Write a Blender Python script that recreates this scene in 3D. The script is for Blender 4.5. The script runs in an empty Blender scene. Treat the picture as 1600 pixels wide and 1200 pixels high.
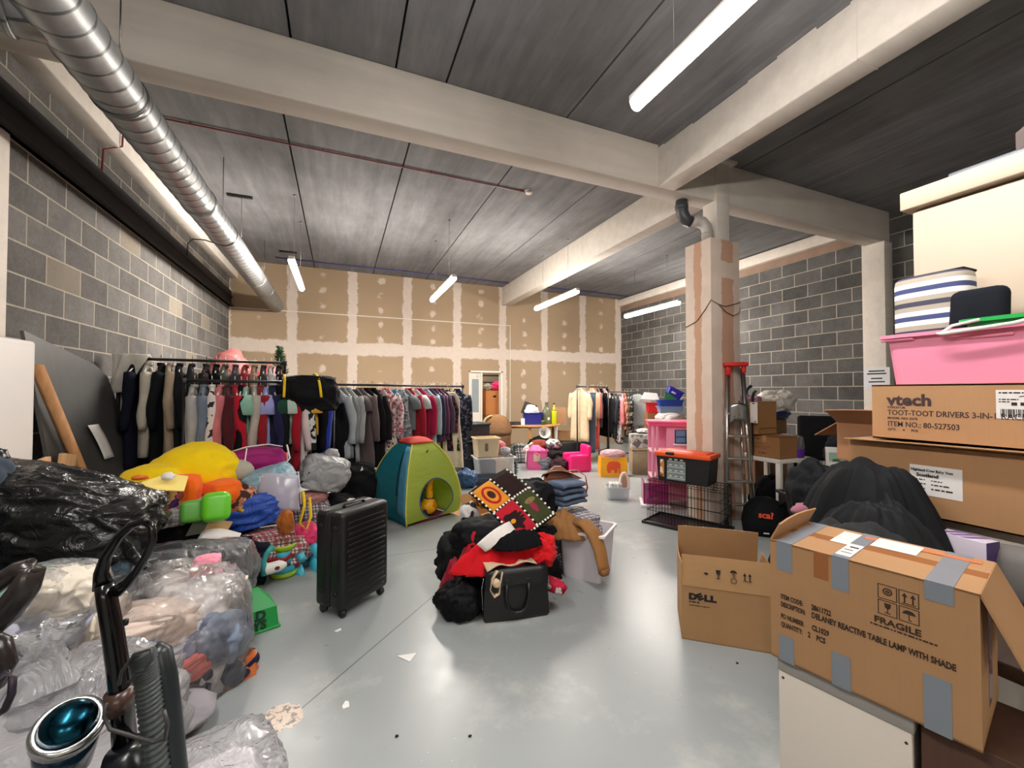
import bpy, bmesh, math, random
import numpy as np
from mathutils import Vector, Matrix, Euler

SC = bpy.context.scene
COL = SC.collection
PI = math.pi

# ---------------------------------------------------------------- camera, world, exposure
CAM_H, FPX, YAW, PITCH = 1.46, 646.0, math.radians(22.6), math.radians(1.1)
cam_data = bpy.data.cameras.new('camera')
cam_data.sensor_fit = 'HORIZONTAL'
cam_data.sensor_width = 36.0
cam_data.lens = 36.0 * FPX / 1600.0
cam_data.clip_start = 0.02
cam = bpy.data.objects.new('camera', cam_data)
COL.objects.link(cam)
cam.location = (0, 0, CAM_H)
cam.rotation_euler = (PI / 2 + PITCH, 0, -YAW)
SC.camera = cam

world = bpy.data.worlds.new('world')
SC.world = world
world.use_nodes = True
world.node_tree.nodes['Background'].inputs[0].default_value = (1, .95, .9, 1)
world.node_tree.nodes['Background'].inputs[1].default_value = 0.02
SC.view_settings.view_transform = 'Standard'
SC.view_settings.look = 'None'
SC.view_settings.gamma = 1
SC.view_settings.use_curve_mapping = False
SC.view_settings.exposure = 0.0
LAMP = 165.0          # radiance of the lit tube diffusers
try:
    SC.cycles.transparent_max_bounces = 24
    SC.cycles.max_bounces = 10
    SC.cycles.diffuse_bounces = 5
except Exception:
    pass

_d = Vector((math.sin(YAW) * math.cos(PITCH), math.cos(YAW) * math.cos(PITCH), math.sin(PITCH)))
_r = Vector((math.cos(YAW), -math.sin(YAW), 0))
_u = _r.cross(_d)


def at(px, py, depth):
    """point of the place seen at a pixel of the 1600x1200 photograph, at a distance along the view axis"""
    return Vector((0, 0, CAM_H)) + ((px - 800) / FPX * _r - (py - 600) / FPX * _u + _d) * depth


# ---------------------------------------------------------------- vector noise in numpy
_rng = np.random.RandomState(7)
_perm = np.concatenate([_rng.permutation(256)] * 3)
_gr = _rng.normal(size=(256, 3))
_gr /= np.linalg.norm(_gr, axis=1)[:, None]


def perlin(p):
    p = np.asarray(p, float)
    i = np.floor(p).astype(int)
    f = p - i
    w = f * f * f * (f * (f * 6 - 15) + 10)
    i &= 255
    out = 0
    for dx in (0, 1):
        for dy in (0, 1):
            for dz in (0, 1):
                h = _perm[_perm[_perm[(i[:, 0] + dx) & 255] + ((i[:, 1] + dy) & 255)] + ((i[:, 2] + dz) & 255)]
                g = _gr[h & 255]
                dv = f - np.array([dx, dy, dz])
                ww = (w[:, 0] if dx else 1 - w[:, 0]) * (w[:, 1] if dy else 1 - w[:, 1]) * (w[:, 2] if dz else 1 - w[:, 2])
                out = out + ww * (g * dv).sum(1)
    return out * 1.5


# ---------------------------------------------------------------- node helper
class NT:
    def __init__(s, name):
        s.m = bpy.data.materials.new(name)
        s.m.use_nodes = True
        s.t = s.m.node_tree
        s.t.nodes.clear()
        s.out = s.t.nodes.new('ShaderNodeOutputMaterial')

    def n(s, typ, **kw):
        nd = s.t.nodes.new('ShaderNode' + typ)
        for k, v in kw.items():
            setattr(nd, k, v)
        return nd

    def set(s, sock, v):
        if isinstance(v, bpy.types.NodeSocket):
            s.t.links.new(v, sock)
        elif isinstance(v, (tuple, list)) and len(v) == 3 and sock.type == 'RGBA':
            sock.default_value = (*v, 1)
        else:
            sock.default_value = v

    def coord(s, kind='Object'):
        return s.n('TexCoord').outputs[kind]

    def map(s, vec, scale=(1, 1, 1), rot=(0, 0, 0), loc=(0, 0, 0)):
        nd = s.n('Mapping')
        s.set(nd.inputs[0], vec)
        nd.inputs[1].default_value = loc
        nd.inputs[2].default_value = rot
        nd.inputs[3].default_value = scale
        return nd.outputs[0]

    def noise(s, vec, scale=5, detail=3, rough=.5, dist=0):
        nd = s.n('TexNoise')
        s.set(nd.inputs['Vector'], vec)
        nd.inputs['Scale'].default_value = scale
        nd.inputs['Detail'].default_value = detail
        nd.inputs['Roughness'].default_value = rough
        nd.inputs['Distortion'].default_value = dist
        return nd.outputs[0]

    def vor(s, vec, scale=5, feature='F1', out=0):
        nd = s.n('TexVoronoi', feature=feature)
        s.set(nd.inputs['Vector'], vec)
        nd.inputs['Scale'].default_value = scale
        return nd.outputs[out]

    def math(s, op, a, b=0.0, c=0.0, clamp=False):
        nd = s.n('Math', operation=op, use_clamp=clamp)
        s.set(nd.inputs[0], a)
        s.set(nd.inputs[1], b)
        s.set(nd.inputs[2], c)
        return nd.outputs[0]

    def sep(s, vec):
        nd = s.n('SeparateXYZ')
        s.set(nd.inputs[0], vec)
        return nd.outputs

    def comb(s, x=0.0, y=0.0, z=0.0):
        nd = s.n('CombineXYZ')
        for i, v in enumerate((x, y, z)):
            s.set(nd.inputs[i], v)
        return nd.outputs[0]

    def mix(s, f, a, b, mode='MIX'):
        nd = s.n('Mix', data_type='RGBA', blend_type=mode, clamp_factor=True)
        s.set(nd.inputs[0], f)
        s.set(nd.inputs[6], a)
        s.set(nd.inputs[7], b)
        return nd.outputs[2]

    def step(s, v, a, b):
        nd = s.n('MapRange', clamp=True, interpolation_type='SMOOTHSTEP')
        s.set(nd.inputs[0], v)
        s.set(nd.inputs[1], a)
        s.set(nd.inputs[2], b)
        return nd.outputs[0]

    def bump(s, h, strength=.3, dist=.01):
        nd = s.n('Bump')
        nd.inputs['Strength'].default_value = strength
        nd.inputs['Distance'].default_value = dist
        s.set(nd.inputs['Height'], h)
        return nd.outputs[0]

    def bsdf(s, col, rough=.6, metal=0, normal=None, spec=.5, **kw):
        nd = s.n('BsdfPrincipled')
        s.set(nd.inputs['Base Color'], col)
        s.set(nd.inputs['Roughness'], rough)
        s.set(nd.inputs['Metallic'], metal)
        s.set(nd.inputs['Specular IOR Level'], spec)
        for k, v in kw.items():
            s.set(nd.inputs[k.replace('_', ' ')], v)
        if normal is not None:
            s.set(nd.inputs['Normal'], normal)
        return nd.outputs[0]

    def end(s, sh):
        s.t.links.new(sh, s.out.inputs[0])
        return s.m


def srgb(r, g, b):
    f = lambda c: (c / 255 / 12.92) if c <= 10 else ((c / 255 + .055) / 1.055) ** 2.4
    return (f(r), f(g), f(b))


_cache = {}


def cached(fn):
    def w(*a, **k):
        key = (fn.__name__, a, tuple(sorted(k.items())))
        if key not in _cache:
            _cache[key] = fn(*a, **k)
        return _cache[key]
    return w


@cached
def fabric(r, g, b, rough=.9, var=.25, scale=9, weave=260):
    t = NT('fabric')
    o = t.coord()
    c = srgb(r, g, b)
    nz = t.noise(o, scale, 3)
    f = t.math('MULTIPLY_ADD', nz, var * 2, 1 - var)
    col = t.mix(1.0, c, t.comb(f, f, f), 'MULTIPLY')
    h = t.math('ADD', t.math('MULTIPLY', t.noise(o, weave, 1), .15), t.noise(o, 22, 4))
    lum = max(c)
    return t.end(t.bsdf(col, rough, 0, t.bump(h, .35, .006), .12 if lum < .03 else .25, Sheen_Weight=0.0 if lum < .05 else .1, Sheen_Roughness=.5))


@cached
def plastic(r, g, b, rough=.4, var=.06, spec=.5):
    t = NT('plastic')
    o = t.coord()
    f = t.math('MULTIPLY_ADD', t.noise(o, 6, 4), var * 2, 1 - var)
    col = t.mix(1.0, srgb(r, g, b), t.comb(f, f, f), 'MULTIPLY')
    rr = t.math('MULTIPLY_ADD', t.noise(o, 14, 4), .15, rough - .07)
    return t.end(t.bsdf(col, rr, 0, None, spec))


@cached
def leather(r, g, b, rough=.42):
    t = NT('leather')
    o = t.coord()
    h = t.vor(o, 190)
    f = t.math('MULTIPLY_ADD', t.noise(o, 7, 4), .5, .75)
    col = t.mix(1.0, srgb(r, g, b), t.comb(f, f, f), 'MULTIPLY')
    return t.end(t.bsdf(col, rough, 0, t.bump(h, .25, .003), .5))


@cached
def metal(r, g, b, rough=.35, var=.1):
    t = NT('metal')
    o = t.coord()
    f = t.math('MULTIPLY_ADD', t.noise(o, 9, 5), var * 2, 1 - var)
    col = t.mix(1.0, srgb(r, g, b), t.comb(f, f, f), 'MULTIPLY')
    return t.end(t.bsdf(col, t.math('MULTIPLY_ADD', t.noise(o, 30, 4), .2, rough - .1), 1.0))


@cached
def painted(r, g, b, rough=.55, var=.05):
    t = NT('paint')
    o = t.coord()
    f = t.math('MULTIPLY_ADD', t.noise(o, 3, 5), var * 2, 1 - var)
    col = t.mix(1.0, srgb(r, g, b), t.comb(f, f, f), 'MULTIPLY')
    return t.end(t.bsdf(col, rough, 0, t.bump(t.noise(o, 90, 3), .06, .004), .4))


@cached
def cardboard(r=186, g=140, b=90):
    t = NT('cardboard')
    o = t.coord()
    big = t.noise(o, 3.5, 5, .6)
    flute = t.noise(t.map(o, (160, 160, 3)), 1, 1)
    fib = t.noise(o, 120, 3)
    v = t.math('ADD', t.math('MULTIPLY_ADD', big, .3, .8), t.math('MULTIPLY', t.math('ADD', flute, fib), .06))
    col = t.mix(1.0, srgb(r, g, b), t.comb(v, v, v), 'MULTIPLY')
    h = t.math('ADD', t.math('MULTIPLY', flute, .5), big)
    return t.end(t.bsdf(col, .78, 0, t.bump(h, .25, .004), .3))


@cached
def wood(r, g, b, rough=.5, ax=0):
    t = NT('wood')
    o = t.coord()
    sc = [28, 28, 28]
    sc[ax] = 1.6
    g1 = t.noise(t.map(o, tuple(sc)), 1, 4, .6, .4)
    f = t.math('MULTIPLY_ADD', g1, .9, .55)
    col = t.mix(1.0, srgb(r, g, b), t.comb(f, f, f), 'MULTIPLY')
    return t.end(t.bsdf(col, rough, 0, t.bump(g1, .15, .004), .4))


@cached
def check(base, c1, c2, size=.08, rough=.6):
    """woven tartan"""
    t = NT('tartan')
    x, y, z = t.sep(t.coord())
    u = t.math('ADD', x, t.math('MULTIPLY', y, .6))
    v = t.math('ADD', z, t.math('MULTIPLY', y, .55))
    def band(a, off, w):
        return t.math('LESS_THAN', t.math('PINGPONG', t.math('ADD', a, off), size / 2), w)
    col = t.mix(t.math('MULTIPLY', band(u, 0, size * .2), .75), srgb(*base), srgb(*c1))
    col = t.mix(t.math('MULTIPLY', band(v, 0, size * .2), .7), col, srgb(*c1))
    col = t.mix(t.math('MULTIPLY', band(u, size * .5, size * .06), .85), col, srgb(*c2))
    col = t.mix(t.math('MULTIPLY', band(v, size * .5, size * .06), .85), col, srgb(*c2))
    return t.end(t.bsdf(col, rough, 0, t.bump(t.noise(t.coord(), 30, 4), .4, .006), .4))


@cached
def mottled(c1, c2, c3, scale=18, rough=.85):
    """printed or patterned cloth of three colours"""
    t = NT('print')
    o = t.coord()
    d = t.noise(o, scale * .4, 2)
    v = t.vor(t.map(o, (scale, scale, scale)), 1, 'F1', 1)
    x, y, z = t.sep(v)
    col = t.mix(t.math('GREATER_THAN', x, .55), srgb(*c1), srgb(*c2))
    col = t.mix(t.math('GREATER_THAN', y, .72), col, srgb(*c3))
    return t.end(t.bsdf(col, rough, 0, t.bump(t.math('ADD', d, t.noise(o, 26, 4)), .35, .006), .3))


@cached
def striped(cols, axis=2, period=.1, rough=.8):
    t = NT('stripes')
    c = t.sep(t.coord())[axis]
    ph = t.math('FRACT', t.math('DIVIDE', t.math('ADD', c, 10), period))
    nd = t.n('ValToRGB')
    nd.color_ramp.interpolation = 'CONSTANT'
    e = nd.color_ramp.elements
    while len(e) < len(cols):
        e.new(.5)
    for i, cc in enumerate(cols):
        e[i].position = i / len(cols)
        e[i].color = (*srgb(*cc), 1)
    t.set(nd.inputs[0], ph)
    return t.end(t.bsdf(nd.outputs[0], rough, 0, t.bump(t.noise(t.coord(), 60, 3), .2, .004), .3))


@cached
def film(tint=(235, 235, 238), haze=.16, gloss=1.0, crease=7, amount=.35):
    """thin polythene: mostly clear, milky where it is creased, glossy at grazing angles"""
    t = NT('polythene')
    o = t.coord()
    w = t.noise(o, 2.5, 2)
    vec = t.n('VectorMath', operation='ADD')
    t.set(vec.inputs[0], t.map(o, (1, 1, .45)))
    t.set(vec.inputs[1], t.comb(w, w, w))
    rid = t.noise(vec.outputs[0], crease, 4, .55)
    rid = t.math('SUBTRACT', 1.0, t.math('MULTIPLY', t.math('ABSOLUTE', t.math('SUBTRACT', rid, .5)), 9), clamp=True)
    big = t.noise(o, 4, 2)
    h = t.math('ADD', t.math('MULTIPLY', rid, .5), big)
    nor = t.bump(h, .6, .025)
    tr = t.n('BsdfTransparent')
    tr.inputs[0].default_value = (.98, .98, .98, 1)
    di = t.n('BsdfDiffuse')
    t.set(di.inputs[0], srgb(*tint))
    t.set(di.inputs[2], nor)
    tl = t.n('BsdfTranslucent')
    t.set(tl.inputs[0], srgb(*tint))
    ds = t.n('MixShader')
    ds.inputs[0].default_value = .45
    t.t.links.new(di.outputs[0], ds.inputs[1])
    t.t.links.new(tl.outputs[0], ds.inputs[2])
    lw = t.n('LayerWeight')
    lw.inputs[0].default_value = .25
    t.set(lw.inputs[1], nor)
    f = t.math('ADD', t.math('MULTIPLY_ADD', rid, amount * .35, haze), t.math('MULTIPLY', lw.outputs[1], .3), clamp=True)
    m1 = t.n('MixShader')
    t.set(m1.inputs[0], f)
    t.t.links.new(tr.outputs[0], m1.inputs[1])
    t.t.links.new(ds.outputs[0], m1.inputs[2])
    gl = t.n('BsdfGlossy')
    gl.inputs[0].default_value = (1, 1, 1, 1)
    gl.inputs[1].default_value = .2
    t.set(gl.inputs['Normal'], nor)
    fr = t.n('Fresnel')
    fr.inputs[0].default_value = 1.45
    t.set(fr.inputs[1], nor)
    m2 = t.n('MixShader')
    t.set(m2.inputs[0], t.math('MULTIPLY', fr.outputs[0], gloss, clamp=True))
    t.t.links.new(m1.outputs[0], m2.inputs[1])
    t.t.links.new(gl.outputs[0], m2.inputs[2])
    return t.end(m2.outputs[0])


@cached
def clear_plastic(r=225, g=228, b=230, alpha=.35, rough=.25):
    t = NT('clear plastic')
    tr = t.n('BsdfTransparent')
    tr.inputs[0].default_value = (.97, .97, .97, 1)
    p = t.bsdf(srgb(r, g, b), rough, 0, None, .5)
    m = t.n('MixShader')
    lw = t.n('LayerWeight')
    lw.inputs[0].default_value = .35
    t.set(m.inputs[0], t.math('MULTIPLY_ADD', lw.outputs[1], .4, alpha, clamp=True))
    t.t.links.new(tr.outputs[0], m.inputs[1])
    t.t.links.new(p, m.inputs[2])
    return t.end(m.outputs[0])


@cached
def glass(r, g, b):
    t = NT('bottle glass')
    return t.end(t.bsdf(srgb(r, g, b), .08, 0, None, .5, Transmission_Weight=.85, IOR=1.45))


@cached
def glow(r, g, b, strength):
    t = NT('lit diffuser')
    e = t.n('Emission')
    e.inputs[0].default_value = (r, g, b, 1)
    e.inputs[1].default_value = strength
    return t.end(e.outputs[0])


@cached
def bag_poly(r, g, b, rough=.28):
    """opaque polythene with stretched creases"""
    t = NT('polythene sheet')
    o = t.coord()
    w = t.noise(o, 3, 2)
    vec = t.n('VectorMath', operation='ADD')
    t.set(vec.inputs[0], t.map(o, (1, .5, 1)))
    t.set(vec.inputs[1], t.comb(w, w, w))
    rid = t.math('ABSOLUTE', t.math('SUBTRACT', t.noise(vec.outputs[0], 9, 4), .5))
    return t.end(t.bsdf(srgb(r, g, b), rough, 0, t.bump(rid, .7, .035), .5))


# ---------------------------------------------------------------- mesh builder
def rotm(rx=0, ry=0, rz=0):
    return Euler((rx, ry, rz)).to_matrix()


class MB:
    def __init__(s):
        s.v = []
        s.f = []
        s.mi = []
        s.sm = []
        s.k = 0          # current material slot
        s.smooth = False

    def add(s, verts, faces, smooth=None):
        b = len(s.v)
        s.v.extend([tuple(v) for v in verts])
        sm = s.smooth if smooth is None else smooth
        for fc in faces:
            s.f.append(tuple(i + b for i in fc))
            s.mi.append(s.k)
            s.sm.append(sm)
        return s

    def box(s, c, size, rot=None, bev=0.0, seg=2):
        bm = bmesh.new()
        bmesh.ops.create_cube(bm, size=1)
        for v in bm.verts:
            v.co = Vector((v.co.x * size[0], v.co.y * size[1], v.co.z * size[2]))
        if bev > 0:
            bmesh.ops.bevel(bm, geom=bm.edges[:], offset=min(bev, min(size) * .49), segments=seg, profile=.5, affect='EDGES')
        R = rot if rot is not None else Matrix.Identity(3)
        cv = Vector(c)
        bm.verts.index_update()
        s.add([R @ v.co + cv for v in bm.verts], [[v.index for v in f.verts] for f in bm.faces], bev > 0)
        bm.free()
        return s

    def bb(s, x0, x1, y0, y1, z0, z1, bev=0.0):
        return s.box(((x0 + x1) / 2, (y0 + y1) / 2, (z0 + z1) / 2), (abs(x1 - x0), abs(y1 - y0), abs(z1 - z0)), None, bev)

    def tube(s, pts, r, seg=8, closed=False, caps=True, flat=None):
        """swept circle; r number or list; flat=(a,b) scales the section"""
        P = [Vector(p) for p in pts]
        n = len(P)
        rs = r if isinstance(r, (list, tuple)) else [r] * n
        up = None
        rings = []
        for i in range(n):
            if closed:
                t = P[(i + 1) % n] - P[i - 1]
            else:
                t = P[min(i + 1, n - 1)] - P[max(i - 1, 0)]
            t.normalize()
            if up is None:
                up = Vector((0, 0, 1)) if abs(t.z) < .9 else Vector((1, 0, 0))
            a = t.cross(up)
            if a.length < 1e-5:
                a = t.orthogonal()
            a.normalize()
            b = a.cross(t).normalized()
            up = b
            fa, fb = flat if flat else (1, 1)
            rings.append([P[i] + (a * math.cos(2 * PI * k / seg) * fa + b * math.sin(2 * PI * k / seg) * fb) * rs[i] for k in range(seg)])
        vs = [v for rg in rings for v in rg]
        fs = []
        m = n if closed else n - 1
        for i in range(m):
            j = (i + 1) % n
            for k in range(seg):
                l = (k + 1) % seg
                fs.append((i * seg + k, i * seg + l, j * seg + l, j * seg + k))
        if caps and not closed:
            fs.append(tuple(range(seg - 1, -1, -1)))
            fs.append(tuple((n - 1) * seg + k for k in range(seg)))
        s.add(vs, fs, True)
        return s

    def cyl(s, p0, p1, r, seg=16, r2=None):
        return s.tube([p0, p1], [r, r if r2 is None else r2], seg)

    def lathe(s, prof, c=(0, 0, 0), seg=24, sx=1, sy=1, rot=None, smooth=True):
        c = Vector(c)
        R = rot if rot is not None else Matrix.Identity(3)
        vs = []
        for r, z in prof:
            for k in range(seg):
                a = 2 * PI * k / seg
                vs.append(R @ Vector((r * math.cos(a) * sx, r * math.sin(a) * sy, z)) + c)
        fs = []
        for i in range(len(prof) - 1):
            for k in range(seg):
                l = (k + 1) % seg
                fs.append((i * seg + k, i * seg + l, (i + 1) * seg + l, (i + 1) * seg + k))
        if prof[0][0] > 1e-4:
            fs.append(tuple(range(seg - 1, -1, -1)))
        if prof[-1][0] > 1e-4:
            fs.append(tuple((len(prof) - 1) * seg + k for k in range(seg)))
        return s.add(vs, fs, smooth)

    def loft(s, rings, smooth=True, caps=True):
        n = len(rings[0])
        vs = [v for r in rings for v in r]
        fs = []
        for i in range(len(rings) - 1):
            for k in range(n):
                l = (k + 1) % n
                fs.append((i * n + k, i * n + l, (i + 1) * n + l, (i + 1) * n + k))
        if caps:
            fs.append(tuple(range(n - 1, -1, -1)))
            fs.append(tuple((len(rings) - 1) * n + k for k in range(n)))
        return s.add(vs, fs, smooth)

    def prism(s, poly, z0, z1, rot=None, c=(0, 0, 0), smooth=False):
        R = rot if rot is not None else Matrix.Identity(3)
        c = Vector(c)
        n = len(poly)
        vs = [R @ Vector((x, y, z0)) + c for x, y in poly] + [R @ Vector((x, y, z1)) + c for x, y in poly]
        fs = [tuple(range(n - 1, -1, -1)), tuple(range(n, 2 * n))]
        for k in range(n):
            l = (k + 1) % n
            fs.append((k, l, n + l, n + k))
        return s.add(vs, fs, smooth)

    def sheet(s, fn, nu, nv, th=.004, smooth=True):
        """thin solid sheet from fn(u, v), u and v in 0..1"""
        P = [[Vector(fn(i / nu, j / nv)) for j in range(nv + 1)] for i in range(nu + 1)]
        N = []
        for i in range(nu + 1):
            for j in range(nv + 1):
                du = P[min(i + 1, nu)][j] - P[max(i - 1, 0)][j]
                dv = P[i][min(j + 1, nv)] - P[i][max(j - 1, 0)]
                n = du.cross(dv)
                N.append(n.normalized() if n.length > 1e-9 else Vector((0, 0, 1)))
        A = [p for row in P for p in row]
        w = nv + 1
        tot = len(A)
        vs = [a + n * th / 2 for a, n in zip(A, N)] + [a - n * th / 2 for a, n in zip(A, N)]
        fs = []
        for i in range(nu):
            for j in range(nv):
                q = (i * w + j, (i + 1) * w + j, (i + 1) * w + j + 1, i * w + j + 1)
                fs.append(q)
                fs.append(tuple(x + tot for x in reversed(q)))
        rim = [i * w for i in range(nu + 1)] + [nu * w + j for j in range(1, w)] + [i * w + nv for i in range(nu - 1, -1, -1)] + [j for j in range(nv - 1, 0, -1)]
        for k in range(len(rim)):
            a, b = rim[k], rim[(k + 1) % len(rim)]
            fs.append((a, a + tot, b + tot, b))
        return s.add(vs, fs, smooth)

    def ribbon(s, pts, w, th=.004, side=(0, 0, 1)):
        P = [Vector(p) for p in pts]
        sd = Vector(side).normalized()
        rings = []
        for i in range(len(P)):
            t = (P[min(i + 1, len(P) - 1)] - P[max(i - 1, 0)]).normalized()
            a = (sd - t * sd.dot(t)).normalized() * w / 2
            b = t.cross(a).normalized() * th / 2
            rings.append([P[i] + a + b, P[i] - a + b, P[i] - a - b, P[i] + a - b])
        return s.loft(rings)

    def blob(s, c, size, seed=0, sub=4, lump=.22, amp=.12, freq=3.0, aniso=(1, 1, 1), box=1.0, flat=.8, rot=0, fine=.35, tilt=(0, 0), poly=False):
        """folded heap of cloth or a stuffed bag; c = centre of its base, flat = how far down the underside reaches"""
        p, fs = ico(sub)
        rs = np.random.RandomState(seed * 13 + 5)
        off = rs.uniform(0, 60, 3)
        d = p.copy()
        if box != 1.0:
            d = np.sign(p) * np.abs(p) ** box
            d /= np.maximum(np.abs(d).max(1), 1e-6)[:, None] * .5 + np.linalg.norm(d, axis=1)[:, None] * .5
        low = perlin(p * 1.3 + off)
        A = np.array(Euler(tuple(rs.uniform(-3, 3, 3))).to_matrix())
        wp = np.stack([perlin(p * 1.7 + off + 9), perlin(p * 1.7 + off + 21), perlin(p * 1.7 + off + 33)], 1)
        if poly:
            q = (p @ A.T) * np.array(aniso) * freq + wp * 1.1 + off
            rid = 1 - np.abs(perlin(q)) * 2.2
            rid2 = 1 - np.abs(perlin(q * 2.3 + 17)) * 2.2
            rad = 1 + lump * low + amp * (rid - .5) + amp * fine * (rid2 - .5)
        else:
            # cloth: long soft folds in two crossing directions and a few sharp creases
            el = np.array((1.7, .42, .6)) if aniso == (1, 1, 1) else np.array(aniso) * np.array((1.5, .8, 1.0))
            q1 = (p @ A.T) * el * freq + wp * .8 + off
            B = np.array(Euler(tuple(rs.uniform(-3, 3, 3))).to_matrix())
            q2 = (p @ B.T) * np.array((1.8, .35, .7)) * freq * 1.5 + wp * 1.2 + off + 40
            f1 = perlin(q1)
            cr = np.clip(1 - np.abs(perlin(q2)) * 3.2, 0, 1) ** 1.5
            am = min(amp, .12)
            rad = 1 + lump * low + am * 1.4 * f1 - am * .5 * cr + am * fine * .45 * perlin(q1 * 2.7 + 11)
        d = d * rad[:, None]
        z = d[:, 2]
        d[:, 2] = np.where(z < -flat, -flat + (z + flat) * .04, z)
        d = d * (np.array(size) / 2)
        d[:, 2] -= d[:, 2].min()
        R = np.array(rotm(tilt[0], tilt[1], rot))
        d = d @ R.T
        if tilt != (0, 0):
            d[:, 2] -= d[:, 2].min()
        d += np.array(c)
        return s.add(d.tolist(), fs, True)

    def drape(s, c, size, seed=0, nr=22, na=96, power=2.2, wave=.16, irr=.16, th=.008, rot=0, folds=9, tilt=(0, 0)):
        """a garment dropped over a mound: closed round sheet with hanging folds and an uneven hem"""
        rs = np.random.RandomState(seed * 17 + 3)
        off = rs.uniform(0, 50, 3)
        th_ = np.linspace(0, 2 * PI, na, endpoint=False)
        cs, sn = np.cos(th_), np.sin(th_)
        edge = 1 + irr * perlin(np.stack([cs * 1.6 + off[0], sn * 1.6 + off[1], 0 * cs + off[2]], 1)) + irr * .5 * perlin(np.stack([cs * 4 + off[0], sn * 4 + off[2], 0 * cs], 1))
        ph = perlin(np.stack([cs * 2 + off[2], sn * 2 + off[0], 0 * cs + 5], 1)) * 3
        top, bot = [], []
        for i in range(nr + 1):
            r = (i / nr)
            R = r * edge
            f = (np.sin(folds * th_ + ph * 3) * .6 + np.sin(folds * 1.7 * th_ - ph * 4) * .4) * (.35 + 1.3 * np.abs(ph) / 2)
            x, y = R * cs, R * sn
            bumps = perlin(np.stack([x * 2.6 + off[0], y * 2.6 + off[1], 0 * x + 1], 1)) * .16 + (np.abs(perlin(np.stack([x * 3.2 + off[1], y * 1.3 + off[2], 0 * x + 7], 1))) - .2) * .24 + (np.abs(perlin(np.stack([x * 2.2 + y * 3 + off[2], y * 2 - x * 4 + off[0], 0 * x + 3], 1))) - .2) * .14
            z = np.maximum(1 - r ** power, 0) + bumps * (1 - r ** 4) * min(1, .2 / size[2]) + wave * r ** 2 * f * (1 - .55 * r)
            k = 1 + wave * .55 * f * r ** 3
            P = np.stack([x * k * size[0] / 2, y * k * size[1] / 2, np.maximum(z, .0) * size[2]], 1)
            top.append(P)
            bot.append(P - np.array((0, 0, th)) * (1 if r < .9 else .6) - np.stack([cs, sn, 0 * cs], 1) * th * r)
        M = np.array(rotm(tilt[0], tilt[1], rot))
        A = np.concatenate(top + bot) @ M.T
        A[:, 2] -= A[:, 2].min()
        A += np.array(c)
        n = (nr + 1) * na
        fs = []
        for i in range(nr):
            for k in range(na):
                l = (k + 1) % na
                fs.append((i * na + k, (i + 1) * na + k, (i + 1) * na + l, i * na + l))
                fs.append((n + i * na + k, n + i * na + l, n + (i + 1) * na + l, n + (i + 1) * na + k))
        for k in range(na):
            l = (k + 1) % na
            fs.append((nr * na + k, n + nr * na + k, n + nr * na + l, nr * na + l))
        return s.add(A.tolist(), fs, True)

    def build(s, name, mats, parent=None, loc=(0, 0, 0), rotz=0, rot=None, label=None, bevel=0):
        me = bpy.data.meshes.new(name)
        me.from_pydata([tuple(v) for v in s.v], [], s.f)
        if not isinstance(mats, (list, tuple)):
            mats = [mats]
        for m in mats:
            me.materials.append(m)
        me.polygons.foreach_set('material_index', s.mi)
        me.polygons.foreach_set('use_smooth', s.sm)
        me.update()
        o = bpy.data.objects.new(name, me)
        COL.objects.link(o)
        o.location = loc
        o.rotation_euler = rot if rot else (0, 0, rotz)
        if parent:
            o.parent = parent
        if label:
            o['label'] = label
        return o


_ico = {}


def ico(sub):
    if sub not in _ico:
        bm = bmesh.new()
        bmesh.ops.create_icosphere(bm, subdivisions=sub, radius=1)
        bm.verts.index_update()
        _ico[sub] = (np.array([v.co[:] for v in bm.verts]), [tuple(v.index for v in f.verts) for f in bm.faces])
        bm.free()
    return _ico[sub]


# ---------------------------------------------------------------- tagging
def tag(o, label, cat, group=None, kind=None):
    o['label'] = label
    o['category'] = cat
    if group:
        o['group'] = group
    if kind:
        o['kind'] = kind
    return o


def thing(name, label, cat, loc=(0, 0, 0), rotz=0, group=None, rot=None):
    o = bpy.data.objects.new(name, None)
    o.empty_display_size = .05
    COL.objects.link(o)
    o.location = loc
    o.rotation_euler = rot if rot else (0, 0, rotz)
    return tag(o, label, cat, group)


def struct(o):
    o['kind'] = 'structure'
    return o


def lettering(text, size, mat, parent, loc, rot, sx=1.0, align='LEFT', th=.0006, name='printed_text', bold=0.0):
    """raised ink lettering turned into a mesh; baseline along local x, up along local y of rot"""
    cu = bpy.data.curves.new(name, 'FONT')
    cu.body = text
    cu.size = size
    cu.align_x = align
    cu.extrude = th
    cu.offset = bold
    cu.resolution_u = 2
    tmp = bpy.data.objects.new(name, cu)
    COL.objects.link(tmp)
    dg = bpy.context.evaluated_depsgraph_get()
    me = bpy.data.meshes.new_from_object(tmp.evaluated_get(dg))
    bpy.data.objects.remove(tmp)
    bpy.data.curves.remove(cu)
    me.materials.clear()
    me.materials.append(mat)
    o = bpy.data.objects.new(name, me)
    COL.objects.link(o)
    R = rot if isinstance(rot, Matrix) else rotm(*rot)
    o.matrix_local = Matrix.Translation(Vector(loc)) @ R.to_4x4() @ Matrix.Diagonal((sx, 1, 1, 1))
    if parent:
        o.parent = parent
    return o


def face_rot(xdir, ydir=(0, 0, 1)):
    """matrix whose columns are writing direction, up and outward normal"""
    x = Vector(xdir).normalized()
    y = Vector(ydir)
    y = (y - x * y.dot(x)).normalized()
    z = x.cross(y)
    return Matrix((x, y, z)).transposed()


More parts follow.
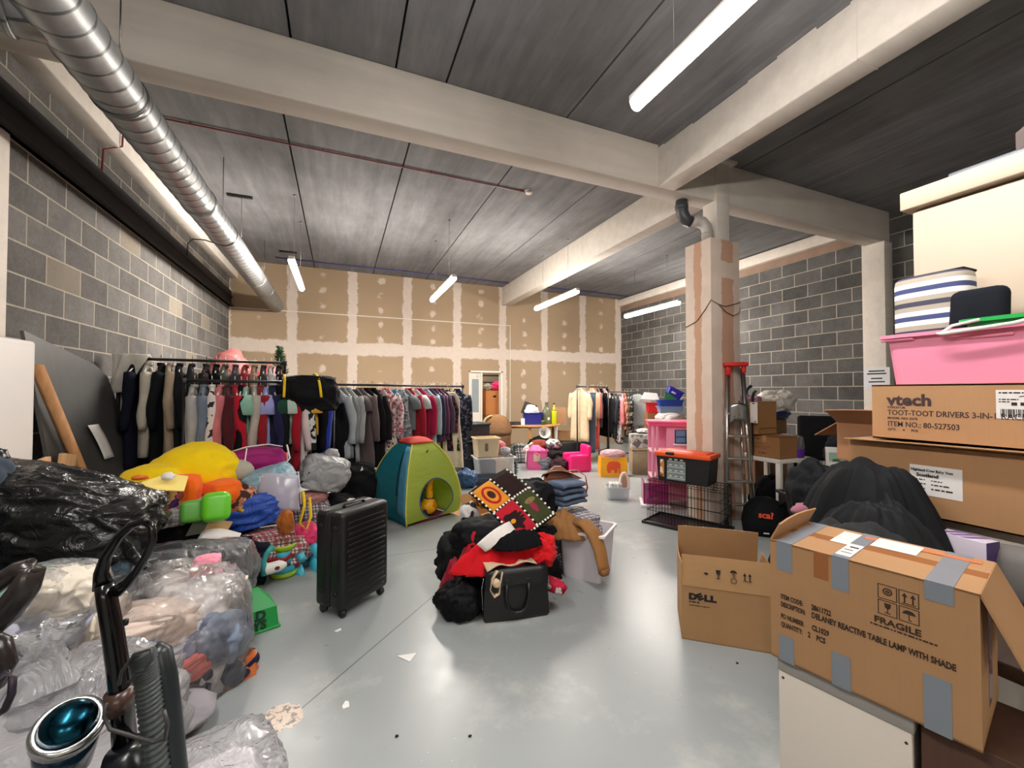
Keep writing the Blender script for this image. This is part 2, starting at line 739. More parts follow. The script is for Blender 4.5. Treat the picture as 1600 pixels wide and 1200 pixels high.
def heap(name, label, cat, c, size, mat, seed, group=None, parent=None, rotz=0, **kw):
    """a one-mesh heap of cloth resting at c"""
    m = MB()
    if kw.pop('drape', False):
        m.drape((0, 0, 0), size, seed, **kw)
        o = m.build(name, mat, parent, c, rotz)
        return tag(o, label, cat, group) if parent is None else o
    m.blob((0, 0, 0), size, seed, poly=mat.name.startswith('polythene'), **kw)
    o = m.build(name, mat, parent, c, rotz)
    if parent is None:
        tag(o, label, cat, group)
    return o


INK = plastic(38, 28, 22, .7)
BLACK = fabric(17, 17, 19, .85, .2)
# ================================================================ ROOM SHELL
ZC = 4.15                       # slab soffit
XL, XR, YB, YF = -2.08, 7.55, 9.87, -6.0


def concrete_mat(r, g, b, streak=True, paint=None, rough=.85):
    t = NT('concrete')
    o = t.coord()
    st = t.noise(t.map(o, (6, .5, 6)), 1, 6, .6, .5)
    bl = t.noise(o, 1.1, 5, .6)
    sp = t.noise(t.map(o, (14, 3, 14)), 1, 4, .7)
    v = t.math('ADD', t.math('MULTIPLY_ADD', st, 1.0, .22), t.math('MULTIPLY_ADD', bl, .9, -.2))
    v = t.math('MULTIPLY', v, t.math('MULTIPLY_ADD', sp, .5, .75))
    col = t.mix(1.0, srgb(r, g, b), t.comb(v, v, t.math('MULTIPLY', v, 1.02)), 'MULTIPLY')
    return t.end(t.bsdf(col, rough, 0, t.bump(t.math('ADD', st, sp), .15, .01), .25))


def cream_paint():
    t = NT('cream painted concrete')
    o = t.coord()
    bl = t.noise(o, 1.7, 6, .65)
    st = t.noise(t.map(o, (.5, 6, 6)), 1.5, 4, .6)
    v = t.math('MULTIPLY_ADD', t.math('ADD', bl, st), .34, .67)
    col = t.mix(1.0, srgb(205, 196, 185), t.comb(v, v, v), 'MULTIPLY')
    chip = t.step(t.noise(t.map(o, (3, 3, 9)), 3, 6, .7), .72, .76)
    col = t.mix(t.math('MULTIPLY', chip, .6), col, srgb(110, 98, 88))
    return t.end(t.bsdf(col, .7, 0, t.bump(t.noise(o, 12, 6), .2, .01), .3))


def block_mat(name, z_off, beige=.08, y_off=0.0, base=(106, 103, 100)):
    t = NT(name)
    x, y, z = t.sep(t.coord())
    vec = t.comb(t.math('ADD', y, y_off), t.math('ADD', z, z_off), 0.0)
    br = t.n('TexBrick')
    t.set(br.inputs['Vector'], vec)
    br.offset = .5
    br.inputs['Scale'].default_value = 1
    br.inputs['Brick Width'].default_value = .45
    br.inputs['Row Height'].default_value = .225
    br.inputs['Mortar Size'].default_value = .0075
    br.inputs['Mortar Smooth'].default_value = .25
    br.inputs['Bias'].default_value = -.1
    br.inputs['Color1'].default_value = (0, 0, 0, 1)
    br.inputs['Color2'].default_value = (1, 1, 1, 1)
    br.inputs['Mortar'].default_value = (.5, .5, .5, 1)
    # the same grid drives the mortar line and a tone for every block
    tone = t.sep(br.outputs['Color'])[0]
    fine = t.noise(t.coord(), 45, 5, .7)
    big = t.noise(t.coord(), 1.6, 4)
    v = t.math('ADD', t.math('MULTIPLY_ADD', tone, .4, .5), t.math('MULTIPLY_ADD', fine, .7, -.18))
    v = t.math('MULTIPLY', v, t.math('MULTIPLY_ADD', big, 1.0, .48))
    v = t.math('MULTIPLY', v, t.math('MULTIPLY_ADD', t.noise(t.coord(), 7, 5, .7), .7, .65))
    col = t.mix(1.0, srgb(*base), t.comb(v, v, v), 'MULTIPLY')
    warm = t.math('MULTIPLY', t.math('GREATER_THAN', t.math('FRACT', t.math('MULTIPLY', tone, 7.3)), 1 - beige), .4)
    col = t.mix(warm, col, srgb(150, 136, 116))
    mort = t.mix(t.noise(t.coord(), 6, 4), srgb(126, 120, 111), srgb(176, 165, 148))
    col = t.mix(br.outputs['Fac'], col, mort)
    h = t.math('ADD', t.math('MULTIPLY', fine, .5), t.math('MULTIPLY', br.outputs['Fac'], -.9))
    return t.end(t.bsdf(col, .9, 0, t.bump(h, .5, .012), .2))


def plasterboard_mat():
    t = NT('taped plasterboard')
    x, y, z = t.sep(t.coord())
    o = t.coord()
    rag = t.math('ADD', t.math('MULTIPLY_ADD', t.noise(o, 4.5, 5, .7), .16, -.08), t.math('MULTIPLY_ADD', t.noise(o, 19, 3, .6), .05, -.025))
    # vertical joints every 1.2 m
    px = t.math('PINGPONG', t.math('ADD', x, .95 + 12), .6)
    vt = t.math('SUBTRACT', 1.0, t.step(t.math('ADD', px, rag), .085, .115))
    # one horizontal joint at 2.42
    hz = t.math('ABSOLUTE', t.math('SUBTRACT', z, 2.42))
    ht = t.math('SUBTRACT', 1.0, t.step(t.math('ADD', hz, rag), .12, .16))
    # screw dabs along the middle stud of every board
    mx = t.math('PINGPONG', t.math('ADD', x, .95 + .6 + 12), .6)
    rows = t.math('PINGPONG', t.math('ADD', z, .07), .17)
    dd = t.math('ADD', t.math('MULTIPLY', mx, mx), t.math('MULTIPLY', t.math('MULTIPLY', rows, rows), .8))
    dd = t.math('SQRT', dd)
    keep = t.step(t.noise(t.map(o, (.9, 1, 1.7)), 2.3, 1), .40, .52)
    db = t.math('SUBTRACT', 1.0, t.step(t.math('ADD', dd, t.math('MULTIPLY', rag, 1.5)), .04, .085))
    db = t.math('MULTIPLY', db, keep)
    f = t.math('MAXIMUM', t.math('MAXIMUM', vt, ht), t.math('MULTIPLY', db, .85))
    top = t.step(z, 3.95, 4.0)
    f = t.math('MAXIMUM', f, t.math('MULTIPLY', t.math('MULTIPLY', top, 0.0), .3))
    var = t.math('MULTIPLY_ADD', t.noise(o, .9, 4), .3, .85)
    tan = t.mix(1.0, srgb(170, 147, 120), t.comb(var, var, var), 'MULTIPLY')
    wv = t.math('MULTIPLY_ADD', t.noise(o, 8, 5), .16, .92)
    whi = t.mix(1.0, srgb(214, 199, 186), t.comb(wv, wv, wv), 'MULTIPLY')
    return t.end(t.bsdf(t.mix(f, tan, whi), .85, 0, t.bump(f, .12, .004), .2))


def floor_mat():
    t = NT('grey floor paint')
    o = t.coord()
    n1 = t.noise(o, .8, 5, .6)
    n2 = t.noise(o, 9, 6, .7)
    v = t.math('MULTIPLY_ADD', n1, .24, .88)
    col = t.mix(1.0, srgb(150, 155, 155), t.comb(v, v, v), 'MULTIPLY')
    # pale worn patches with dark scuffs
    x, y, z = t.sep(o)
    worn = t.step(t.noise(t.map(o, (1, 1, 1), (0, 0, 0), (.3, .2, 0)), 1.15, 6, .68), .52, .70)
    col = t.mix(t.math('MULTIPLY', worn, .55), col, srgb(196, 197, 190))
    sc = t.noise(t.map(o, (7, 22, 1), (0, 0, .7)), 1, 5, .75)
    sc2 = t.noise(t.map(o, (24, 6, 1), (0, 0, .3)), 1, 5, .75)
    scuff = t.math('MULTIPLY', t.math('MAXIMUM', t.step(sc, .66, .73), t.step(sc2, .68, .75)), t.math('MULTIPLY_ADD', worn, .7, .12))
    col = t.mix(t.math('MULTIPLY', scuff, .6), col, srgb(72, 72, 72))
    sp = t.math('LESS_THAN', t.vor(o, 16), .035)
    col = t.mix(t.math('MULTIPLY', sp, .7), col, srgb(228, 228, 224))
    # hairline joints between the slab pours
    j1 = t.math('LESS_THAN', t.math('ABSOLUTE', t.math('SUBTRACT', t.math('ADD', y, t.math('MULTIPLY', t.noise(o, 3, 3), .02)), 3.86)), .004)
    j2 = t.math('LESS_THAN', t.math('ABSOLUTE', t.math('SUBTRACT', t.math('ADD', t.math('MULTIPLY', x, .72), t.math('MULTIPLY', y, -.69)), -1.6)), .004)
    col = t.mix(t.math('MULTIPLY', t.math('MAXIMUM', j1, j2), .7), col, srgb(62, 62, 62))
    # broken patch where the paint has lifted
    ax = t.math('DIVIDE', t.math('SUBTRACT', x, -.235), .10)
    ay = t.math('DIVIDE', t.math('SUBTRACT', y, 2.13), .10)
    r = t.math('SQRT', t.math('ADD', t.math('MULTIPLY', ax, ax), t.math('MULTIPLY', ay, ay)))
    pt = t.math('SUBTRACT', 1.0, t.step(t.math('ADD', r, t.math('MULTIPLY_ADD', t.noise(o, 16, 4), 1.0, -.5)), .85, .95))
    crack = t.step(t.noise(o, 30, 4, .7), .5, .58)
    col = t.mix(pt, col, t.mix(crack, srgb(206, 184, 164), srgb(104, 92, 84)))
    rough = t.math('ADD', t.math('MULTIPLY_ADD', n2, .22, .2), t.math('MULTIPLY', worn, .12))
    return t.end(t.bsdf(col, rough, 0, t.bump(t.math('ADD', n2, t.math('MULTIPLY', pt, -.6)), .06, .006), .45))


CONC = concrete_mat(122, 121, 121)
CREAM = cream_paint()
BLOCK_L = block_mat('grey blockwork', -3.18 + .225 * 20, .07)
BLOCK_R = block_mat('dark grey blockwork', -3.575 + .225 * 20, .0, .06, (92, 90, 88))

m = MB(); m.bb(XL - .2, XR + .2, YF - .2, YB + 2.2, -.15, 0)
struct(m.build('floor', floor_mat()))

# ceiling: precast slabs 1.2 m wide with open joints, in two bays either side of the main beam
m = MB()
def slabs(x_first, y0, y1, extra=()):
    xs = [x_first + 1.2 * k for k in range(-3, 9)]
    xs = sorted([x for x in xs if XL - .2 < x < XR + .2] + list(extra))
    xs = [XL - .25] + xs + [XR + .25]
    for a, b in zip(xs, xs[1:]):
        if b - a > .05:
            m.bb(a + .009, b - .009, y0, y1, ZC, ZC + .2)
slabs(-.525, 3.6, YB + .2)
slabs(.835, YF - .2, 3.6, (.41,))
m.bb(XL - .25, XR + .25, YF - .2, YB + .2, ZC + .1, ZC + .25)
struct(m.build('ceiling', CONC))

# beams
m = MB(); m.bb(XL - .1, XR + .1, 3.49, 3.72, 3.68, ZC, .012)
struct(m.build('beam', CREAM))
m = MB(); m.bb(3.17, 3.40, YF, 3.5, 3.68, ZC, .012); m.bb(3.168, 3.402, 1.62, 1.626, 3.678, ZC)
m.k = 1
rs = random.Random(12)
y = YF
while y < 3.4:
    L = rs.uniform(.12, .4); h = rs.uniform(.03, .075)
    m.bb(3.17 - rs.uniform(.004, .014), 3.18, y, min(3.48, y + L), ZC - h, ZC); y += L
m.k = 0
struct(m.build('beam', [CREAM, concrete_mat(112, 110, 108)]))
m = MB(); m.bb(3.83, 4.06, 3.7, YB, 3.68, ZC, .012)
struct(m.build('beam', CREAM))
m = MB(); m.bb(XL - .02, -1.93, 3.7, YB, 3.76, ZC, .012)
struct(m.build('beam', CREAM))
m = MB(); m.bb(7.42, XR + .02, 3.7, YB, 3.93, ZC - .03, .01)
struct(m.build('trim_1', CREAM))
m = MB(); m.bb(7.53, XR + .02, 3.7, YB, 3.8, 3.93)
struct(m.build('trim_2', painted(132, 108, 92, .8, .3)))

# walls
m = MB(); m.bb(XL - .2, XL, YF, YB + .1, 0, ZC)
struct(m.build('wall_left', BLOCK_L))
m = MB(); m.bb(XR, XR + .2, YF, YB + .1, 0, ZC)
struct(m.build('wall_right', BLOCK_R))
DX0, DX1, DZ = 2.95, 3.84, 1.99
m = MB()
m.bb(XL - .1, DX0, YB, YB + .12, 0, ZC)
m.bb(DX1, XR + .1, YB, YB + .12, 0, ZC)
m.bb(DX0, DX1, YB, YB + .12, DZ, ZC)
struct(m.build('wall_back', plasterboard_mat()))
m = MB(); m.bb(XL - .2, XR + .2, YF - .15, YF, 0, ZC)
struct(m.build('wall_front', painted(205, 200, 190, .8, .08)))

# dark raised band along the left wall, and its thin conduit
m = MB(); m.bb(XL - .01, XL + .045, 2.6, YB - .02, 3.19, 3.5, .004); m.bb(XL - .01, XL + .09, 2.6, YB - .02, 3.19, 3.205)
m.tube([(XL + .07, 2.7, 3.36), (XL + .07, 9.8, 3.36)], .012, 8)
struct(m.build('trim_3', painted(34, 31, 30, .75, .35)))
# plastered piers under the main beam
m = MB(); m.bb(XL - .02, XL + .03, 3.3, 3.82, 0, 3.185, .006)
struct(m.build('column', CREAM))
m = MB(); m.bb(XR - .2, XR + .02, 3.46, 3.74, 0, 3.68, .008)
struct(m.build('column', CREAM))
m = MB(); m.bb(XR - .02, XR + .02, 3.74, 3.84, 0, 3.9, .004)
struct(m.build('trim_4', CREAM))
# steel post on top of the boxed column
m = MB(); m.bb(4.0, 4.2, 3.46, 3.66, 3.1, ZC, .004); m.bb(3.93, 4.27, 3.4, 3.72, 4.12, ZC)
struct(m.build('column', CREAM))


def column_mat():
    t = NT('boxed column')
    x, y, z = t.sep(t.coord())
    o = t.coord()
    rag = t.math('MULTIPLY_ADD', t.noise(t.map(o, (1, 1, .6)), 9, 5, .7), .09, -.045)
    gx = t.n('NewGeometry')
    nx, ny, nz = t.sep(gx.outputs['Normal'])
    side = t.math('GREATER_THAN', t.math('ABSOLUTE', nx), .5)
    dx = t.math('ABSOLUTE', t.math('SUBTRACT', x, 4.085))
    dy = t.math('ABSOLUTE', t.math('SUBTRACT', y, 3.585))
    d = t.n('Mix', data_type='FLOAT')
    t.set(d.inputs[0], side); t.set(d.inputs[2], dx); t.set(d.inputs[3], dy)
    w = t.n('Mix', data_type='FLOAT')
    t.set(w.inputs[0], side); w.inputs[2].default_value = .09; w.inputs[3].default_value = .05
    band = t.math('LESS_THAN', t.math('ADD', d.outputs[0], rag), w.outputs[0])
    gap = t.math('ABSOLUTE', t.math('SUBTRACT', z, 2.86))
    gap = t.math('MULTIPLY', t.math('LESS_THAN', t.math('ADD', gap, rag), .09), t.math('SUBTRACT', 1.0, side))
    band = t.math('MULTIPLY', band, t.math('SUBTRACT', 1.0, gap))
    whi = t.mix(t.noise(o, 5, 5), srgb(222, 205, 190), srgb(196, 176, 162))
    return t.end(t.bsdf(t.mix(band, whi, srgb(190, 150, 126)), .85, 0, t.bump(band, -.2, .004), .2))


m = MB(); m.bb(3.83, 4.28, 3.4, 3.77, 0, 3.2, .004)
m.bb(3.855, 4.255, 3.425, 3.745, 3.2, 3.205)
struct(m.build('column', column_mat()))

# door opening in the back wall: white frame, one shut glazed leaf, the other standing open
WHITE = painted(226, 220, 208, .5)
m = MB()
for x0, x1 in ((DX0, DX0 + .045), (DX1 - .045, DX1)):
    m.bb(x0, x1, YB - .02, YB + .14, 0, DZ, .004)
m.bb(DX0, DX1, YB - .02, YB + .14, DZ - .045, DZ, .004)
m.bb(3.265, 3.305, YB, YB + .1, 0, DZ - .045, .003)
struct(m.build('door_1', WHITE))
dl = MB()
dl.bb(2.995, 3.04, YB + .03, YB + .07, .02, 1.94); dl.bb(3.22, 3.265, YB + .03, YB + .07, .02, 1.94)
dl.bb(3.04, 3.22, YB + .03, YB + .07, .02, .95); dl.bb(3.04, 3.22, YB + .03, YB + .07, 1.78, 1.94)
dl.bb(3.16, 3.2, YB - .03, YB + .03, 1.84, 1.9)
d2 = struct(dl.build('door_2', WHITE))
m = MB(); m.bb(3.04, 3.22, YB + .045, YB + .055, .95, 1.78)
m.build('glass_pane', plastic(150, 160, 165, .12), d2)
# the next room through the doorway
m = MB()
m.bb(2.2, 2.3, YB + .12, YB + 2.1, 0, 2.9); m.bb(4.7, 4.8, YB + .12, YB + 2.1, 0, 2.9); m.bb(2.2, 4.8, YB + 2.0, YB + 2.1, 0, 2.9)
struct(m.build('wall_beyond', painted(190, 180, 165, .8)))
m = MB(); m.bb(2.2, 4.8, YB + .12, YB + 2.1, 2.9, 3.0)
struct(m.build('ceiling_beyond', painted(200, 196, 188, .8)))
la = bpy.data.lights.new('lamp_beyond', 'AREA'); la.energy = 26; la.size = .8; la.color = (1, .86, .7)
lo = bpy.data.objects.new('lamp_beyond', la); COL.objects.link(lo); lo.location = (3.5, YB + .7, 2.85)

# white surface conduit on the back wall, down to a socket
t_ = thing('cable_conduit', 'thin white surface conduit running along the taped plasterboard wall', 'conduit', (0, 0, 0))
m = MB(); m.bb(XL, 4.06, YB - .018, YB + .002, 3.16, 3.178); m.bb(4.045, 4.06, YB - .018, YB + .002, .62, 3.16)
m.build('conduit_run', WHITE, t_)
m = MB(); m.bb(4.0, 4.1, YB - .04, YB + .002, .54, .63, .006)
m.build('socket', WHITE, t_)

# ================================================================ CEILING SERVICES
# spiral-wound ventilation duct
DXc, DZc, DR = -1.25, 3.27, .14
def duct_mat():
    t = NT('galvanised duct')
    x, y, z = t.sep(t.coord())
    n = t.noise(t.map(t.coord(), (3, 9, 3)), 3, 5, .6)
    an = t.math('DIVIDE', t.math('ARCTAN2', z, x), 2 * PI)
    ph = t.math('FRACT', t.math('ADD', t.math('SUBTRACT', t.math('DIVIDE', y, .13), an), 40.0))
    seam = t.math('LESS_THAN', ph, .11)
    v = t.math('MULTIPLY', t.math('MULTIPLY_ADD', n, .35, .7), t.math('MULTIPLY_ADD', seam, -.6, 1.0))
    col = t.mix(1.0, srgb(168, 171, 172), t.comb(v, v, v), 'MULTIPLY')
    return t.end(t.bsdf(col, t.math('MULTIPLY_ADD', n, .2, .3), .8))
DUCT = duct_mat()
t_ = thing('ventilation_duct', 'galvanised spiral duct running under the ceiling along the left wall', 'duct', (DXc, 0, DZc))
m = MB()
# helical seam: radius bumps on a helix of 13 cm pitch
N, S = 420, 28
vs, fs = [], []
y0, y1 = 2.3, YB + .05
for i in range(N + 1):
    y = y0 + (y1 - y0) * i / N
    for k in range(S):
        a = 2 * PI * k / S
        ph = ((y / .13) - k / S) % 1.0
        rr = DR + (.004 if ph < .16 else 0)
        vs.append((rr * math.cos(a), y, rr * math.sin(a)))
for i in range(N):
    for k in range(S):
        l = (k + 1) % S
        fs.append((i * S + k, (i + 1) * S + k, (i + 1) * S + l, i * S + l))
m.add(vs, fs, True)
m.build('spiral_tube', DUCT, t_)
for y in (4.75, 7.6):
    m = MB(); m.lathe([(DR + .002, -.05), (DR + .009, -.045), (DR + .009, .045), (DR + .002, .05)], (0, y, 0), 28, rot=rotm(PI / 2)); m.build('collar', DUCT, t_)
m = MB()
m.tube([(.02, 2.66, .0), (-.14, 2.62, .0), (-.4, 2.56, .01), (-.8, 2.46, .02)], [.12, .145, .15, .15], 24)
m.lathe([(.15, -.012), (.158, -.012), (.158, .012), (.15, .012)], (-.17, 2.61, 0), 28, rot=rotm(0, PI / 2, .25))
m.tube([(0, 2.3, 0), (0, .6, 0)], DR * 1.02, 24)
m.build('branch', DUCT, t_)
for y in (3.2, 5.6, 8.4):
    m = MB(); m.tube([(0, y, DR), (0, y, ZC - DZc)], .004, 6)
    m.lathe([(DR + .004, -.012), (DR + .008, -.012), (DR + .008, .012), (DR + .004, .012)], (0, y, 0), 28, rot=rotm(PI / 2))
    m.build('hanger_strap', metal(120, 120, 120), t_)

# suspended tube lights
TUBE = glow(1.0, .935, .85, LAMP)
LBODY = painted(225, 222, 214, .4)
def tube_light(x, y0, y1, z, label, group=None, power=1.0):
    t = thing('tube_light', label, 'light', (x, (y0 + y1) / 2, z), 0, group)
    L = y1 - y0
    b = MB(); b.bb(-.035, .035, -L / 2, L / 2, .0, .045, .006); b.build('housing', LBODY, t)
    d = MB(); d.tube([(0, -L / 2 + .02, -.012), (0, L / 2 - .02, -.012)], .04, 14); d.build('lit_diffuser', TUBE if power == 1 else glow(1.0, .935 if power > 1 else .96, .85 if power > 1 else .92, LAMP * power), t)
    for yy in (-L * .3, L * .3):
        w = MB(); w.tube([(0, yy, .045), (0, yy, ZC - z)], .0022, 6); w.tube([(0, yy, ZC - z - .02), (0, yy, ZC - z)], .02, 10)
        w.build('suspension_wire', metal(150, 150, 148), t)
    return t
tube_light(-.59, 5.98, 7.6, 3.17, power=1.4, label= 'lit tube light hanging nearest the silver duct, before the plasterboard wall')
tube_light(1.56, 5.98, 7.6, 3.17, power=1.4, label= 'lit tube light hanging above the long front clothes rail')
tube_light(3.69, 5.98, 7.6, 3.17, power=1.4, label= 'lit tube light hanging under the long cream beam end')
tube_light(5.93, 5.98, 7.6, 3.17, power=1.4, label= 'lit tube light hanging beside the dark block wall')
tube_light(1.63, .35, 2.0, 3.2, 'large lit tube light overhead, in front of the cream cross beam', power=.8)
tube_light(-.55, .3, 1.92, 3.2, 'lit tube light overhead beside the branching duct', power=.8)
for x in (-.55, 1.63):  # unseen lamps added behind the viewer to even out the lighting
    tube_light(x, -4.4, -2.8, 3.2, 'added tube light out of view in the front bay behind the viewer', 'added tube lights in the front bay')

# red fire-alarm cable with a detector
RED = plastic(120, 30, 34, .5)
t_ = thing('alarm_cable', 'dark red alarm cable clipped across the ceiling slabs', 'cable', (0, 5.0, ZC - .012))
m = MB(); m.tube([(-2.06, -.02, -.66), (-2.05, -.02, -.42), (-1.915, -.02, -.36), (-1.912, 0, -.1), (-1.86, 0, -.004), (2.27, 0, 0)], .009, 8)
m.build('cable_run', RED, t_)
for x in (-1.4, -.2, 1.0, 2.2):
    m = MB(); m.bb(x, x + .012, -.016, .016, -.012, .012); m.build('clip', RED, t_)
t_ = thing('smoke_detector', 'small white smoke detector at the end of the red cable', 'detector', (2.31, 4.97, ZC))
m = MB(); m.lathe([(.055, 0), (.055, -.012), (.045, -.02), (.045, -.034), (.03, -.046), (0, -.048)][::-1], seg=20); m.build('detector_head', WHITE, t_)
m = MB(); m.lathe([(.046, -.026), (.049, -.026), (.049, -.021), (.046, -.021)], seg=20); m.build('vent_ring', plastic(60, 60, 60), t_)
# blue cable along the back of the ceiling
t_ = thing('data_cable', 'blue data cable pinned along the far edge of the ceiling', 'cable', (0, 9.33, ZC - .015))
m = MB(); m.tube([(-1.2, .02, 0), (0, .05, 0), (1.5, 0, -.004), (3.0, .03, 0), (3.8, 0, -.01)], .014, 6)
m.tube([(4.07, .0, -.01), (5.2, .04, 0), (6.4, 0, -.01), (7.4, .02, -.02)], .014, 6)
m.build('cable_run', plastic(70, 72, 130, .5), t_)
# small dark bracket on the ceiling with its wire
for (x, y, lb) in ((-1.28, 6.6, 'dark metal bracket bar on the ceiling beside the silver duct'), (-.93, 8.9, 'dark metal bracket bar on the ceiling near the plasterboard wall')):
    t_ = thing('ceiling_bracket', lb, 'bracket', (x, y, ZC))
    m = MB(); m.bb(-.15, .15, -.025, .025, -.03, 0, .004); m.build('bar', metal(70, 68, 66, .5), t_)
    m = MB(); m.tube([(.02, 0, -.03), (.02, 0, -.72)], .003, 6); m.build('hanging_wire', metal(130, 130, 128), t_)
# black cable looping out of the left wall to the duct
t_ = thing('flex_cable', 'black flex looping from the left wall towards the duct', 'cable', (XL + .05, 7.2, 3.5))
m = MB(); m.tube([(.0, 0, -.1), (.01, 0, .08), (.06, .02, .16), (.2, .03, .17), (.5, .05, .1), (.66, .06, .0)], .009, 8)
m.build('cable_run', plastic(30, 30, 30), t_)

# waste pipe bending into the top of the boxed column
t_ = thing('waste_pipe', 'grey and black plastic waste pipe bending into the boxed column', 'pipe', (3.95, 3.55, 3.2))
PG = plastic(176, 168, 160, .35)
m = MB(); m.tube([(-.02, -.02, .0), (-.02, -.02, .11), (-.03, -.01, .18), (-.07, .01, .235), (-.13, .04, .25), (-.2, .06, .235)], [.06, .06, .062, .065, .065, .06], 18)
m.lathe([(.068, 0), (.068, .05)], (-.02, -.02, .05), 18)
m.build('grey_bend', PG, t_)
m = MB(); m.tube([(-.19, .06, .24), (-.25, .075, .26), (-.29, .085, .32), (-.3, .09, .4), (-.3, .09, .48)], [.066, .066, .07, .066, .066], 18)
m.lathe([(.074, -.02), (.074, .03)], (-.3, .09, .4), 18)
m.build('black_elbow', plastic(62, 64, 68, .4), t_)
# thin cable slung round the column
t_ = thing('slack_cable', 'thin brown cable slung around the boxed plaster column', 'cable', (3.83, 3.4, 2.35))
m = MB()
m.tube([(-.006, .38, -.12), (-.006, .2, -.07), (-.008, .08, .04), (-.006, -.006, .14), (.1, -.008, .1), (.2, -.012, .08), (.32, -.01, .11), (.456, -.006, .15), (.456, .3, .2)], .005, 6)
m.tube([(.1, -.012, .1), (.2, -.02, .02), (.32, -.02, -.02), (.42, -.015, .02), (.456, -.006, .08)], .005, 6)
m.build('cable_run', plastic(92, 70, 58, .6), t_)
# ================================================================ CLOTHES RAILS
RAILBLK = plastic(22, 22, 23, .4)
CHROME = metal(190, 190, 190, .25)


def rail_unit(label, p0, p1, z, feet=True, mat=None, r=.014):
    mat = mat or RAILBLK
    a, b = Vector((*p0, 0)), Vector((*p1, 0))
    L = (b - a).length
    ang = math.atan2(b.y - a.y, b.x - a.x)
    t = thing('clothes_rail', label, 'clothes rail', a, ang)
    m = MB(); m.tube([(0, 0, z), (L, 0, z)], r, 12); m.build('rail', mat, t)
    for x in (.0, L):
        m = MB(); m.tube([(x, 0, .05), (x, 0, z + .012)], r * 1.05, 10)
        m.box((x, 0, z), (.035, .035, .05), None, .005); m.build('post', mat, t)
        m = MB(); m.tube([(x, -.22, .06), (x, .22, .06)], r, 8)
        m.build('foot', mat, t)
        for yy in (-.2, .2):
            m = MB(); m.cyl((x - .012, yy, .026), (x + .012, yy, .026), .026, 14); m.build('castor_wheel', mat, t)
    m = MB(); m.tube([(0, 0, .16), (L, 0, .16)], r * .8, 8); m.build('lower_bar', mat, t)
    return a, b, ang, z


def on_rail(rail, px):
    """where the view through column px of the photograph meets a rail"""
    a, b, ang, z = rail
    q = (px - 800) / FPX
    k = (q * math.cos(YAW) + math.sin(YAW)) / (math.cos(YAW) - q * math.sin(YAW))
    d = b - a
    s = (k * a.y - a.x) / (d.x - k * d.y)
    p = a + d * s
    return Vector((p.x, p.y, z))


def hanging_rings(L, sh, hem, th, seed, neck=.055, flare=1.0, fold=.016, nz=13, ns=28):
    rs = random.Random(seed)
    ph = [rs.uniform(0, 6) for _ in range(4)]
    kf = rs.uniform(34, 52)
    zs = [-.07, -.09, -.12, -.155, -.19] + [-.19 - (L - .19) * (i / nz) for i in range(1, nz + 1)]
    rings = []
    for z in zs:
        if z >= -.19:
            f = (-.07 - z) / .12
            hw = neck + (sh - neck) * min(1, f ** .8)
            tx = .022 + .012 * f
            t = 0
        else:
            t = (-.19 - z) / (L - .19)
            hw = sh + (hem - sh) * t ** flare
            tx = .034 + (th - .034) * min(1, t * 2.2)
        ring = []
        for k in range(ns):
            a = 2 * PI * k / ns
            ca, sa = math.cos(a), math.sin(a)
            ca = math.copysign(abs(ca) ** .7, ca)
            y = hw * sa
            fo = fold * min(1, .15 + t * 1.6) * (math.sin(y * kf + ph[0] + 2.2 * t) + .6 * math.sin(y * kf * 1.9 + ph[1] - 3 * t))
            side = 1 if ca >= 0 else .8
            ring.append((tx * ca + fo * side * abs(ca) ** .4 + .012 * math.sin(3 * t + ph[2]), y * (1 + .03 * math.sin(9 * z + ph[3])), z))
        rings.append(ring)
    return rings


def hanger_mb(s=.2):
    m = MB()
    hk = [(0, .018 * math.cos(a), .013 + .018 * math.sin(a)) for a in [PI * (1.15 - 1.3 * i / 8) for i in range(9)]]
    hk = [(0, -.018, .006)] + hk[1:] + [(0, .004, -.03), (0, 0, -.075)]
    m.tube(hk, .0022, 6)
    m.tube([(0, -s, -.155), (0, -s * .55, -.115), (0, 0, -.07), (0, s * .55, -.115), (0, s, -.155)], .006, 6)
    return m


HCOL = [plastic(225, 222, 215, .35), plastic(24, 24, 24, .4), CHROME, wood(168, 120, 74, .5, 1)]


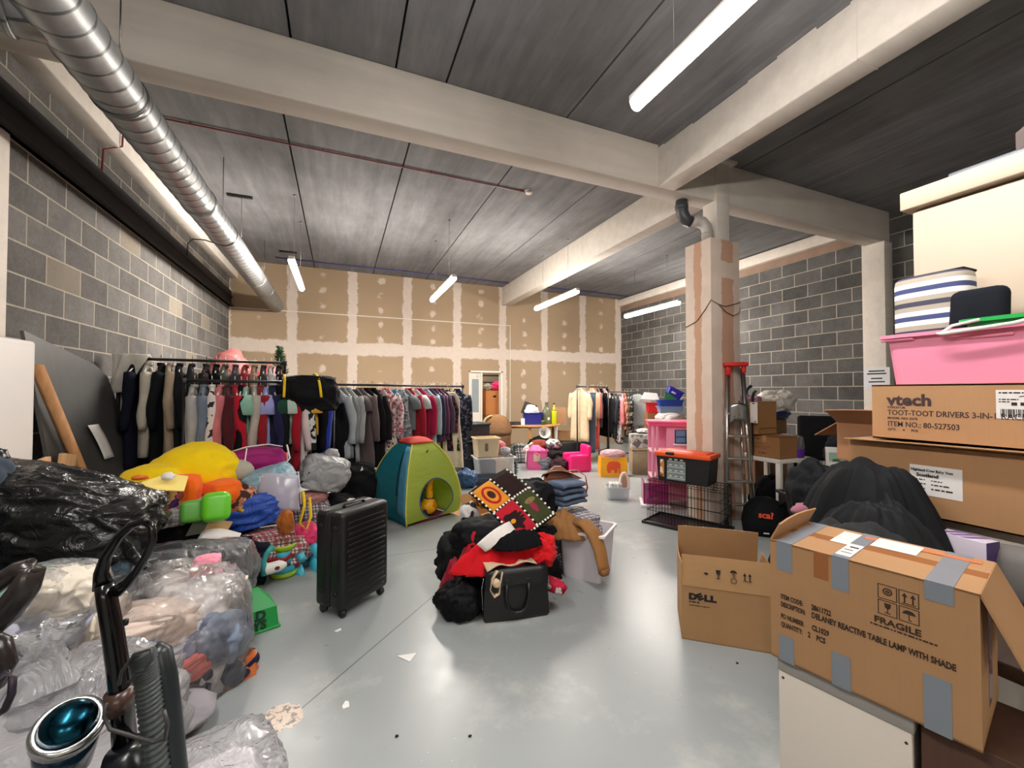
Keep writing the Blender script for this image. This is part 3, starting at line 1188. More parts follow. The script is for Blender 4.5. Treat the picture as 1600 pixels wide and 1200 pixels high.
def garment(name, label, cat, rail, px, mat, L=.75, kind='top', seed=0, rz=0, hem=None, th=.05, group=None, sleeve=.52, hg=0, mat2=None, dz=0):
    p = on_rail(rail, px)
    rs = random.Random(seed * 7 + 3)
    t = thing(name, label, cat, p + Vector((0, 0, .017 + dz)), rail[2] + math.radians(rz + rs.uniform(-7, 7)), group)
    hanger_mb(.19 if kind != 'trousers' else .17).build('hanger', HCOL[hg], t)
    m = MB()
    if kind in ('top', 'coat'):
        m.loft(hanging_rings(L, .205, hem or .225, th, seed, fold=.012))
        body = m.build('garment_body', mat, t)
        for sd in (-1, 1):
            s = MB()
            pts, rr = [], []
            sw = rs.uniform(-.02, .03)
            for i in range(9):
                f = i / 8
                pts.append((.012 + sw * f + .012 * math.sin(5 * f + seed), sd * (.185 + .065 * min(1, f * 2.5)) , -.165 - sleeve * f))
                rr.append(.062 - .017 * f + .006 * math.sin(11 * f + seed + sd))
            s.tube(pts, rr, 12, flat=(1.0, .75))
            s.build('sleeve', mat2 or mat, t)
        c = MB(); c.lathe([(.05, -.085), (.058, -.07), (.055, -.05), (.047, -.055), (.045, -.08)], seg=14, sx=.5, sy=1.1)
        c.build('collar', mat2 or mat, t)
    elif kind == 'tee':
        m.loft(hanging_rings(L, .21, hem or .22, th, seed, fold=.012)); m.build('garment_body', mat, t)
        for sd in (-1, 1):
            s = MB(); s.tube([(0, sd * .18, -.165), (.004, sd * .235, -.23), (.006, sd * .255, -.33)], [.062, .068, .074], 12, flat=(1, .6))
            s.build('sleeve', mat2 or mat, t)
    elif kind == 'dress':
        m.loft(hanging_rings(L, .17, hem or .3, th, seed, neck=.09, flare=1.5, fold=.026)); m.build('garment_body', mat, t)
        for sd in (-1, 1):
            s = MB(); s.tube([(0, sd * .09, -.085), (.0, sd * .1, -.05), (0, sd * .09, -.075)], .006, 6); s.build('strap', mat2 or mat, t)
    elif kind == 'trousers':
        for sd in (-1, 1):
            lg = MB()
            rings = []
            for i in range(12):
                f = i / 11
                z = -.12 - (L - .12) * f
                ring = []
                for k in range(16):
                    a = 2 * PI * k / 16
                    ring.append((sd * .004 + (.032 + .01 * math.sin(7 * f + seed)) * math.cos(a) + .006 * math.sin(14 * f + seed), sd * .075 + (.085 - .012 * f) * math.sin(a), z))
                rings.append(ring)
            lg.loft(rings); lg.build('trouser_leg', mat, t)
        w = MB(); w.box((0, 0, -.11), (.05, .33, .045), None, .015); w.build('waistband', mat, t)
    return t


# ---- tall rail against the left wall
R0 = rail_unit('tall black clothes rail of dark coats against the left block wall', (-1.95, 5.08), (-.56, 5.16), 1.78)
tallset = [
    (213, 'navy', 'navy wool coat beside the pale towel on the tall rail', (18, 20, 34), 1.05, 'coat', 0),
    (232, 'x', 'pale stone jacket between the navy coat and a black one on the tall rail', (178, 170, 156), .95, 'coat', 0),
    (251, 'x', 'long black coat right of the pale stone jacket on the tall rail', (22, 24, 26), 1.1, 'coat', 1),
    (266, 'x', 'beige jacket with long sleeve between two black coats on the tall rail', (172, 152, 130), .95, 'coat', 0),
    (281, 'x', 'black jacket with shiny shoulder right of the beige jacket', (30, 31, 33), 1.0, 'coat', 2),
    (300, 'x', 'charcoal overcoat with wide shoulders on the tall rail', (44, 46, 48), 1.1, 'coat', 1),
    (322, 'x', 'dark brown jacket high behind the grey cardigan on the tall rail', (48, 40, 36), .9, 'coat', 1),
    (338, 'x', 'black blazer on the tall rail above the patterned shirt', (20, 20, 22), .9, 'coat', 0),
    (352, 'x', 'olive grey jacket on the tall rail over the lower rail', (82, 82, 70), .8, 'top', 0),
    (368, 'x', 'slate blouse on the tall rail above the mint top', (62, 60, 64), .7, 'top', 2),
    (384, 'x', 'red top on the tall rail just above the lower rail', (150, 40, 44), .6, 'top', 0),
    (398, 'x', 'tan top on the tall rail next to the red top', (150, 118, 100), .6, 'top', 2),
    (412, 'x', 'dark grey shirt on the tall rail near its end post', (58, 58, 60), .7, 'top', 0),
    (424, 'x', 'white blouse on the tall rail near its end post', (196, 192, 188), .6, 'top', 0),
    (436, 'x', 'black top hanging against the end post of the tall rail', (26, 26, 28), .7, 'top', 0),
]
for i, (px, _, lb, c, L, kd, hg) in enumerate(tallset):
    garment('hung_coat' if kd == 'coat' else 'hung_knit', lb, 'coat' if kd == 'coat' else 'top', R0, px, fabric(*c), L, kd, 100 + i, 6, hg=hg, th=.055)
# pale towel thrown over the left end of the tall rail
p = on_rail(R0, 205)
t_ = thing('bath_towel', 'pale grey towel thrown over the left end of the tall rail', 'towel', p, R0[2])
def towel(u, v):
    w = (u - .5) * .26
    s = v * 2 - 1
    if abs(s) < .12:
        return (w, -.045 * math.sin(s / .12 * PI / 2), .03 + .01 * math.cos(s / .12 * PI / 2))
    k = (abs(s) - .12) / .88
    ln = .55 if s < 0 else .35
    return (w * (1 - .35 * k) + .02 * math.sin(9 * u + 3 * k) - .06 * k, (-.05 if s > 0 else .05) * (1 + .5 * k) + .012 * math.sin(14 * u), .03 - ln * k + .05 * k * (u - .5))
m = MB(); m.sheet(towel, 14, 30, .016); m.build('towel_cloth', fabric(186, 180, 170, .95), t_)

# ---- lower front rail (left)
R1 = rail_unit('low black front clothes rail behind the yellow plush toy', (-1.28, 4.52), (-.06, 4.84), 1.56)
lowset = [
    (304, 'grey marl cardigan at the left end of the low front rail', 'cardigan', (150, 148, 146), .8, 'top', 3, None),
    (318, 'slate blue jumper next to the grey cardigan on the low rail', 'jumper', (98, 108, 122), .78, 'top', 1, None),
    (331, 'cream shirt with black print on the low front rail', 'shirt', None, .85, 'top', 0, ((206, 196, 190), (206, 196, 190), (40, 38, 40))),
    (345, 'long rose pink coat on the low front rail', 'coat', (186, 104, 108), .95, 'coat', 0, None),
    (356, 'dark maroon top right of the rose pink coat', 'top', (72, 20, 26), .8, 'top', 1, None),
    (367, 'bright red top with white band right of the maroon one', 'top', (168, 18, 40), .8, 'top', 0, None),
    (377, 'black top right of the red one with white band', 'top', (20, 22, 22), .7, 'top', 0, None),
    (386, 'mint green polo shirt with black trim on the low rail', 'polo shirt', (128, 172, 152), .62, 'tee', 0, None),
    (397, 'long stone grey cardigan swinging right of the mint polo', 'cardigan', (166, 158, 148), .98, 'coat', 0, None),
    (407, 'deep red long coat right of the stone cardigan', 'coat', (132, 22, 30), .98, 'coat', 0, None),
    (418, 'lavender short-sleeved shirt on the low front rail', 'shirt', (146, 150, 200), .62, 'tee', 0, None),
    (425, 'navy skirt suit behind the lavender shirt', 'suit', (26, 26, 66), .9, 'coat', 0, None),
    (434, 'black blouse right of the lavender shirt', 'blouse', (20, 24, 24), .8, 'top', 0, None),
    (441, 'bottle green and white top beside the black blouse', 'top', (30, 66, 52), .66, 'tee', 0, None),
    (450, 'pale mint top partly under the black holdall', 'top', (176, 196, 186), .62, 'tee', 0, None),
    (460, 'crimson long coat below the yellow piping of the black holdall', 'coat', (152, 14, 34), 1.0, 'coat', 0, None),
    (469, 'pale pink cardigan beside the crimson coat under the holdall', 'cardigan', (206, 188, 188), .92, 'coat', 0, None),
    (478, 'black and white top under the middle of the holdall', 'top', None, .8, 'top', 0, ((26, 26, 28), (200, 198, 196), (26, 26, 28))),
    (488, 'yellow shirt with red hem hanging under the holdall', 'shirt', (214, 164, 60), .55, 'tee', 0, None),
    (496, 'black long dress behind the yellow shirt', 'dress', (18, 18, 20), 1.0, 'coat', 0, None),
    (507, 'royal blue top at the right end of the low rail', 'top', (30, 50, 140), .85, 'top', 0, None),
]
for i, (px, lb, cat, c, L, kd, hg, pr) in enumerate(lowset):
    mt = fabric(*c) if c else mottled(*pr, scale=26)
    garment('hung_' + cat.replace(' ', '_').replace('top', 'knit'), lb, cat, R1, px, mt, L, kd, 200 + i, -4, hg=hg, th=.045)

# ---- long front rail
R2 = rail_unit('long black front clothes rail ending beside the play tent', (-.14, 5.12), (1.76, 6.22), 1.545)
longset = [
    (524, 'silver grey shirt at the left of the long rail beside the holdall', 'shirt', (168, 172, 172), .85, 'top', 0, None),
    (534, 'mid grey blouse second from the left on the long rail', 'blouse', (120, 122, 122), .85, 'top', 2, None),
    (543, 'pale silver top left of the brown jacket on the long rail', 'top', (150, 154, 154), .9, 'top', 0, None),
    (553, 'short dark brown jacket with pocket on the long rail', 'jacket', (72, 64, 60), .5, 'tee', 1, None),
    (562, 'taupe long coat on the long rail', 'coat', (98, 84, 84), .98, 'coat', 0, None),
    (572, 'black long coat right of the taupe coat', 'coat', (22, 20, 22), 1.0, 'coat', 0, None),
    (582, 'black tailored coat left of the floral dress', 'coat', (28, 26, 28), 1.0, 'coat', 1, None),
    (592, 'maroon and cream floral dress on the long rail', 'dress', None, 1.05, 'dress', 0, ((196, 176, 168), (136, 56, 64), (230, 222, 214))),
    (602, 'pale pink print blouse on the long rail', 'blouse', None, .8, 'top', 2, ((196, 170, 170), (170, 90, 96), (224, 214, 210))),
    (611, 'sky blue sequin dress on the long rail', 'dress', None, 1.0, 'dress', 0, ((120, 142, 160), (66, 110, 160), (170, 184, 190))),
    (621, 'silver sequin dress right of the sky blue one', 'dress', None, .98, 'dress', 0, ((128, 134, 138), (170, 174, 176), (90, 98, 104))),
    (631, 'steel grey short jacket on the long rail', 'jacket', (104, 108, 112), .6, 'tee', 0, None),
    (638, 'scarlet top showing under the steel grey jacket', 'top', (150, 20, 40), .9, 'top', 0, None),
    (646, 'white and grey tee behind the raspberry coat', 'tee', (178, 178, 182), .6, 'tee', 0, None),
    (654, 'raspberry red coat on the long rail', 'coat', (158, 20, 66), .98, 'coat', 0, None),
    (664, 'pale blue grey shirt right of the raspberry coat', 'shirt', (156, 168, 180), .85, 'top', 0, None),
    (671, 'navy cardigan right of the pale blue grey shirt', 'cardigan', (38, 48, 70), .8, 'top', 0, None),
    (677, 'plum tunic beside the navy cardigan', 'tunic', (92, 40, 72), .8, 'top', 2, None),
    (683, 'dark mauve blouse under clear hangers on the long rail', 'blouse', (78, 58, 78), .78, 'top', 2, None),
    (689, 'black and plum floral top left of the cream dress', 'top', None, .95, 'coat', 0, ((30, 26, 30), (108, 48, 78), (30, 26, 30))),
    (695, 'black spotted dress just left of the cream dress', 'dress', None, .95, 'dress', 0, ((24, 22, 26), (24, 22, 26), (150, 150, 156))),
    (703, 'long cream satin dress near the right end of the long rail', 'dress', (214, 200, 178), 1.16, 'dress', 0, None),
    (714, 'dark navy spotted coat at the right end of the long rail', 'coat', None, 1.1, 'coat', 1, ((22, 24, 40), (22, 24, 40), (90, 90, 110))),
]
for i, (px, lb, cat, c, L, kd, hg, pr) in enumerate(longset):
    mt = fabric(*c) if c else mottled(*pr, scale=34)
    cs = 'cream satin' in lb
    gq = garment('hung_' + cat.replace(' ', '_').replace('top', 'knit'), lb, cat, R2, px, mt, L, kd, 300 + i, 28 if cs else 8, hg=hg, th=.05, hem=.24 if cs else None)
    if cs:
        gq.location += Vector((-.06, -.16, -.03))

# black holdall with yellow piping slung over the two rails
c = at(482, 642, 4.2)
t_ = thing('holdall', 'large black holdall with yellow piping slung over the front rails', 'bag', c, .15)
HB = fabric(19, 19, 21, .7, .15)
m = MB(); m.blob((0, 0, 0), (.58, .46, .4), 5, 5, .10, .07, 2.2, (1, 1, .5), .8, .85); m.build('bag_body', HB, t_)
YP = fabric(226, 190, 30)
def piping(x, s):
    m = MB()
    pts = []
    for i in range(15):
        a = -.15 + (PI * .62) * i / 14
        pts.append((x + s * .05 * i / 14, -.252 * math.cos(a) * (1 - .2 * abs(x)), .17 + .232 * math.sin(a) * (.94 - abs(x) * .5)))
    m.ribbon(pts, .022, .012, (1, 0, 0))
    m.build('yellow_piping', YP, t_)
piping(-.23, .3); piping(.09, -.8)
# its dark lower half and strap hanging down on the right
heap('puffer_jacket', 'black padded jacket hanging over the rails right of the holdall', 'jacket', at(527, 735, 4.72), (.42, .3, .92), fabric(18, 18, 20, .6), 17, box=.75, amp=.1, freq=3.2, aniso=(.5, .5, 1.4), sub=5)

# things stored behind the rails in the corner: pink sack and artificial tree
heap('pink_sack', 'dusty pink bulging sack behind the tall rail in the corner', 'bag', (-1.5, 7.3, .0), (.6, .6, 2.3), bag_poly(146, 84, 82, .5), 23, box=.45, lump=.06, amp=.05, sub=4)
heap('red_net_sack', 'bright red netting bag beside the artificial tree behind the rail', 'bag', (-.98, 7.2, 0), (.5, .44, 2.05), bag_poly(190, 50, 58, .5), 24, box=.45, lump=.06, amp=.05, sub=4)
t_ = thing('artificial_tree', 'dark green artificial tree top poking up behind the tall rail', 'artificial tree', (-.93, 7.85, 0), 0)
m = MB(); m.tube([(0, 0, 0), (0, 0, 2.15)], .015, 8); m.lathe([(.2, 0), (.2, .02), (.02, .03)], seg=12); m.build('stem', plastic(60, 50, 40), t_)
m = MB()
rs = random.Random(4)
for i in range(620):
    z = rs.uniform(.7, 2.24); r = .05 + .3 * (2.3 - z) / 1.6
    a = rs.uniform(0, 2 * PI)
    d = Vector((math.cos(a), math.sin(a), .55)); q = Vector((0, 0, z - .04))
    m.tube([q, q + d * r * rs.uniform(.6, 1)], [.009, .004], 4, caps=False, flat=(2.2, 1))
m.build('needles', plastic(34, 66, 34, .7, .3), t_)
# ================================================================ LEFT WALL: cupboard, board, timber
t_ = thing('metal_cupboard', 'tall pale grey cupboard side at the left edge against the wall', 'cupboard', (-2.0, 3.45, 0))
m = MB(); m.bb(-.02, .16, -.55, .25, .0, 1.79, .02); m.build('carcass', painted(206, 200, 196, .5, .05), t_)
m = MB(); m.bb(.158, .163, -.5, .21, .08, 1.75, .002); m.build('side_panel', painted(210, 204, 200, .5, .04), t_)

t_ = thing('dark_board', 'large scuffed charcoal board leaning on the left wall behind the timber', 'board', (-1.72, 4.5, 0), 0)
def board_mat():
    t = NT('scuffed board')
    o = t.coord()
    n = t.noise(t.map(o, (1, 1, .5)), 2.4, 6, .65)
    s = t.step(t.noise(t.map(o, (1, 8, 1), (.5, 0, 0)), 4, 5, .75), .6, .75)
    col = t.mix(n, srgb(44, 43, 43), srgb(86, 84, 82))
    col = t.mix(t.math('MULTIPLY', s, .3), col, srgb(140, 138, 134))
    return t.end(t.bsdf(col, .5, 0, t.bump(n, .1, .01), .4))
R = rotm(0, math.radians(-9), 0)
m = MB(); m.prism([(-.62, 0), (.5, 0), (.5, 1.28), (.38, 1.62), (.2, 1.72), (-.62, 1.9)], 0, .022, Matrix(((0, 0, 1), (1, 0, 0), (0, 1, 0))).to_3x3())
o = m.build('panel', board_mat(), t_, rot=(0, math.radians(-9), 0))
m = MB()
def note(u, v):
    y = (u - .5) * .16 + .05 * v - .35 * 0
    return (.045 + .008 * math.sin(3 * v), y + .10 * v - .05, 1.20 - .30 * v)
m.sheet(note, 3, 10, .002); n_ = m.build('paper_note', painted(228, 224, 218, .8), t_, rot=(0, math.radians(-9), 0), label='white paper note taped to the board')
R_ = face_rot((0, 1, 0), (-.02, -.0, 1))
for i, (s, y) in enumerate((('NOTICE', -.15), ('to remain here', -.14), ('TO GO', -.1))):
    pass
m = MB()
for i, (w, y, z) in enumerate(((.05, -.08, 1.13), (.08, -.06, 1.10), (.06, -.06, 1.08), (.02, -.03, 1.04), (.03, -.01, 1.02))):
    m.bb(.0492, .0502, y - w / 2, y + w / 2, z, z + .006)
m.build('handwriting', INK, t_, rot=(0, math.radians(-9), 0))
t_ = thing('timber_batten', 'long rough timber batten leaning in front of the charcoal board', 'timber', (-1.67, 4.46, 0))
m = MB(); m.tube([(0, 0, 0), (-.22, -.66, 1.64)], .034, 4, flat=(.7, 1.2))
m.build('batten', wood(176, 128, 84, .7, 2), t_)
for i, (y, z, rx, lb) in enumerate(((3.66, 0.0, 6, 'short tan plank end standing upright beside the grey cupboard'), (3.74, .0, -12, 'short tan plank crossing behind the batten'))):
    t_ = thing('timber_offcut', lb, 'timber', (-1.74 - .05 * (rx < 0), y, z))
    m = MB(); m.box((0, 0, .52), (.03, .16, 1.04), None, .003); m.build('plank', wood(190, 148, 104, .7, 2), t_, rot=(math.radians(rx), 0, 0))

# ================================================================ LEFT PILE
def resting(px, py, d):
    return at(px, py, d)

# hidden underlay of dark clothes that the pile stands on
heap('clothes_heap', 'wide dark heap of clothes under the plush toy', 'clothes heap', (-1.25, 3.95, 0), (.95, .62, .66), fabric(30, 28, 32), 31, box=.8, sub=5, amp=.14)
heap('clothes_heap', 'dark navy clothes heap under the blue toy bag', 'clothes heap', (-.8, 3.9, 0), (.62, .6, .38), fabric(26, 28, 40), 32, box=.8, sub=5, amp=.14)
heap('clothes_heap', 'black clothes heap in front of the long rail', 'clothes heap', (-.1, 4.75, 0), (.8, .4, .4), fabric(16, 16, 18), 33, box=.8, sub=5)

# giant yellow plush
t_ = thing('plush_duck', 'giant yellow plush toy lying face down with two orange feet', 'plush toy', at(290, 778, 3.3), -.25)
PY = fabric(244, 208, 14, .95, .08, 5)
m = MB(); m.blob((.02, .1, .0), (.66, .5, .5), 41, 5, .10, .035, 1.6, (1, 1, 1), 1, .75, fine=.15); m.build('body', PY, t_)
m = MB(); m.blob((-.12, -.16, .04), (.5, .3, .3), 42, 5, .08, .03, 1.5, (1, 1, 1), 1, .75, fine=.15, rot=-.15); m.build('wing', PY, t_)
PO = fabric(240, 104, 22, .95, .08, 5)
for i, (x, y, z, sz) in enumerate(((.10, -.26, .02, (.3, .22, .24)), (.33, -.12, -.02, (.28, .24, .2)))):
    m = MB(); m.blob((x, y, z), sz, 43 + i, 5, .1, .03, 1.6, (1, 1, 1), .85, .8, fine=.1, rot=.3 - .9 * i); m.build('foot', PO, t_, label='orange plush foot')

# patterned carrier bag with card on top
t_ = thing('printed_bag', 'purple printed carrier bag with a yellow card on top', 'bag', at(238, 794, 2.95), -.1)
m = MB(); m.blob((0, 0, 0), (.38, .3, .22), 51, 4, .1, .07, 2.4, box=.6, flat=.7); m.build('bag_body', mottled((62, 38, 92), (150, 70, 60), (196, 150, 90), scale=22, rough=.4), t_)
m = MB(); m.blob((-.15, -.07, .04), (.2, .2, .12), 52, 4, .1, .05, 2.2, box=.7); m.build('side_panel', striped(((120, 122, 180), (60, 52, 110), (150, 150, 196), (66, 58, 120)), 2, .07, .4), t_)
o = MB(); o.prism([(-.15, -.1), (.16, -.14), (.17, .06), (.05, .1)], 0, .006); o = o.build('yellow_card', painted(240, 216, 120, .6), None, at(244, 752, 2.82), rot=(.35, .12, .25))
tag(o, 'pale yellow card lying on the purple printed bag', 'card')
heap('white_scrap', 'crumpled white tissue on the yellow card', 'tissue', at(262, 750, 2.8), (.08, .07, .06), fabric(226, 220, 214), 53, sub=3, amp=.3)
heap('toy_figure', 'small orange toy with a blue end on the purple bag', 'toy', at(218, 750, 2.86), (.1, .04, .04), plastic(240, 120, 40), 54, sub=3)

heap('grey_plush', 'pale grey rounded plush hat beside the yellow plush toy', 'plush toy', at(372, 750, 3.5), (.23, .2, .19), fabric(172, 166, 152, .95, .12), 55, lump=.1, amp=.03, freq=1.5, sub=4)
heap('grey_plush', 'flattened grey plush wedged between the yellow toy and the pale hat', 'plush toy', at(350, 754, 3.55), (.16, .18, .2), fabric(150, 144, 132, .95, .12), 56, lump=.1, amp=.06, freq=1.5, sub=4)

t_ = thing('sports_bag', 'magenta sports bag with white trim lines lying under the rails', 'bag', at(404, 734, 3.72), .25)
m = MB(); m.blob((0, 0, 0), (.42, .28, .23), 57, 5, .08, .04, 1.8, (1, 1, 1), .75, .8); m.build('bag_body', fabric(150, 24, 104, .6), t_)
m = MB()
m.tube([(-.2, -.06, .19), (-.1, -.11, .225), (.06, -.1, .235), (.18, -.05, .2)], .006, 6)
m.tube([(-.12, -.157, .02), (-.115, -.16, .12), (-.1, -.12, .215)], .006, 6)
m.tube([(.21, -.1, .22), (.23, -.13, .1), (.15, -.16, .0)], .008, 6)
m.build('trim_line', fabric(228, 220, 222), t_)

# blue toy bag with clear front and yellow straps
t_ = thing('toy_bag', 'blue toy bag with a clear front panel and yellow straps', 'bag', at(405, 826, 3.42), -.1)
m = MB(); m.blob((-.03, 0, 0), (.54, .42, .3), 61, 5, .1, .1, 2.2, (1, 1, .6), .8, .8, tilt=(0, -.2), poly=True); m.build('lower_body', bag_poly(42, 78, 170, .5), t_)
m = MB(); m.blob((.09, .08, .17), (.42, .32, .3), 62, 5, .1, .07, 2.2, (1, 1, .6), .65, .8, tilt=(0, -.35), poly=True); m.build('upper_body', bag_poly(130, 162, 176, .4), t_)
def cw(u, v):
    return (.02 + .3 * u - .02 * v, -.09 - .05 * math.sin(PI * u) + .05 * v - .03 * math.sin(PI * v), .17 + .28 * v + .02 * math.sin(5 * u))
m = MB(); m.sheet(cw, 10, 10, .004); m.build('clear_panel', clear_plastic(206, 200, 214, .55, .2), t_)
m = MB(); m.tube([(.02, -.1, .17), (.02, -.07, .44), (.3, -.06, .46), (.33, -.1, .2)], .006, 6); m.build('panel_edge', plastic(214, 214, 220), t_)
m = MB()
m.ribbon([(-.1, -.12, .34), (-.14, -.16, .3), (-.12, -.2, .24), (-.06, -.2, .2)], .03, .005)
m.ribbon([(.34, -.08, .3), (.36, -.12, .2), (.33, -.16, .06), (.38, -.17, .02), (.41, -.13, .1), (.39, -.08, .25)], .022, .005, (1, 0, 0))
m.build('yellow_strap', fabric(226, 190, 36), t_)
heap('printed_cloth', 'peach and brown printed cloth beside the blue toy bag', 'cloth', at(372, 800, 3.3), (.3, .24, .26), mottled((176, 110, 84), (70, 40, 34), (214, 160, 130), scale=30), 63)
heap('printed_cloth', 'pinkish beige crumpled cloth under the orange plush feet', 'cloth', at(305, 804, 3.05), (.36, .22, .13), fabric(176, 138, 126), 64, amp=.2)

t_ = thing('green_tub', 'lime green rounded plastic tub beside the blue toy bag', 'tub', at(324, 816, 2.86), .15)
m = MB(); m.box((.05, 0, .1), (.17, .12, .2), rotm(-.25, 0, 0), .045, 4); m.build('tub_body', plastic(98, 190, 40, .35), t_)
m = MB(); m.box((-.09, .03, .08), (.13, .1, .15), rotm(-.25, 0, .1), .03, 3); m.build('side_lid', plastic(82, 150, 52, .4), t_)

t_ = thing('crinkled_sack', 'crinkled silver grey plastic sack leaning below the holdall', 'bag', at(500, 772, 3.95), .1)
m = MB(); m.blob((0, 0, 0), (.44, .36, .36), 65, 5, .12, .09, 2.0, (1, .5, 1), .8, .8, tilt=(0, .3), poly=True); m.build('sack_body', bag_poly(150, 150, 150, .3), t_)
m = MB(); m.blob((.1, .02, .3), (.14, .12, .14), 66, 4, .15, .12, 2.2, (1, 1, .4), poly=True); m.build('sack_neck', bag_poly(150, 150, 150, .3), t_)
m = MB(); m.tube([(-.2, -.12, .1), (-.1, -.16, .24), (-.02, -.1, .36)], .01, 6); m.build('zip_line', BLACK, t_)

t_ = thing('rucksack', 'black rucksack with a white reflector under the long rail', 'rucksack', at(556, 790, 4.5), .1)
m = MB(); m.blob((0, 0, 0), (.42, .34, .52), 67, 5, .1, .07, 2.4, box=.75, flat=.8); m.build('bag_body', fabric(17, 17, 19, .7), t_)
m = MB(); m.ribbon([(-.12, -.15, .42), (-.13, -.2, .25), (-.1, -.17, .08)], .045, .012, (1, 0, 0)); m.build('strap', fabric(22, 22, 24), t_)
m = MB(); m.prism([(0, 0), (.03, .01), (.02, .05)], 0, .004, rotm(PI / 2, 0, 0), (.02, -.16, .4)); m.build('reflector', painted(230, 230, 228, .3), t_, label='white reflector tab')
heap('black_coat', 'black coat dumped on the floor behind the suitcase', 'coat', at(528, 815, 4.1), (.5, .34, .3), BLACK, 68)

t_ = thing('plaid_bag', 'dark chequered laundry bag with clear top behind the suitcase', 'bag', at(486, 830, 3.85), 0)
m = MB(); m.blob((0, 0, 0), (.34, .3, .34), 69, 4, .08, .05, 2, box=.5, flat=.8); m.build('bag_body', check((190, 184, 184), (60, 40, 56), (30, 26, 34), .07), t_)
m = MB(); m.blob((0, 0, .27), (.3, .26, .12), 70, 4, .12, .1, 2.4, poly=True); m.build('bag_top', bag_poly(176, 120, 116, .3), t_)
t_ = thing('laundry_bag', 'red and white tartan laundry bag slumped on the floor', 'bag', at(424, 882, 3.4), .1)
m = MB(); m.blob((0, 0, 0), (.62, .44, .3), 71, 5, .12, .1, 2.2, (1, 1, .7), .75, .8); m.build('bag_body', check((214, 196, 192), (150, 30, 46), (70, 30, 40), .075), t_)
m = MB(); m.blob((-.02, -.04, .2), (.46, .26, .12), 72, 5, .15, .14, 2.4, (1, .5, 1)); m.build('folded_top', check((214, 196, 192), (164, 34, 50), (90, 40, 50), .065), t_)
m = MB(); m.ribbon([(-.1, -.22, .18), (-.02, -.24, .12), (.1, -.23, .1), (.2, -.2, .16)], .03, .004); m.build('carry_strap', fabric(150, 36, 46), t_)
heap('ginger_hair', 'tuft of ginger doll hair on the tartan laundry bag', 'doll', at(446, 834, 3.2), (.12, .1, .2), fabric(158, 88, 30, .9, .4, 30), 73, amp=.3, freq=5, aniso=(2, 2, .3))
heap('plush_lamb', 'small white plush showing behind the suitcase handle', 'plush toy', at(548, 796, 4.05), (.12, .1, .12), fabric(226, 212, 204, .95), 74, sub=3, amp=.1)
t_ = thing('crate', 'magenta plastic crate behind the black suitcase', 'crate', at(548, 842, 4.25), .1)
CR = plastic(176, 36, 84, .4)
m = MB()
m.bb(-.28, .28, -.2, .2, 0, .02, .004); m.bb(-.28, -.26, -.2, .2, 0, .26, .004); m.bb(.26, .28, -.2, .2, 0, .26, .004); m.bb(-.28, .28, -.2, -.18, 0, .26, .004); m.bb(-.28, .28, .18, .2, 0, .26, .004)
m.build('crate_body', CR, t_)
m = MB(); m.bb(-.3, .3, -.22, -.19, .24, .27, .006); m.bb(-.3, .3, .19, .22, .24, .27, .006); m.bb(-.3, -.27, -.22, .22, .24, .27, .006); m.bb(.27, .3, -.22, .22, .24, .27, .006); m.build('crate_rim', CR, t_)
heap('silver_check_sheet', 'silver check crumpled foil sheet by the black bin bag', 'sheet', at(258, 822, 2.95), (.34, .24, .18), check((206, 198, 200), (120, 108, 112), (160, 150, 150), .06, .25), 75, amp=.2)
heap('pink_cloth', 'bright pink cloth squeezed beside the black suitcase', 'cloth', at(478, 850, 3.5), (.24, .2, .2), fabric(224, 60, 110, .6), 76)

# cyan toy table lying on its side
t_ = thing('toy_table', 'turquoise plastic toy table lying on its side', 'toy table', at(468, 898, 3.42), .15)
CY = plastic(64, 178, 200, .35)
m = MB(); m.box((0, .08, .165), (.34, .05, .33), rotm(-.1, 0, 0), .02, 3); m.build('table_top', CY, t_)
for x in (-.02, .1):
    for z in (.08, .22):
        m = MB(); m.tube([(x, .05, z), (x + .01, -.06, z - .015), (x + .03, -.16, z - .045)], [.04, .036, .024], 14); m.build('leg', CY, t_)
m = MB(); m.bb(-.165, .17, .075, .1, .325, .335, .003); m.build('white_edge', plastic(236, 236, 236), t_)
# two-colour toddler step stool
t_ = thing('step_stool', 'turquoise waisted stool with lime green top and base', 'stool', at(443, 897, 3.3), 0)
m = MB(); m.lathe([(.092, .03), (.085, .06), (.06, .12), (.058, .15), (.08, .2)], seg=28); m.build('stool_body', CY, t_)
LG = plastic(166, 200, 40, .35)
m = MB(); m.lathe([(.094, 0), (.096, .012), (.094, .034), (.09, .034)], seg=28); m.build('base_ring', LG, t_)
m = MB(); m.lathe([(.082, .2), (.095, .235), (.096, .245), (.085, .245), (.07, .222), (.0, .218)], seg=28); m.build('seat', LG, t_)
# two white bottles and a teal brush
for (px, py, an, lb) in ((428, 896, .4, 'white plastic bottle with a dark label beside the lime stool'), (402, 894, -.5, 'white plastic bottle half hidden behind the teal brush')):
    t_ = thing('bottle', lb, 'bottle', at(px, py, 3.12) + Vector((0, 0, .045)), an)
    m = MB(); m.lathe([(0, -.07), (.036, -.068), (.042, -.055), (.042, .04), (.03, .065), (.018, .08), (.018, .09)], seg=20, rot=rotm(0, PI / 2, 0)); m.build('bottle_body', plastic(228, 222, 214, .35), t_)
    m = MB(); m.lathe([(.02, .085), (.02, .11), (0, .11)], seg=16, rot=rotm(0, PI / 2, 0)); m.build('cap', plastic(60, 50, 60), t_)
    m = MB(); m.prism([(.018 * math.cos(a), .014 * math.sin(a)) for a in [2 * PI * k / 14 for k in range(14)]], 0, .002, rotm(PI / 2, 0, 0), (.01, -.041, .004)); m.build('oval_label', plastic(90, 40, 60), t_)
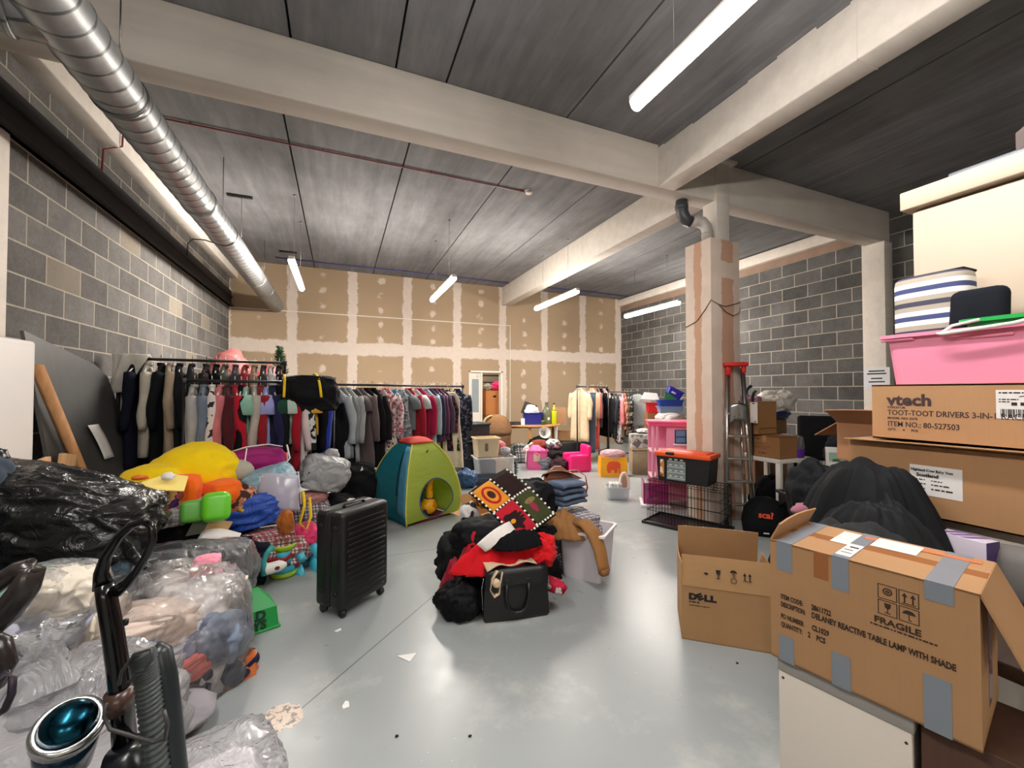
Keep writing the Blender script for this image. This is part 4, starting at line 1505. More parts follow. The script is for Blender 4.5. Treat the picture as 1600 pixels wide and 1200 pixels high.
t_ = thing('dust_brush', 'teal plastic handle leaning on the white bottles', 'brush', at(412, 900, 3.05), .2)
m = MB(); m.tube([(0, 0, .0), (0, .02, .1), (.02, .03, .15), (.06, .03, .2)], [.02, .018, .018, .022], 12); m.build('handle', plastic(52, 150, 150, .4), t_)
heap('teal_tray', 'small teal plastic tray on the tartan bag edge', 'tray', at(387, 860, 3.2), (.14, .1, .06), plastic(70, 128, 110, .4), 77, sub=3, amp=.05)
heap('red_cloth', 'red cloth scrap between the grey bag and white bottle', 'cloth', at(393, 880, 3.1), (.1, .1, .1), fabric(180, 24, 36), 78, sub=3)
heap('white_packet', 'white paper packet above the white bottles', 'packet', at(402, 880, 3.2), (.14, .1, .1), fabric(220, 208, 204), 79, sub=3, box=.5)

# green collecting box with cut-out lettering
t_ = thing('collecting_box', 'green plastic collecting box with cut-out lettering on the floor', 'collecting box', (-.5, 3.02, 0), .35)
GB = plastic(22, 140, 62, .4)
m = MB()
r0 = [(-.13, -.11, 0), (.13, -.11, 0), (.13, .11, 0), (-.13, .11, 0)]
r1 = [(-.12, -.1, .13), (.12, -.1, .13), (.12, .1, .13), (-.12, .1, .13)]
r2 = [(-.045, -.02, .22), (.045, -.02, .22), (.045, .04, .22), (-.045, .04, .22)]
m.loft([r0, r1, r2], False); m.build('box_body', GB, t_)
m = MB(); m.bb(-.14, .14, -.12, .12, 0, .016, .005); m.build('base_flange', GB, t_)
DKG = plastic(10, 48, 26, .6)
lettering('OLD', .075, DKG, t_, (-.095, -.1075, .075), face_rot((1, 0, 0), (0, .08, 1)), 1.0, bold=.004, name='cut_out_lettering')
lettering('TOYS', .07, DKG, t_, (-.105, -.112, .02), face_rot((1, 0, 0), (0, .08, 1)), .95, bold=.004, name='cut_out_lettering')

for (x, y, sz, c, sd, lb) in ((.42, 5.62, (.62, .42, .5), (22, 21, 24), 81, 'black bags of clothes under the left half of the long rail'), (1.0, 5.95, (.66, .42, .44), (30, 28, 32), 82, 'dark bundle under the middle of the long rail behind the play tent')):
    heap('clothes_heap', lb, 'clothes heap', (x, y, 0), sz, fabric(*c), sd, sub=5)
# cardboard offcut and papers on the pile
o = MB(); o.prism([(0, 0), (.14, -.02), (.17, .06), (.03, .12)], 0, .006); o = o.build('cardboard_scrap', cardboard(206, 168, 120), None, at(318, 832, 2.9), rot=(.5, 0, .2)); tag(o, 'tan cardboard scrap on top of the pile', 'cardboard')
o = MB(); o.sheet(lambda u, v: (.24 * u, .1 * v, .02 * math.sin(4 * u) + .02 * v), 8, 4, .003); o = o.build('paper_sheet', painted(214, 206, 204, .7), None, at(306, 846, 2.8), rot=(.2, .1, -.1)); tag(o, 'crumpled pale paper beneath the tan cardboard scrap', 'paper')
o = MB(); o.prism([(0, 0), (.15, .02), (.13, .16), (.02, .13)], 0, .004); o = o.build('mesh_pouch', clear_plastic(150, 156, 140, .6, .3), None, at(290, 838, 2.9), rot=(.9, 0, -.2)); tag(o, 'grey clear pouch with a black border beside the green tub', 'pouch')
# ================================================================ FOREGROUND BAGS
def clear_bag(label, c, size, seed, contents, haze=.15, tint=(232, 232, 236), rotz=0, knot=None, box=.82, tilt=(0, 0), amp=.065, name='clear_bag', labels=None, sub=5):
    """see-through bag (thing) and the pieces of clothing inside it (things of their own)"""
    t = thing(name, label, 'bag', c, rotz)
    m = MB(); m.blob((0, 0, 0), size, seed, sub, .10, amp, 1.9, (1, .8, .5), box, .8, fine=.5, tilt=tilt, poly=True)
    m.build('bag_film', film(tint, haze), t)
    if knot:
        k = MB()
        x, y, z = knot
        rings = []
        rs = random.Random(seed)
        for i in range(9):
            f = i / 8
            r = .09 * (1 - f) ** 1.5 + .014 + (.05 * (f - .6) / .4 if f > .6 else 0)
            ring = []
            for q in range(18):
                a = 2 * PI * q / 18
                rr = r * (1 + .35 * math.sin(5 * a + seed) * (.3 + f))
                ring.append((x + rr * math.cos(a) + .03 * f * f, y + rr * math.sin(a), z + .17 * f))
            rings.append(ring)
        k.loft(rings, True, False); k.build('gathered_neck', film(tint, haze + .12), t)
    R = rotm(0, 0, rotz)
    for i, (off, sz, mat, nm, lb, cat) in enumerate(contents):
        grow = 1.12
        heap(nm, lb, cat, Vector(c) + R @ Vector((off[0] * .85, off[1] * .85, max(.012, off[2] * .9))), tuple(q * grow for q in sz), mat, seed * 10 + i, rotz=rotz + i * .25, amp=.12, freq=2.2, lump=.14, box=.85, sub=5)
    return t


F = fabric
# big knotted black refuse sack lying on top of the others
t_ = thing('refuse_sack', 'large shiny black refuse sack lying across the clear bags', 'bag', at(82, 886, 2.3), -.12)
m = MB(); m.blob((.0, 0, 0), (.86, .6, .44), 401, 6, .12, .07, 1.8, (.5, 1, 1), .85, .8, fine=.5, tilt=(0, .33), poly=True); m.build('sack_body', bag_poly(24, 25, 25, .24), t_)
k = MB()
rings = []
for i in range(10):
    f = i / 9
    r = .15 * (1 - f) ** 1.3 + .018 + (.05 * max(0, f - .65))
    rings.append([(-.2 - .05 * f + r * .5 * math.sin(a) + .01 * math.sin(5 * a), r * math.cos(a) * (1 + .25 * math.sin(4 * a)), .40 + .26 * f - r * .25 * math.sin(a) * (1 + .2 * math.cos(5 * a))) for a in [2 * PI * q / 20 for q in range(20)]])
k.loft(rings); k.build('gathered_neck', bag_poly(24, 25, 25, .24), t_)
m = MB(); m.tube([(.45, -.2, .12), (.52, -.24, .06), (.58, -.26, .03), (.6, -.24, -.03)], [.03, .022, .016, .02], 10); m.build('twisted_corner', bag_poly(24, 25, 25, .24), t_)
heap('navy_sack', 'dark slate blue fabric bag at the left edge of the picture', 'bag', at(-62, 900, 2.1), (.46, .5, .66), F(44, 56, 70), 402, box=.8, sub=5)
heap('clothes_heap', 'dark hidden heap of bagged clothes under the black refuse sack', 'clothes heap', (-1.42, 2.55, 0), (.95, .9, .62), bag_poly(60, 62, 66, .4), 403, box=.75, sub=5)

clear_bag('frosted bag with mint and cream clothes at the left under the black sack', at(62, 1042, 1.72), (.42, .4, .46), 410,
          [((-.1, 0, .28), (.26, .24, .14), F(150, 200, 184), 'folded_knit', 'mint green knit inside the frosted bag on the left', 'knitwear'),
           ((.1, -.05, .26), (.2, .22, .17), F(222, 212, 196), 'cream_blouse', 'cream garment at the top right of the frosted left bag', 'top'),
           ((.0, -.04, .05), (.34, .3, .24), F(172, 174, 188), 'grey_blouse', 'pale lilac grey blouse low inside the frosted left bag', 'blouse')], .1, box=.72)
clear_bag('clear bag of cream frills between the frosted bag and the black handle', at(132, 1065, 1.8), (.3, .32, .42), 411,
          [((.0, -.02, .14), (.24, .24, .24), F(226, 212, 190), 'frilled_blouse', 'cream frilled blouse inside the narrow clear bag', 'blouse')], .04)
clear_bag('blue tinted bag of folded clothes behind the black handle', at(140, 962, 2.25), (.34, .3, .36), 412,
          [((.0, -.02, .08), (.28, .24, .24), F(84, 120, 150), 'denim_shirt', 'light denim shirt inside the blue tinted bag', 'shirt')], .12, (150, 190, 214))
clear_bag('smoky clear bag of black clothes below the black refuse sack', at(262, 985, 2.55), (.66, .5, .58), 413,
          [((-.02, -.02, .1), (.56, .4, .4), F(44, 43, 46), 'black_jumper', 'black jumper filling the smoky clear bag', 'jumper'),
           ((-.2, -.14, .36), (.24, .16, .12), F(220, 120, 116), 'coral_vest', 'coral vest near the top of the smoky clear bag', 'vest')], .05)
clear_bag('round grey clear bag beside the green collecting box', at(340, 948, 2.72), (.44, .42, .48), 414,
          [((0, 0, .05), (.38, .36, .36), F(92, 90, 92), 'grey_coat', 'grey coat pressed inside the round clear bag', 'coat')], .07, tint=(210, 210, 212))
clear_bag('large clear bag of white and blue-grey clothes in front of the pile', at(262, 1098, 2.08), (.72, .68, .72), 415,
          [((-.12, -.17, .40), (.40, .28, .2), F(224, 204, 190), 'blush_blouse', 'blush pink blouse at the top of the large clear bag', 'blouse'),
           ((-.08, -.24, .26), (.44, .2, .24), mottled((140, 148, 176), (92, 100, 128), (206, 210, 222), scale=16), 'print_dress', 'blue and grey printed dress in the large clear bag', 'dress'),
           ((.04, -.25, .15), (.34, .16, .16), F(54, 54, 60), 'black_blouse', 'dark grey top low in the large clear bag', 'top'),
           ((.13, -.26, .25), (.30, .10, .10), F(240, 130, 116), 'coral_blouse', 'coral pink sleeve across the large clear bag', 'top'),
           ((.24, -.2, .26), (.22, .22, .2), F(128, 140, 160), 'slate_shirt', 'slate blue shirt at the right of the large clear bag', 'shirt'),
           ((-.04, -.24, .02), (.44, .2, .16), F(166, 180, 148), 'sage_blouse', 'pale sage green top at the bottom of the large clear bag', 'top'),
           ((.08, .1, .06), (.5, .36, .5), F(206, 200, 196), 'white_blouse', 'off-white bundle at the back of the large clear bag', 'blouse'),
           ((.24, -.16, .0), (.24, .28, .22), mottled((34, 34, 62), (200, 110, 60), (214, 208, 202), scale=14), 'floral_dress', 'navy floral dress at the bottom corner of the large clear bag', 'dress')], .02, rotz=.3, box=.72)
clear_bag('white translucent bag slumped against the round grey one', at(338, 1012, 2.4), (.34, .4, .44), 416,
          [((-.0, 0, .02), (.28, .33, .36), F(226, 220, 208), 'white_shirt', 'white shirt inside the translucent bag by the round one', 'shirt'),
           ((-.05, -.04, .45), (.13, .12, .14), F(238, 150, 170), 'pink_bow', 'rose pink cloth tied at the top of the translucent bag', 'cloth')], .22)
clear_bag('empty white polythene bag spread on the floor in the foreground', (-.42, 1.72, 0), (.5, .52, .2), 417,
          [((-.02, -.02, .02), (.34, .36, .1), F(238, 232, 234), 'white_cloth', 'white cloth inside the polythene bag on the floor', 'cloth')], .3, rotz=.4, amp=.09, box=.7)
clear_bag('grey white polythene bag stretched in folds at the lower left', at(85, 1290, 1.36), (.56, .5, .56), 418,
          [((-.1, 0, .1), (.34, .3, .3), F(166, 150, 150), 'mauve_blouse', 'dull mauve top inside the folded polythene bag', 'top'),
           ((.1, 0, .26), (.26, .24, .2), F(176, 140, 126), 'peach_blouse', 'peach top near the peak of the folded polythene bag', 'top')], .15, knot=(-.02, -.05, .5), amp=.09)
clear_bag('dim clear bag under the grey white one at the bottom edge', at(20, 1330, 1.3), (.5, .46, .4), 419,
          [((0, 0, .05), (.4, .36, .26), F(150, 110, 112), 'rose_cloth', 'dusky rose cloth in the dim clear bag', 'cloth')], .1)
# supports under the front row of bags
heap('clothes_heap', 'grey heap of bagged clothes beneath the foremost bags', 'clothes heap', (-1.02, 1.75, 0), (.95, 1.0, .58), bag_poly(140, 138, 140, .4), 420, box=.75, sub=5)
heap('clothes_heap', 'low pale heap of cloth under the large clear bag', 'clothes heap', (-.78, 2.2, 0), (.5, .5, .2), F(150, 146, 150), 421, sub=4)

# ---------------------------------------------------------------- upright vacuum cleaner in the near corner
VB = Vector((-.52, 1.02, 0))
t_ = thing('vacuum_cleaner', 'black upright vacuum cleaner with long handle loop and blue canister', 'vacuum cleaner', VB)
VK = plastic(10, 10, 11, .18, .03)
def rel(px, py, d):
    return at(px, py, d) - VB
m = MB()
m.tube([rel(p, q, 1.06) for p, q in ((196, 1180), (190, 1090), (184, 1040), (176, 985), (167, 935), (163, 912))], [.034, .032, .031, .030, .028, .026], 16, flat=(1, .7))
m.build('handle_shaft', VK, t_)
lp = [(162, 918), (158, 895), (166, 868), (186, 838), (206, 820), (226, 815), (237, 822), (239, 842), (230, 866), (214, 892), (198, 912), (182, 924)]
m = MB(); m.tube([rel(p, q, 1.06) for p, q in lp], [.022, .015, .012, .0105, .01, .0098, .0095, .0095, .0095, .0095, .012, .016], 14, closed=False); m.build('handle_loop', VK, t_)
m = MB(); m.tube([rel(227, 813, 1.05), rel(228, 811, 1.05)], .008, 8); m.tube([rel(196, 976, 1.02), rel(197, 968, 1.02)], .006, 8); m.build('cord_hook', VK, t_)
m = MB(); m.tube([rel(186, 1078, 1.05), rel(188, 1108, 1.05)], .036, 16, flat=(1, .8)); m.build('handle_joint', plastic(70, 50, 42, .3), t_)
# ribbed hose looped beside the handle
HO = plastic(70, 76, 76, .4)
m = MB()
hp = [(262, 1330), (252, 1250), (243, 1180), (236, 1110), (230, 1060), (226, 1035), (222, 1022)]
P = [rel(p, q, .98) for p, q in hp]
pts, rr = [], []
for i in range(len(P) - 1):
    for j in range(28):
        f = j / 28
        pts.append(P[i].lerp(P[i + 1], f)); rr.append(.026 + .0035 * math.sin(j * PI / 2))
pts.append(P[-1]); rr.append(.03)
m.tube(pts, rr, 18, flat=(1, .85)); m.build('ribbed_hose', HO, t_)
m = MB()
hp = [(240, 1014), (248, 1020), (256, 1060), (264, 1130), (272, 1210), (280, 1300)]
m.tube([rel(p, q, 1.02) for p, q in hp], [.02, .026, .028, .028, .028, .028], 14); m.build('hose_back', plastic(28, 34, 38, .35), t_)
m = MB(); m.tube([rel(p, q, .95) for p, q in ((186, 1070), (190, 1050), (210, 1022), (236, 1014), (238, 1030), (224, 1050), (200, 1066))], .0035, 8)
m.tube([rel(p, q, .93) for p, q in ((166, 1100), (162, 1118), (172, 1140), (200, 1148), (240, 1160), (258, 1155), (262, 1130), (256, 1110))], .004, 8)
m.build('mains_flex', plastic(60, 58, 58, .4), t_)
# blue canister with a silver collar
cc = rel(108, 1128, .98)
Rk = rotm(math.radians(20), math.radians(22), -.3) @ Matrix.Diagonal((.74, .74, .74))
m = MB(); m.lathe([(.0, .045), (.03, .043), (.052, .032), (.066, .012), (.07, -.01)], cc, 32, rot=Rk); m.build('dome_lid', metal(24, 70, 88, .22), t_, label='metallic teal dome lid')
m = MB(); m.lathe([(.07, -.012), (.084, -.002), (.09, -.018), (.088, -.046), (.074, -.05)], cc, 32, rot=Rk); m.build('silver_collar', metal(206, 206, 204, .25), t_)
m = MB(); m.lathe([(.05, -.24), (.07, -.22), (.078, -.12), (.077, -.034)], cc, 32, rot=Rk); m.build('canister', plastic(16, 44, 64, .15), t_)
m = MB(); m.tube([rel(196, 1170, 1.03), rel(202, 1240, 1.03), Vector((.03, .0, .32)), Vector((.0, -.02, .08))], [.05, .085, .1, .09], 20, flat=(1, .8)); m.build('motor_body', plastic(20, 22, 26, .25), t_)
m = MB(); m.box((0, -.1, .045), (.3, .26, .08), None, .03, 3); m.build('floor_head', VK, t_)

# second appliance: curved brown-black handle entering at the left edge
WB = Vector((-.86, .78, 0))
t_ = thing('upright_cleaner', 'dark brown curved cleaner handle at the left edge of the picture', 'vacuum cleaner', WB)
BR = plastic(44, 38, 36, .25)
m = MB(); m.tube([at(p, q, .92) - WB for p, q in ((-70, 1010), (-25, 985), (12, 955), (38, 920), (52, 890), (46, 884), (28, 890), (-10, 916), (-60, 950))], [.03, .028, .027, .026, .02, .016, .018, .02, .022], 16); m.build('handle_loop', BR, t_)
m = MB(); m.tube([at(p, q, .92) - WB for p, q in ((-40, 1000), (-10, 1015), (2, 1040), (-10, 1070))], [.03, .032, .026, .02], 14); m.build('handle_grip', BR, t_)
m = MB(); m.tube([at(-40, 1000, .92) - WB, Vector((-.02, .02, .5)), Vector((0, 0, .1))], [.03, .05, .09], 16); m.box((0, .02, .05), (.3, .28, .09), None, .03); m.build('cleaner_body', BR, t_)
m = MB(); m.tube([at(p, q, .88) - WB for p, q in ((-20, 1080), (10, 1050), (20, 1060), (18, 1085), (8, 1108), (-10, 1120))], .007, 8); m.build('mains_flex', plastic(40, 30, 44, .4), t_)
# ================================================================ CENTRE OF THE FLOOR
# ---- black hard-shell suitcase
ang = math.radians(42)
t_ = thing('suitcase', 'black ribbed hard-shell suitcase standing on its wheels', 'suitcase', (.02, 2.86, 0), ang)
SB = plastic(13, 13, 14, .42, .04)
W, D, HB_, HT = .43, .25, .055, .68
m = MB()
for (a, b) in ((0, D / 2 - .004), (D / 2 + .004, D)):
    m.box((W / 2, (a + b) / 2, (HB_ + HT) / 2), (W, b - a, HT - HB_), None, .034, 5)
m.build('shell', SB, t_)
m = MB(); m.box((W / 2, D / 2, (HB_ + HT) / 2), (W - .01, .02, HT - HB_ - .01), None, .008); m.build('zip_band', plastic(14, 14, 15, .6), t_)
for k in range(15):
    m = MB(); z = HT - .075 - k * .036
    m.box((W / 2, -.0005, z), (W - .085 - (.0 if k % 2 else .02), .008, .016), None, .004, 2); m.build('rib', SB, t_)
m = MB(); m.tube([(W / 2 - .09, D / 2, HT - .004), (W / 2 - .08, D / 2, HT + .014), (W / 2 + .08, D / 2, HT + .014), (W / 2 + .09, D / 2, HT - .004)], .011, 10, flat=(1.3, .7)); m.build('carry_handle', SB, t_)
for x in (.045, W - .045):
    for y in (.04, D - .04):
        m = MB(); m.cyl((x - .014, y, .027), (x + .014, y, .027), .027, 18); w_ = m.build('wheel', plastic(26, 26, 28, .4), t_)
        m = MB(); m.box((x, y + .004, .047), (.04, .034, .026), None, .008); m.build('wheel_fork', SB, w_)
for z in (.16, .58):
    for y in (D * .25, D * .75):
        m = MB(); m.lathe([(.017, -.004), (.017, .004), (.012, .006)], (-.002, y, z), 16, rot=rotm(0, -PI / 2, 0)); m.build('side_stud', plastic(12, 12, 12, .6), t_)

# ---- pop-up play tent
ta = math.radians(24.8)
t_ = thing('play_tent', 'pop-up play tent with lime front, teal side and round opening', 'play tent', (.84, 5.0, 0), ta)
TH = .93
def hw(v):
    return .03 + .36 * max(0, 1 - v ** 2.3) ** .62 * (.88 + .12 * min(1, v * 5))
def panel(k):
    def fn(u, v):
        w = hw(v)
        x = w * u
        y = -w * (1 - .10 * (1 - u * u) * (1 - v))
        z = TH * v + .0
        c, s = math.cos(k * PI / 2), math.sin(k * PI / 2)
        return Vector((c * x - s * y, s * x + c * y, z))
    return fn
def tent_cloth(r, g, b):
    t = NT('tent nylon')
    o = t.coord()
    n = t.noise(t.map(o, (3, 3, 7), (.6, .5, 0)), 2, 3)
    c = srgb(r, g, b)
    d = t.bsdf(c, .6, 0, t.bump(n, .5, .03), .3)
    tl = t.n('BsdfTranslucent'); t.set(tl.inputs[0], c)
    mx = t.n('MixShader'); mx.inputs[0].default_value = .35
    t.t.links.new(d, mx.inputs[1]); t.t.links.new(tl.outputs[0], mx.inputs[2])
    return t.end(mx.outputs[0])
LIME, TEAL, RED_, BLUE_ = tent_cloth(184, 202, 84), tent_cloth(38, 140, 156), tent_cloth(226, 76, 62), tent_cloth(62, 134, 190)
f0 = panel(0)
# front panel: rings from the round opening out to the panel outline
m = MB()
NS, NR = 64, 9
outl = []
for q in range(NS):
    a = 2 * PI * q / NS
    ca, sa = math.cos(a), math.sin(a)
    k_ = 1 / max(abs(ca), abs(sa))
    outl.append((max(-1, min(1, ca * k_)), .5 + .46 * max(-1, min(1, sa * k_)) - .0))
rings = []
for j in range(NR + 1):
    f = j / NR
    ring = []
    for q in range(NS):
        a = 2 * PI * q / NS
        inn = (.10 + .60 * math.cos(a), .275 + .235 * math.sin(a))
        ou = outl[q]
        ring.append(f0(inn[0] + (ou[0] - inn[0]) * f, max(0.012, inn[1] + (ou[1] - inn[1]) * f)))
    rings.append(ring)
outer = rings + [[p + Vector((0, .006, 0)) for p in r] for r in reversed(rings)]
outer.append(outer[0])
m.loft(outer, True, False)
m.build('front_panel', LIME, t_, label='lime green front panel with round opening')
m = MB(); m.tube([p + Vector((0, -.003, 0)) for p in rings[0]], .006, 8, closed=True); m.build('opening_hem', fabric(60, 92, 120), t_)
for k, mt, nm in ((3, TEAL, 'teal'), (1, LIME, 'lime'), (2, BLUE_, 'blue')):
    fk = panel(k)
    m = MB(); m.sheet(lambda u, v: fk(2 * u - 1, .012 + .948 * v), 12, 18, .006); m.build('side_panel', mt, t_, label=nm + ' side panel')
f3 = panel(3)
m = MB(); m.sheet(lambda u, v: f3(.45 + .5 * u - .0 * v, .12 + .78 * v) + Vector((-.006, 0, 0)), 5, 14, .004); m.build('zip_flap', tent_cloth(96, 172, 204), t_)
m = MB(); m.tube([f3(.42, .34 + .5 * i / 8) + Vector((-.01, 0, 0)) for i in range(9)], .004, 6); m.build('zip', BLACK, t_)
m = MB(); m.loft([[(hw(v) + .012) * Vector((cx, cy, 0)) + Vector((0, 0, TH * v + .004)) for cx, cy in ((-1, -1), (0, -1), (1, -1), (1, 0), (1, 1), (0, 1), (-1, 1), (-1, 0))] for v in (.925, .945, .965, .98, .99)]); m.build('roof_cap', RED_, t_, label='red roof cap')
m = MB()
for k in range(4):
    fk = panel(k)
    m2 = MB(); m2.tube([fk(1, .01 + .95 * i / 20) for i in range(21)], .009, 8); m2.build('edge_wire', fabric(206, 200, 90), t_)
m = MB(); m.bb(-.3, .3, -.3, .3, .0, .006); m.build('tent_floor', fabric(120, 26, 34), t_)
m = MB(); m.box(f0(.0, .83) + Vector((0, -.012, 0)), (.016, .01, .05), rotm(.5, 0, 0), .003); m.build('toggle', fabric(120, 60, 40), t_)
# toy giraffe inside
gv = Vector((.84, 5.0, 0)) + rotm(0, 0, ta) @ Vector((.03, -.16, .008))
t_ = thing('toy_giraffe', 'yellow plastic toy giraffe standing inside the play tent', 'toy', gv, ta)
YG = mottled((242, 176, 30), (242, 176, 30), (214, 130, 24), scale=16, rough=.35)
m = MB(); m.blob((.04, 0, .03), (.21, .2, .2), 61, 4, .08, .02, 1.5, fine=.1); m.build('body', YG, t_)
m = MB(); m.tube([(.05, 0, .18), (.05, 0, .26), (.055, .0, .36), (.05, 0, .42)], [.05, .043, .042, .055], 16); m.build('neck', YG, t_)
m = MB(); m.blob((.04, -.01, .41), (.16, .13, .07), 62, 4, .08, .02, 1.5); m.build('head', YG, t_)
for x in (-.0, .08):
    m = MB(); m.tube([(x, 0, .47), (x, 0, .5)], [.01, .014], 8); m.build('horn', YG, t_)
m = MB(); m.lathe([(.052, 0), (.055, .01), (.05, .02)], (.05, 0, .195), 18); m.build('collar', plastic(60, 60, 80), t_)
m = MB(); m.tube([(-.12, -.03, .0), (-.12, -.03, .06), (-.1, -.03, .14)], [.055, .05, .02], 14); m.build('foot', YG, t_)
m = MB(); m.box((-.04, -.05, .05), (.04, .04, .1), None, .012); m.build('buckle', plastic(44, 50, 80), t_)

# ---- black work bag
t_ = thing('work_bag', 'black leather work bag with loop handle in front of the clothes pile', 'bag', (1.06, 2.47, 0), math.radians(-9))
LB = leather(16, 16, 17)
m = MB()
rg = []
for z, g, dy in ((0, .0, 0), (.02, .012, 0), (.12, .008, .0), (.24, .0, .005), (.3, -.02, .012), (.315, -.035, .016)):
    w, d0, d1 = .205 + g, -.0 - g + dy, .19 + g - dy
    rg.append([(-w, d0, z), (-w * .5, d0 - .006, z), (0, d0 - .01, z), (w * .5, d0 - .006, z), (w, d0, z), (w, d1, z), (0, d1, z), (-w, d1, z)])
m.loft(rg, False); m.build('bag_body', LB, t_)
m = MB(); m.sheet(lambda u, v: ((u - .5) * .415, -.016 - .004 * math.sin(PI * u) + (.0 if v < .4 else .2 * (v - .4) / .6), (.215 + .105 * v / .4) if v < .4 else .32 + .006 * math.sin(PI * u)), 8, 10, .006); m.build('front_flap', leather(20, 20, 21), t_)
m = MB(); m.tube([(-.07, -.022, .235), (-.075, -.032, .16), (-.06, -.036, .09), (-.03, -.038, .062), (.02, -.038, .06), (.055, -.036, .085), (.075, -.032, .16), (.075, -.022, .235)], .011, 10); m.build('loop_handle', LB, t_)
for x in (-.07, .075):
    m = MB(); m.box((x, -.02, .24), (.03, .012, .05), None, .004); m.build('handle_tab', LB, t_)
m = MB(); m.tube([(-.215, .0, .28), (-.222, .03, .2), (-.218, .01, .08)], .004, 6); m.build('side_zip', CHROME, t_)
t_ = thing('trench_belt', 'beige trench coat belt coiled over the black work bag', 'belt', (.98, 2.5, .33), 0)
BE = fabric(206, 180, 148)
m = MB(); m.sheet(lambda u, v: (-.12 + .34 * u, -.03 + .12 * v + .02 * math.sin(4 * u), .004 + .022 * math.sin(6 * u + 2 * v) ** 2 + .01 * v), 16, 5, .006); m.build('folded_cloth', BE, t_)
m = MB(); m.ribbon([(-.06, -.05, .01), (-.1, -.065, -.03), (-.115, -.072, -.09), (-.09, -.078, -.13), (-.06, -.078, -.12), (-.05, -.075, -.06), (-.03, -.06, .0)], .035, .004, (.3, 1, .3)); m.build('belt_loop', BE, t_)
m = MB(); m.lathe([(.022, 0), (.026, .03), (.02, .05), (.012, .05)], (-.08, -.06, -.05), 14, rot=rotm(PI / 2, .4, 0)); m.build('rolled_end', BE, t_)

# ---- mixed clothes pile
heap('clothes_heap', 'black clothes at the base of the centre pile', 'clothes heap', (1.12, 3.0, 0), (.86, .66, .44), BLACK, 501, box=.8, sub=5, amp=.16)
heap('rucksack', 'small black rucksack slumped left of the work bag', 'rucksack', (.74, 2.66, 0), (.3, .3, .26), fabric(16, 16, 18, .6), 502, amp=.16, sub=5)
heap('red_jumper', 'bright red jumper spread across the front of the centre pile', 'jumper', at(785, 880, 2.84), (.74, .38, .2), fabric(196, 14, 26), 503, drape=True, wave=.22)
heap('black_trousers', 'black trousers folded through the red jumper', 'trousers', at(812, 853, 2.76), (.36, .18, .10), BLACK, 504, drape=True, wave=.25)
heap('red_sleeve', 'red sleeve at the right side of the centre pile beside the white bin', 'jumper', at(846, 884, 2.84), (.2, .2, .24), fabric(206, 18, 26), 505, amp=.2, sub=5)
heap('black_jacket', 'rounded black jacket on the left of the centre pile', 'jacket', at(752, 868, 2.98), (.44, .42, .31), fabric(19, 19, 21, .7), 506, amp=.08, freq=1.7, sub=5)
o = MB(); o.sheet(lambda u, v: (-.13 + .27 * u - .05 * v, -.06 + .14 * v * (.25 + .75 * u), .03 * math.sin(PI * u) + .05 * v), 10, 6, .006); o = o.build('white_cloth', fabric(232, 226, 220), None, at(782, 842, 2.78), rot=(.6, -.12, 0)); tag(o, 'crisp white cloth tucked into the red jumper', 'cloth')
heap('red_lining', 'dark red lining edge above the white cloth', 'cloth', at(752, 872, 2.84), (.3, .2, .18), fabric(168, 16, 36), 508, drape=True)
heap('crimson_skirt', 'crimson satin cloth hanging out at the left of the pile', 'cloth', at(714, 926, 2.86), (.22, .24, .24), fabric(150, 18, 44, .5), 509, drape=True, wave=.25, folds=6)
heap('red_trainer', 'red and grey trainer on the floor beside the white bin', 'shoe', at(866, 924, 2.78), (.1, .2, .1), mottled((178, 30, 56), (178, 30, 56), (200, 196, 190), scale=20), 510, sub=4, rotz=.3)
heap('black_coat', 'black coat behind the tapestry on the centre pile', 'coat', at(826, 822, 3.5), (.5, .44, .46), fabric(22, 22, 24, .7), 511, amp=.09, freq=1.8, sub=5)
heap('black_cloth', 'black cloth between the tapestry and the red sleeve', 'cloth', at(846, 842, 3.0), (.22, .16, .12), BLACK, 512, amp=.18, sub=5)
heap('beige_cloth', 'beige cloth peeping out at the back of the centre pile', 'cloth', at(795, 772, 3.75), (.2, .14, .16), fabric(196, 172, 150), 513, sub=4)
heap('print_scarf', 'black and white printed scarf at the left of the tapestry', 'scarf', at(733, 838, 3.4), (.16, .2, .3), mottled((220, 214, 208), (40, 38, 42), (220, 214, 208), scale=12), 514, amp=.2, sub=4)
heap('orange_scarf', 'rust orange patterned scarf behind the tapestry', 'scarf', at(765, 790, 3.5), (.34, .2, .18), mottled((196, 110, 36), (120, 60, 30), (214, 150, 60), scale=22), 515, amp=.18, sub=4)

# tapestry cloth with patches, draped over the pile
tp = at(800, 786, 3.02)
t_ = thing('tapestry', 'appliqued cloth of orange, red and green patches with a black hand shape', 'textile', tp, .05, rot=(rotm(0, 0, math.radians(-22)) @ rotm(math.radians(42), math.radians(6), 0) @ rotm(0, 0, math.radians(-43))).to_euler())
def tap(x, y):
    return Vector((x, y, .03 * math.cos(3.4 * x) + .02 * math.cos(5 * y + 1) - .35 * x * x - .3 * y * y))
def patch(nm, x0, x1, y0, y1, dz, mat, lab=None):
    m = MB(); m.sheet(lambda u, v: tap(x0 + (x1 - x0) * u, y0 + (y1 - y0) * v) + Vector((0, 0, dz)), 8, 8, .003); return m.build(nm, mat, t_, label=lab)
patch('backing_cloth', -.27, .27, -.19, .19, 0, fabric(30, 22, 22))
PO_, PR_, PG_ = fabric(214, 138, 34), fabric(172, 22, 40), fabric(58, 62, 34)
patch('cloth_patch', -.25, -.015, -.175, -.005, .004, PO_, 'orange patch')
patch('cloth_patch', -.0, .25, -.175, .0, .004, PR_, 'red patch')
patch('cloth_patch', .0, .25, .015, .175, .004, PG_, 'olive patch')
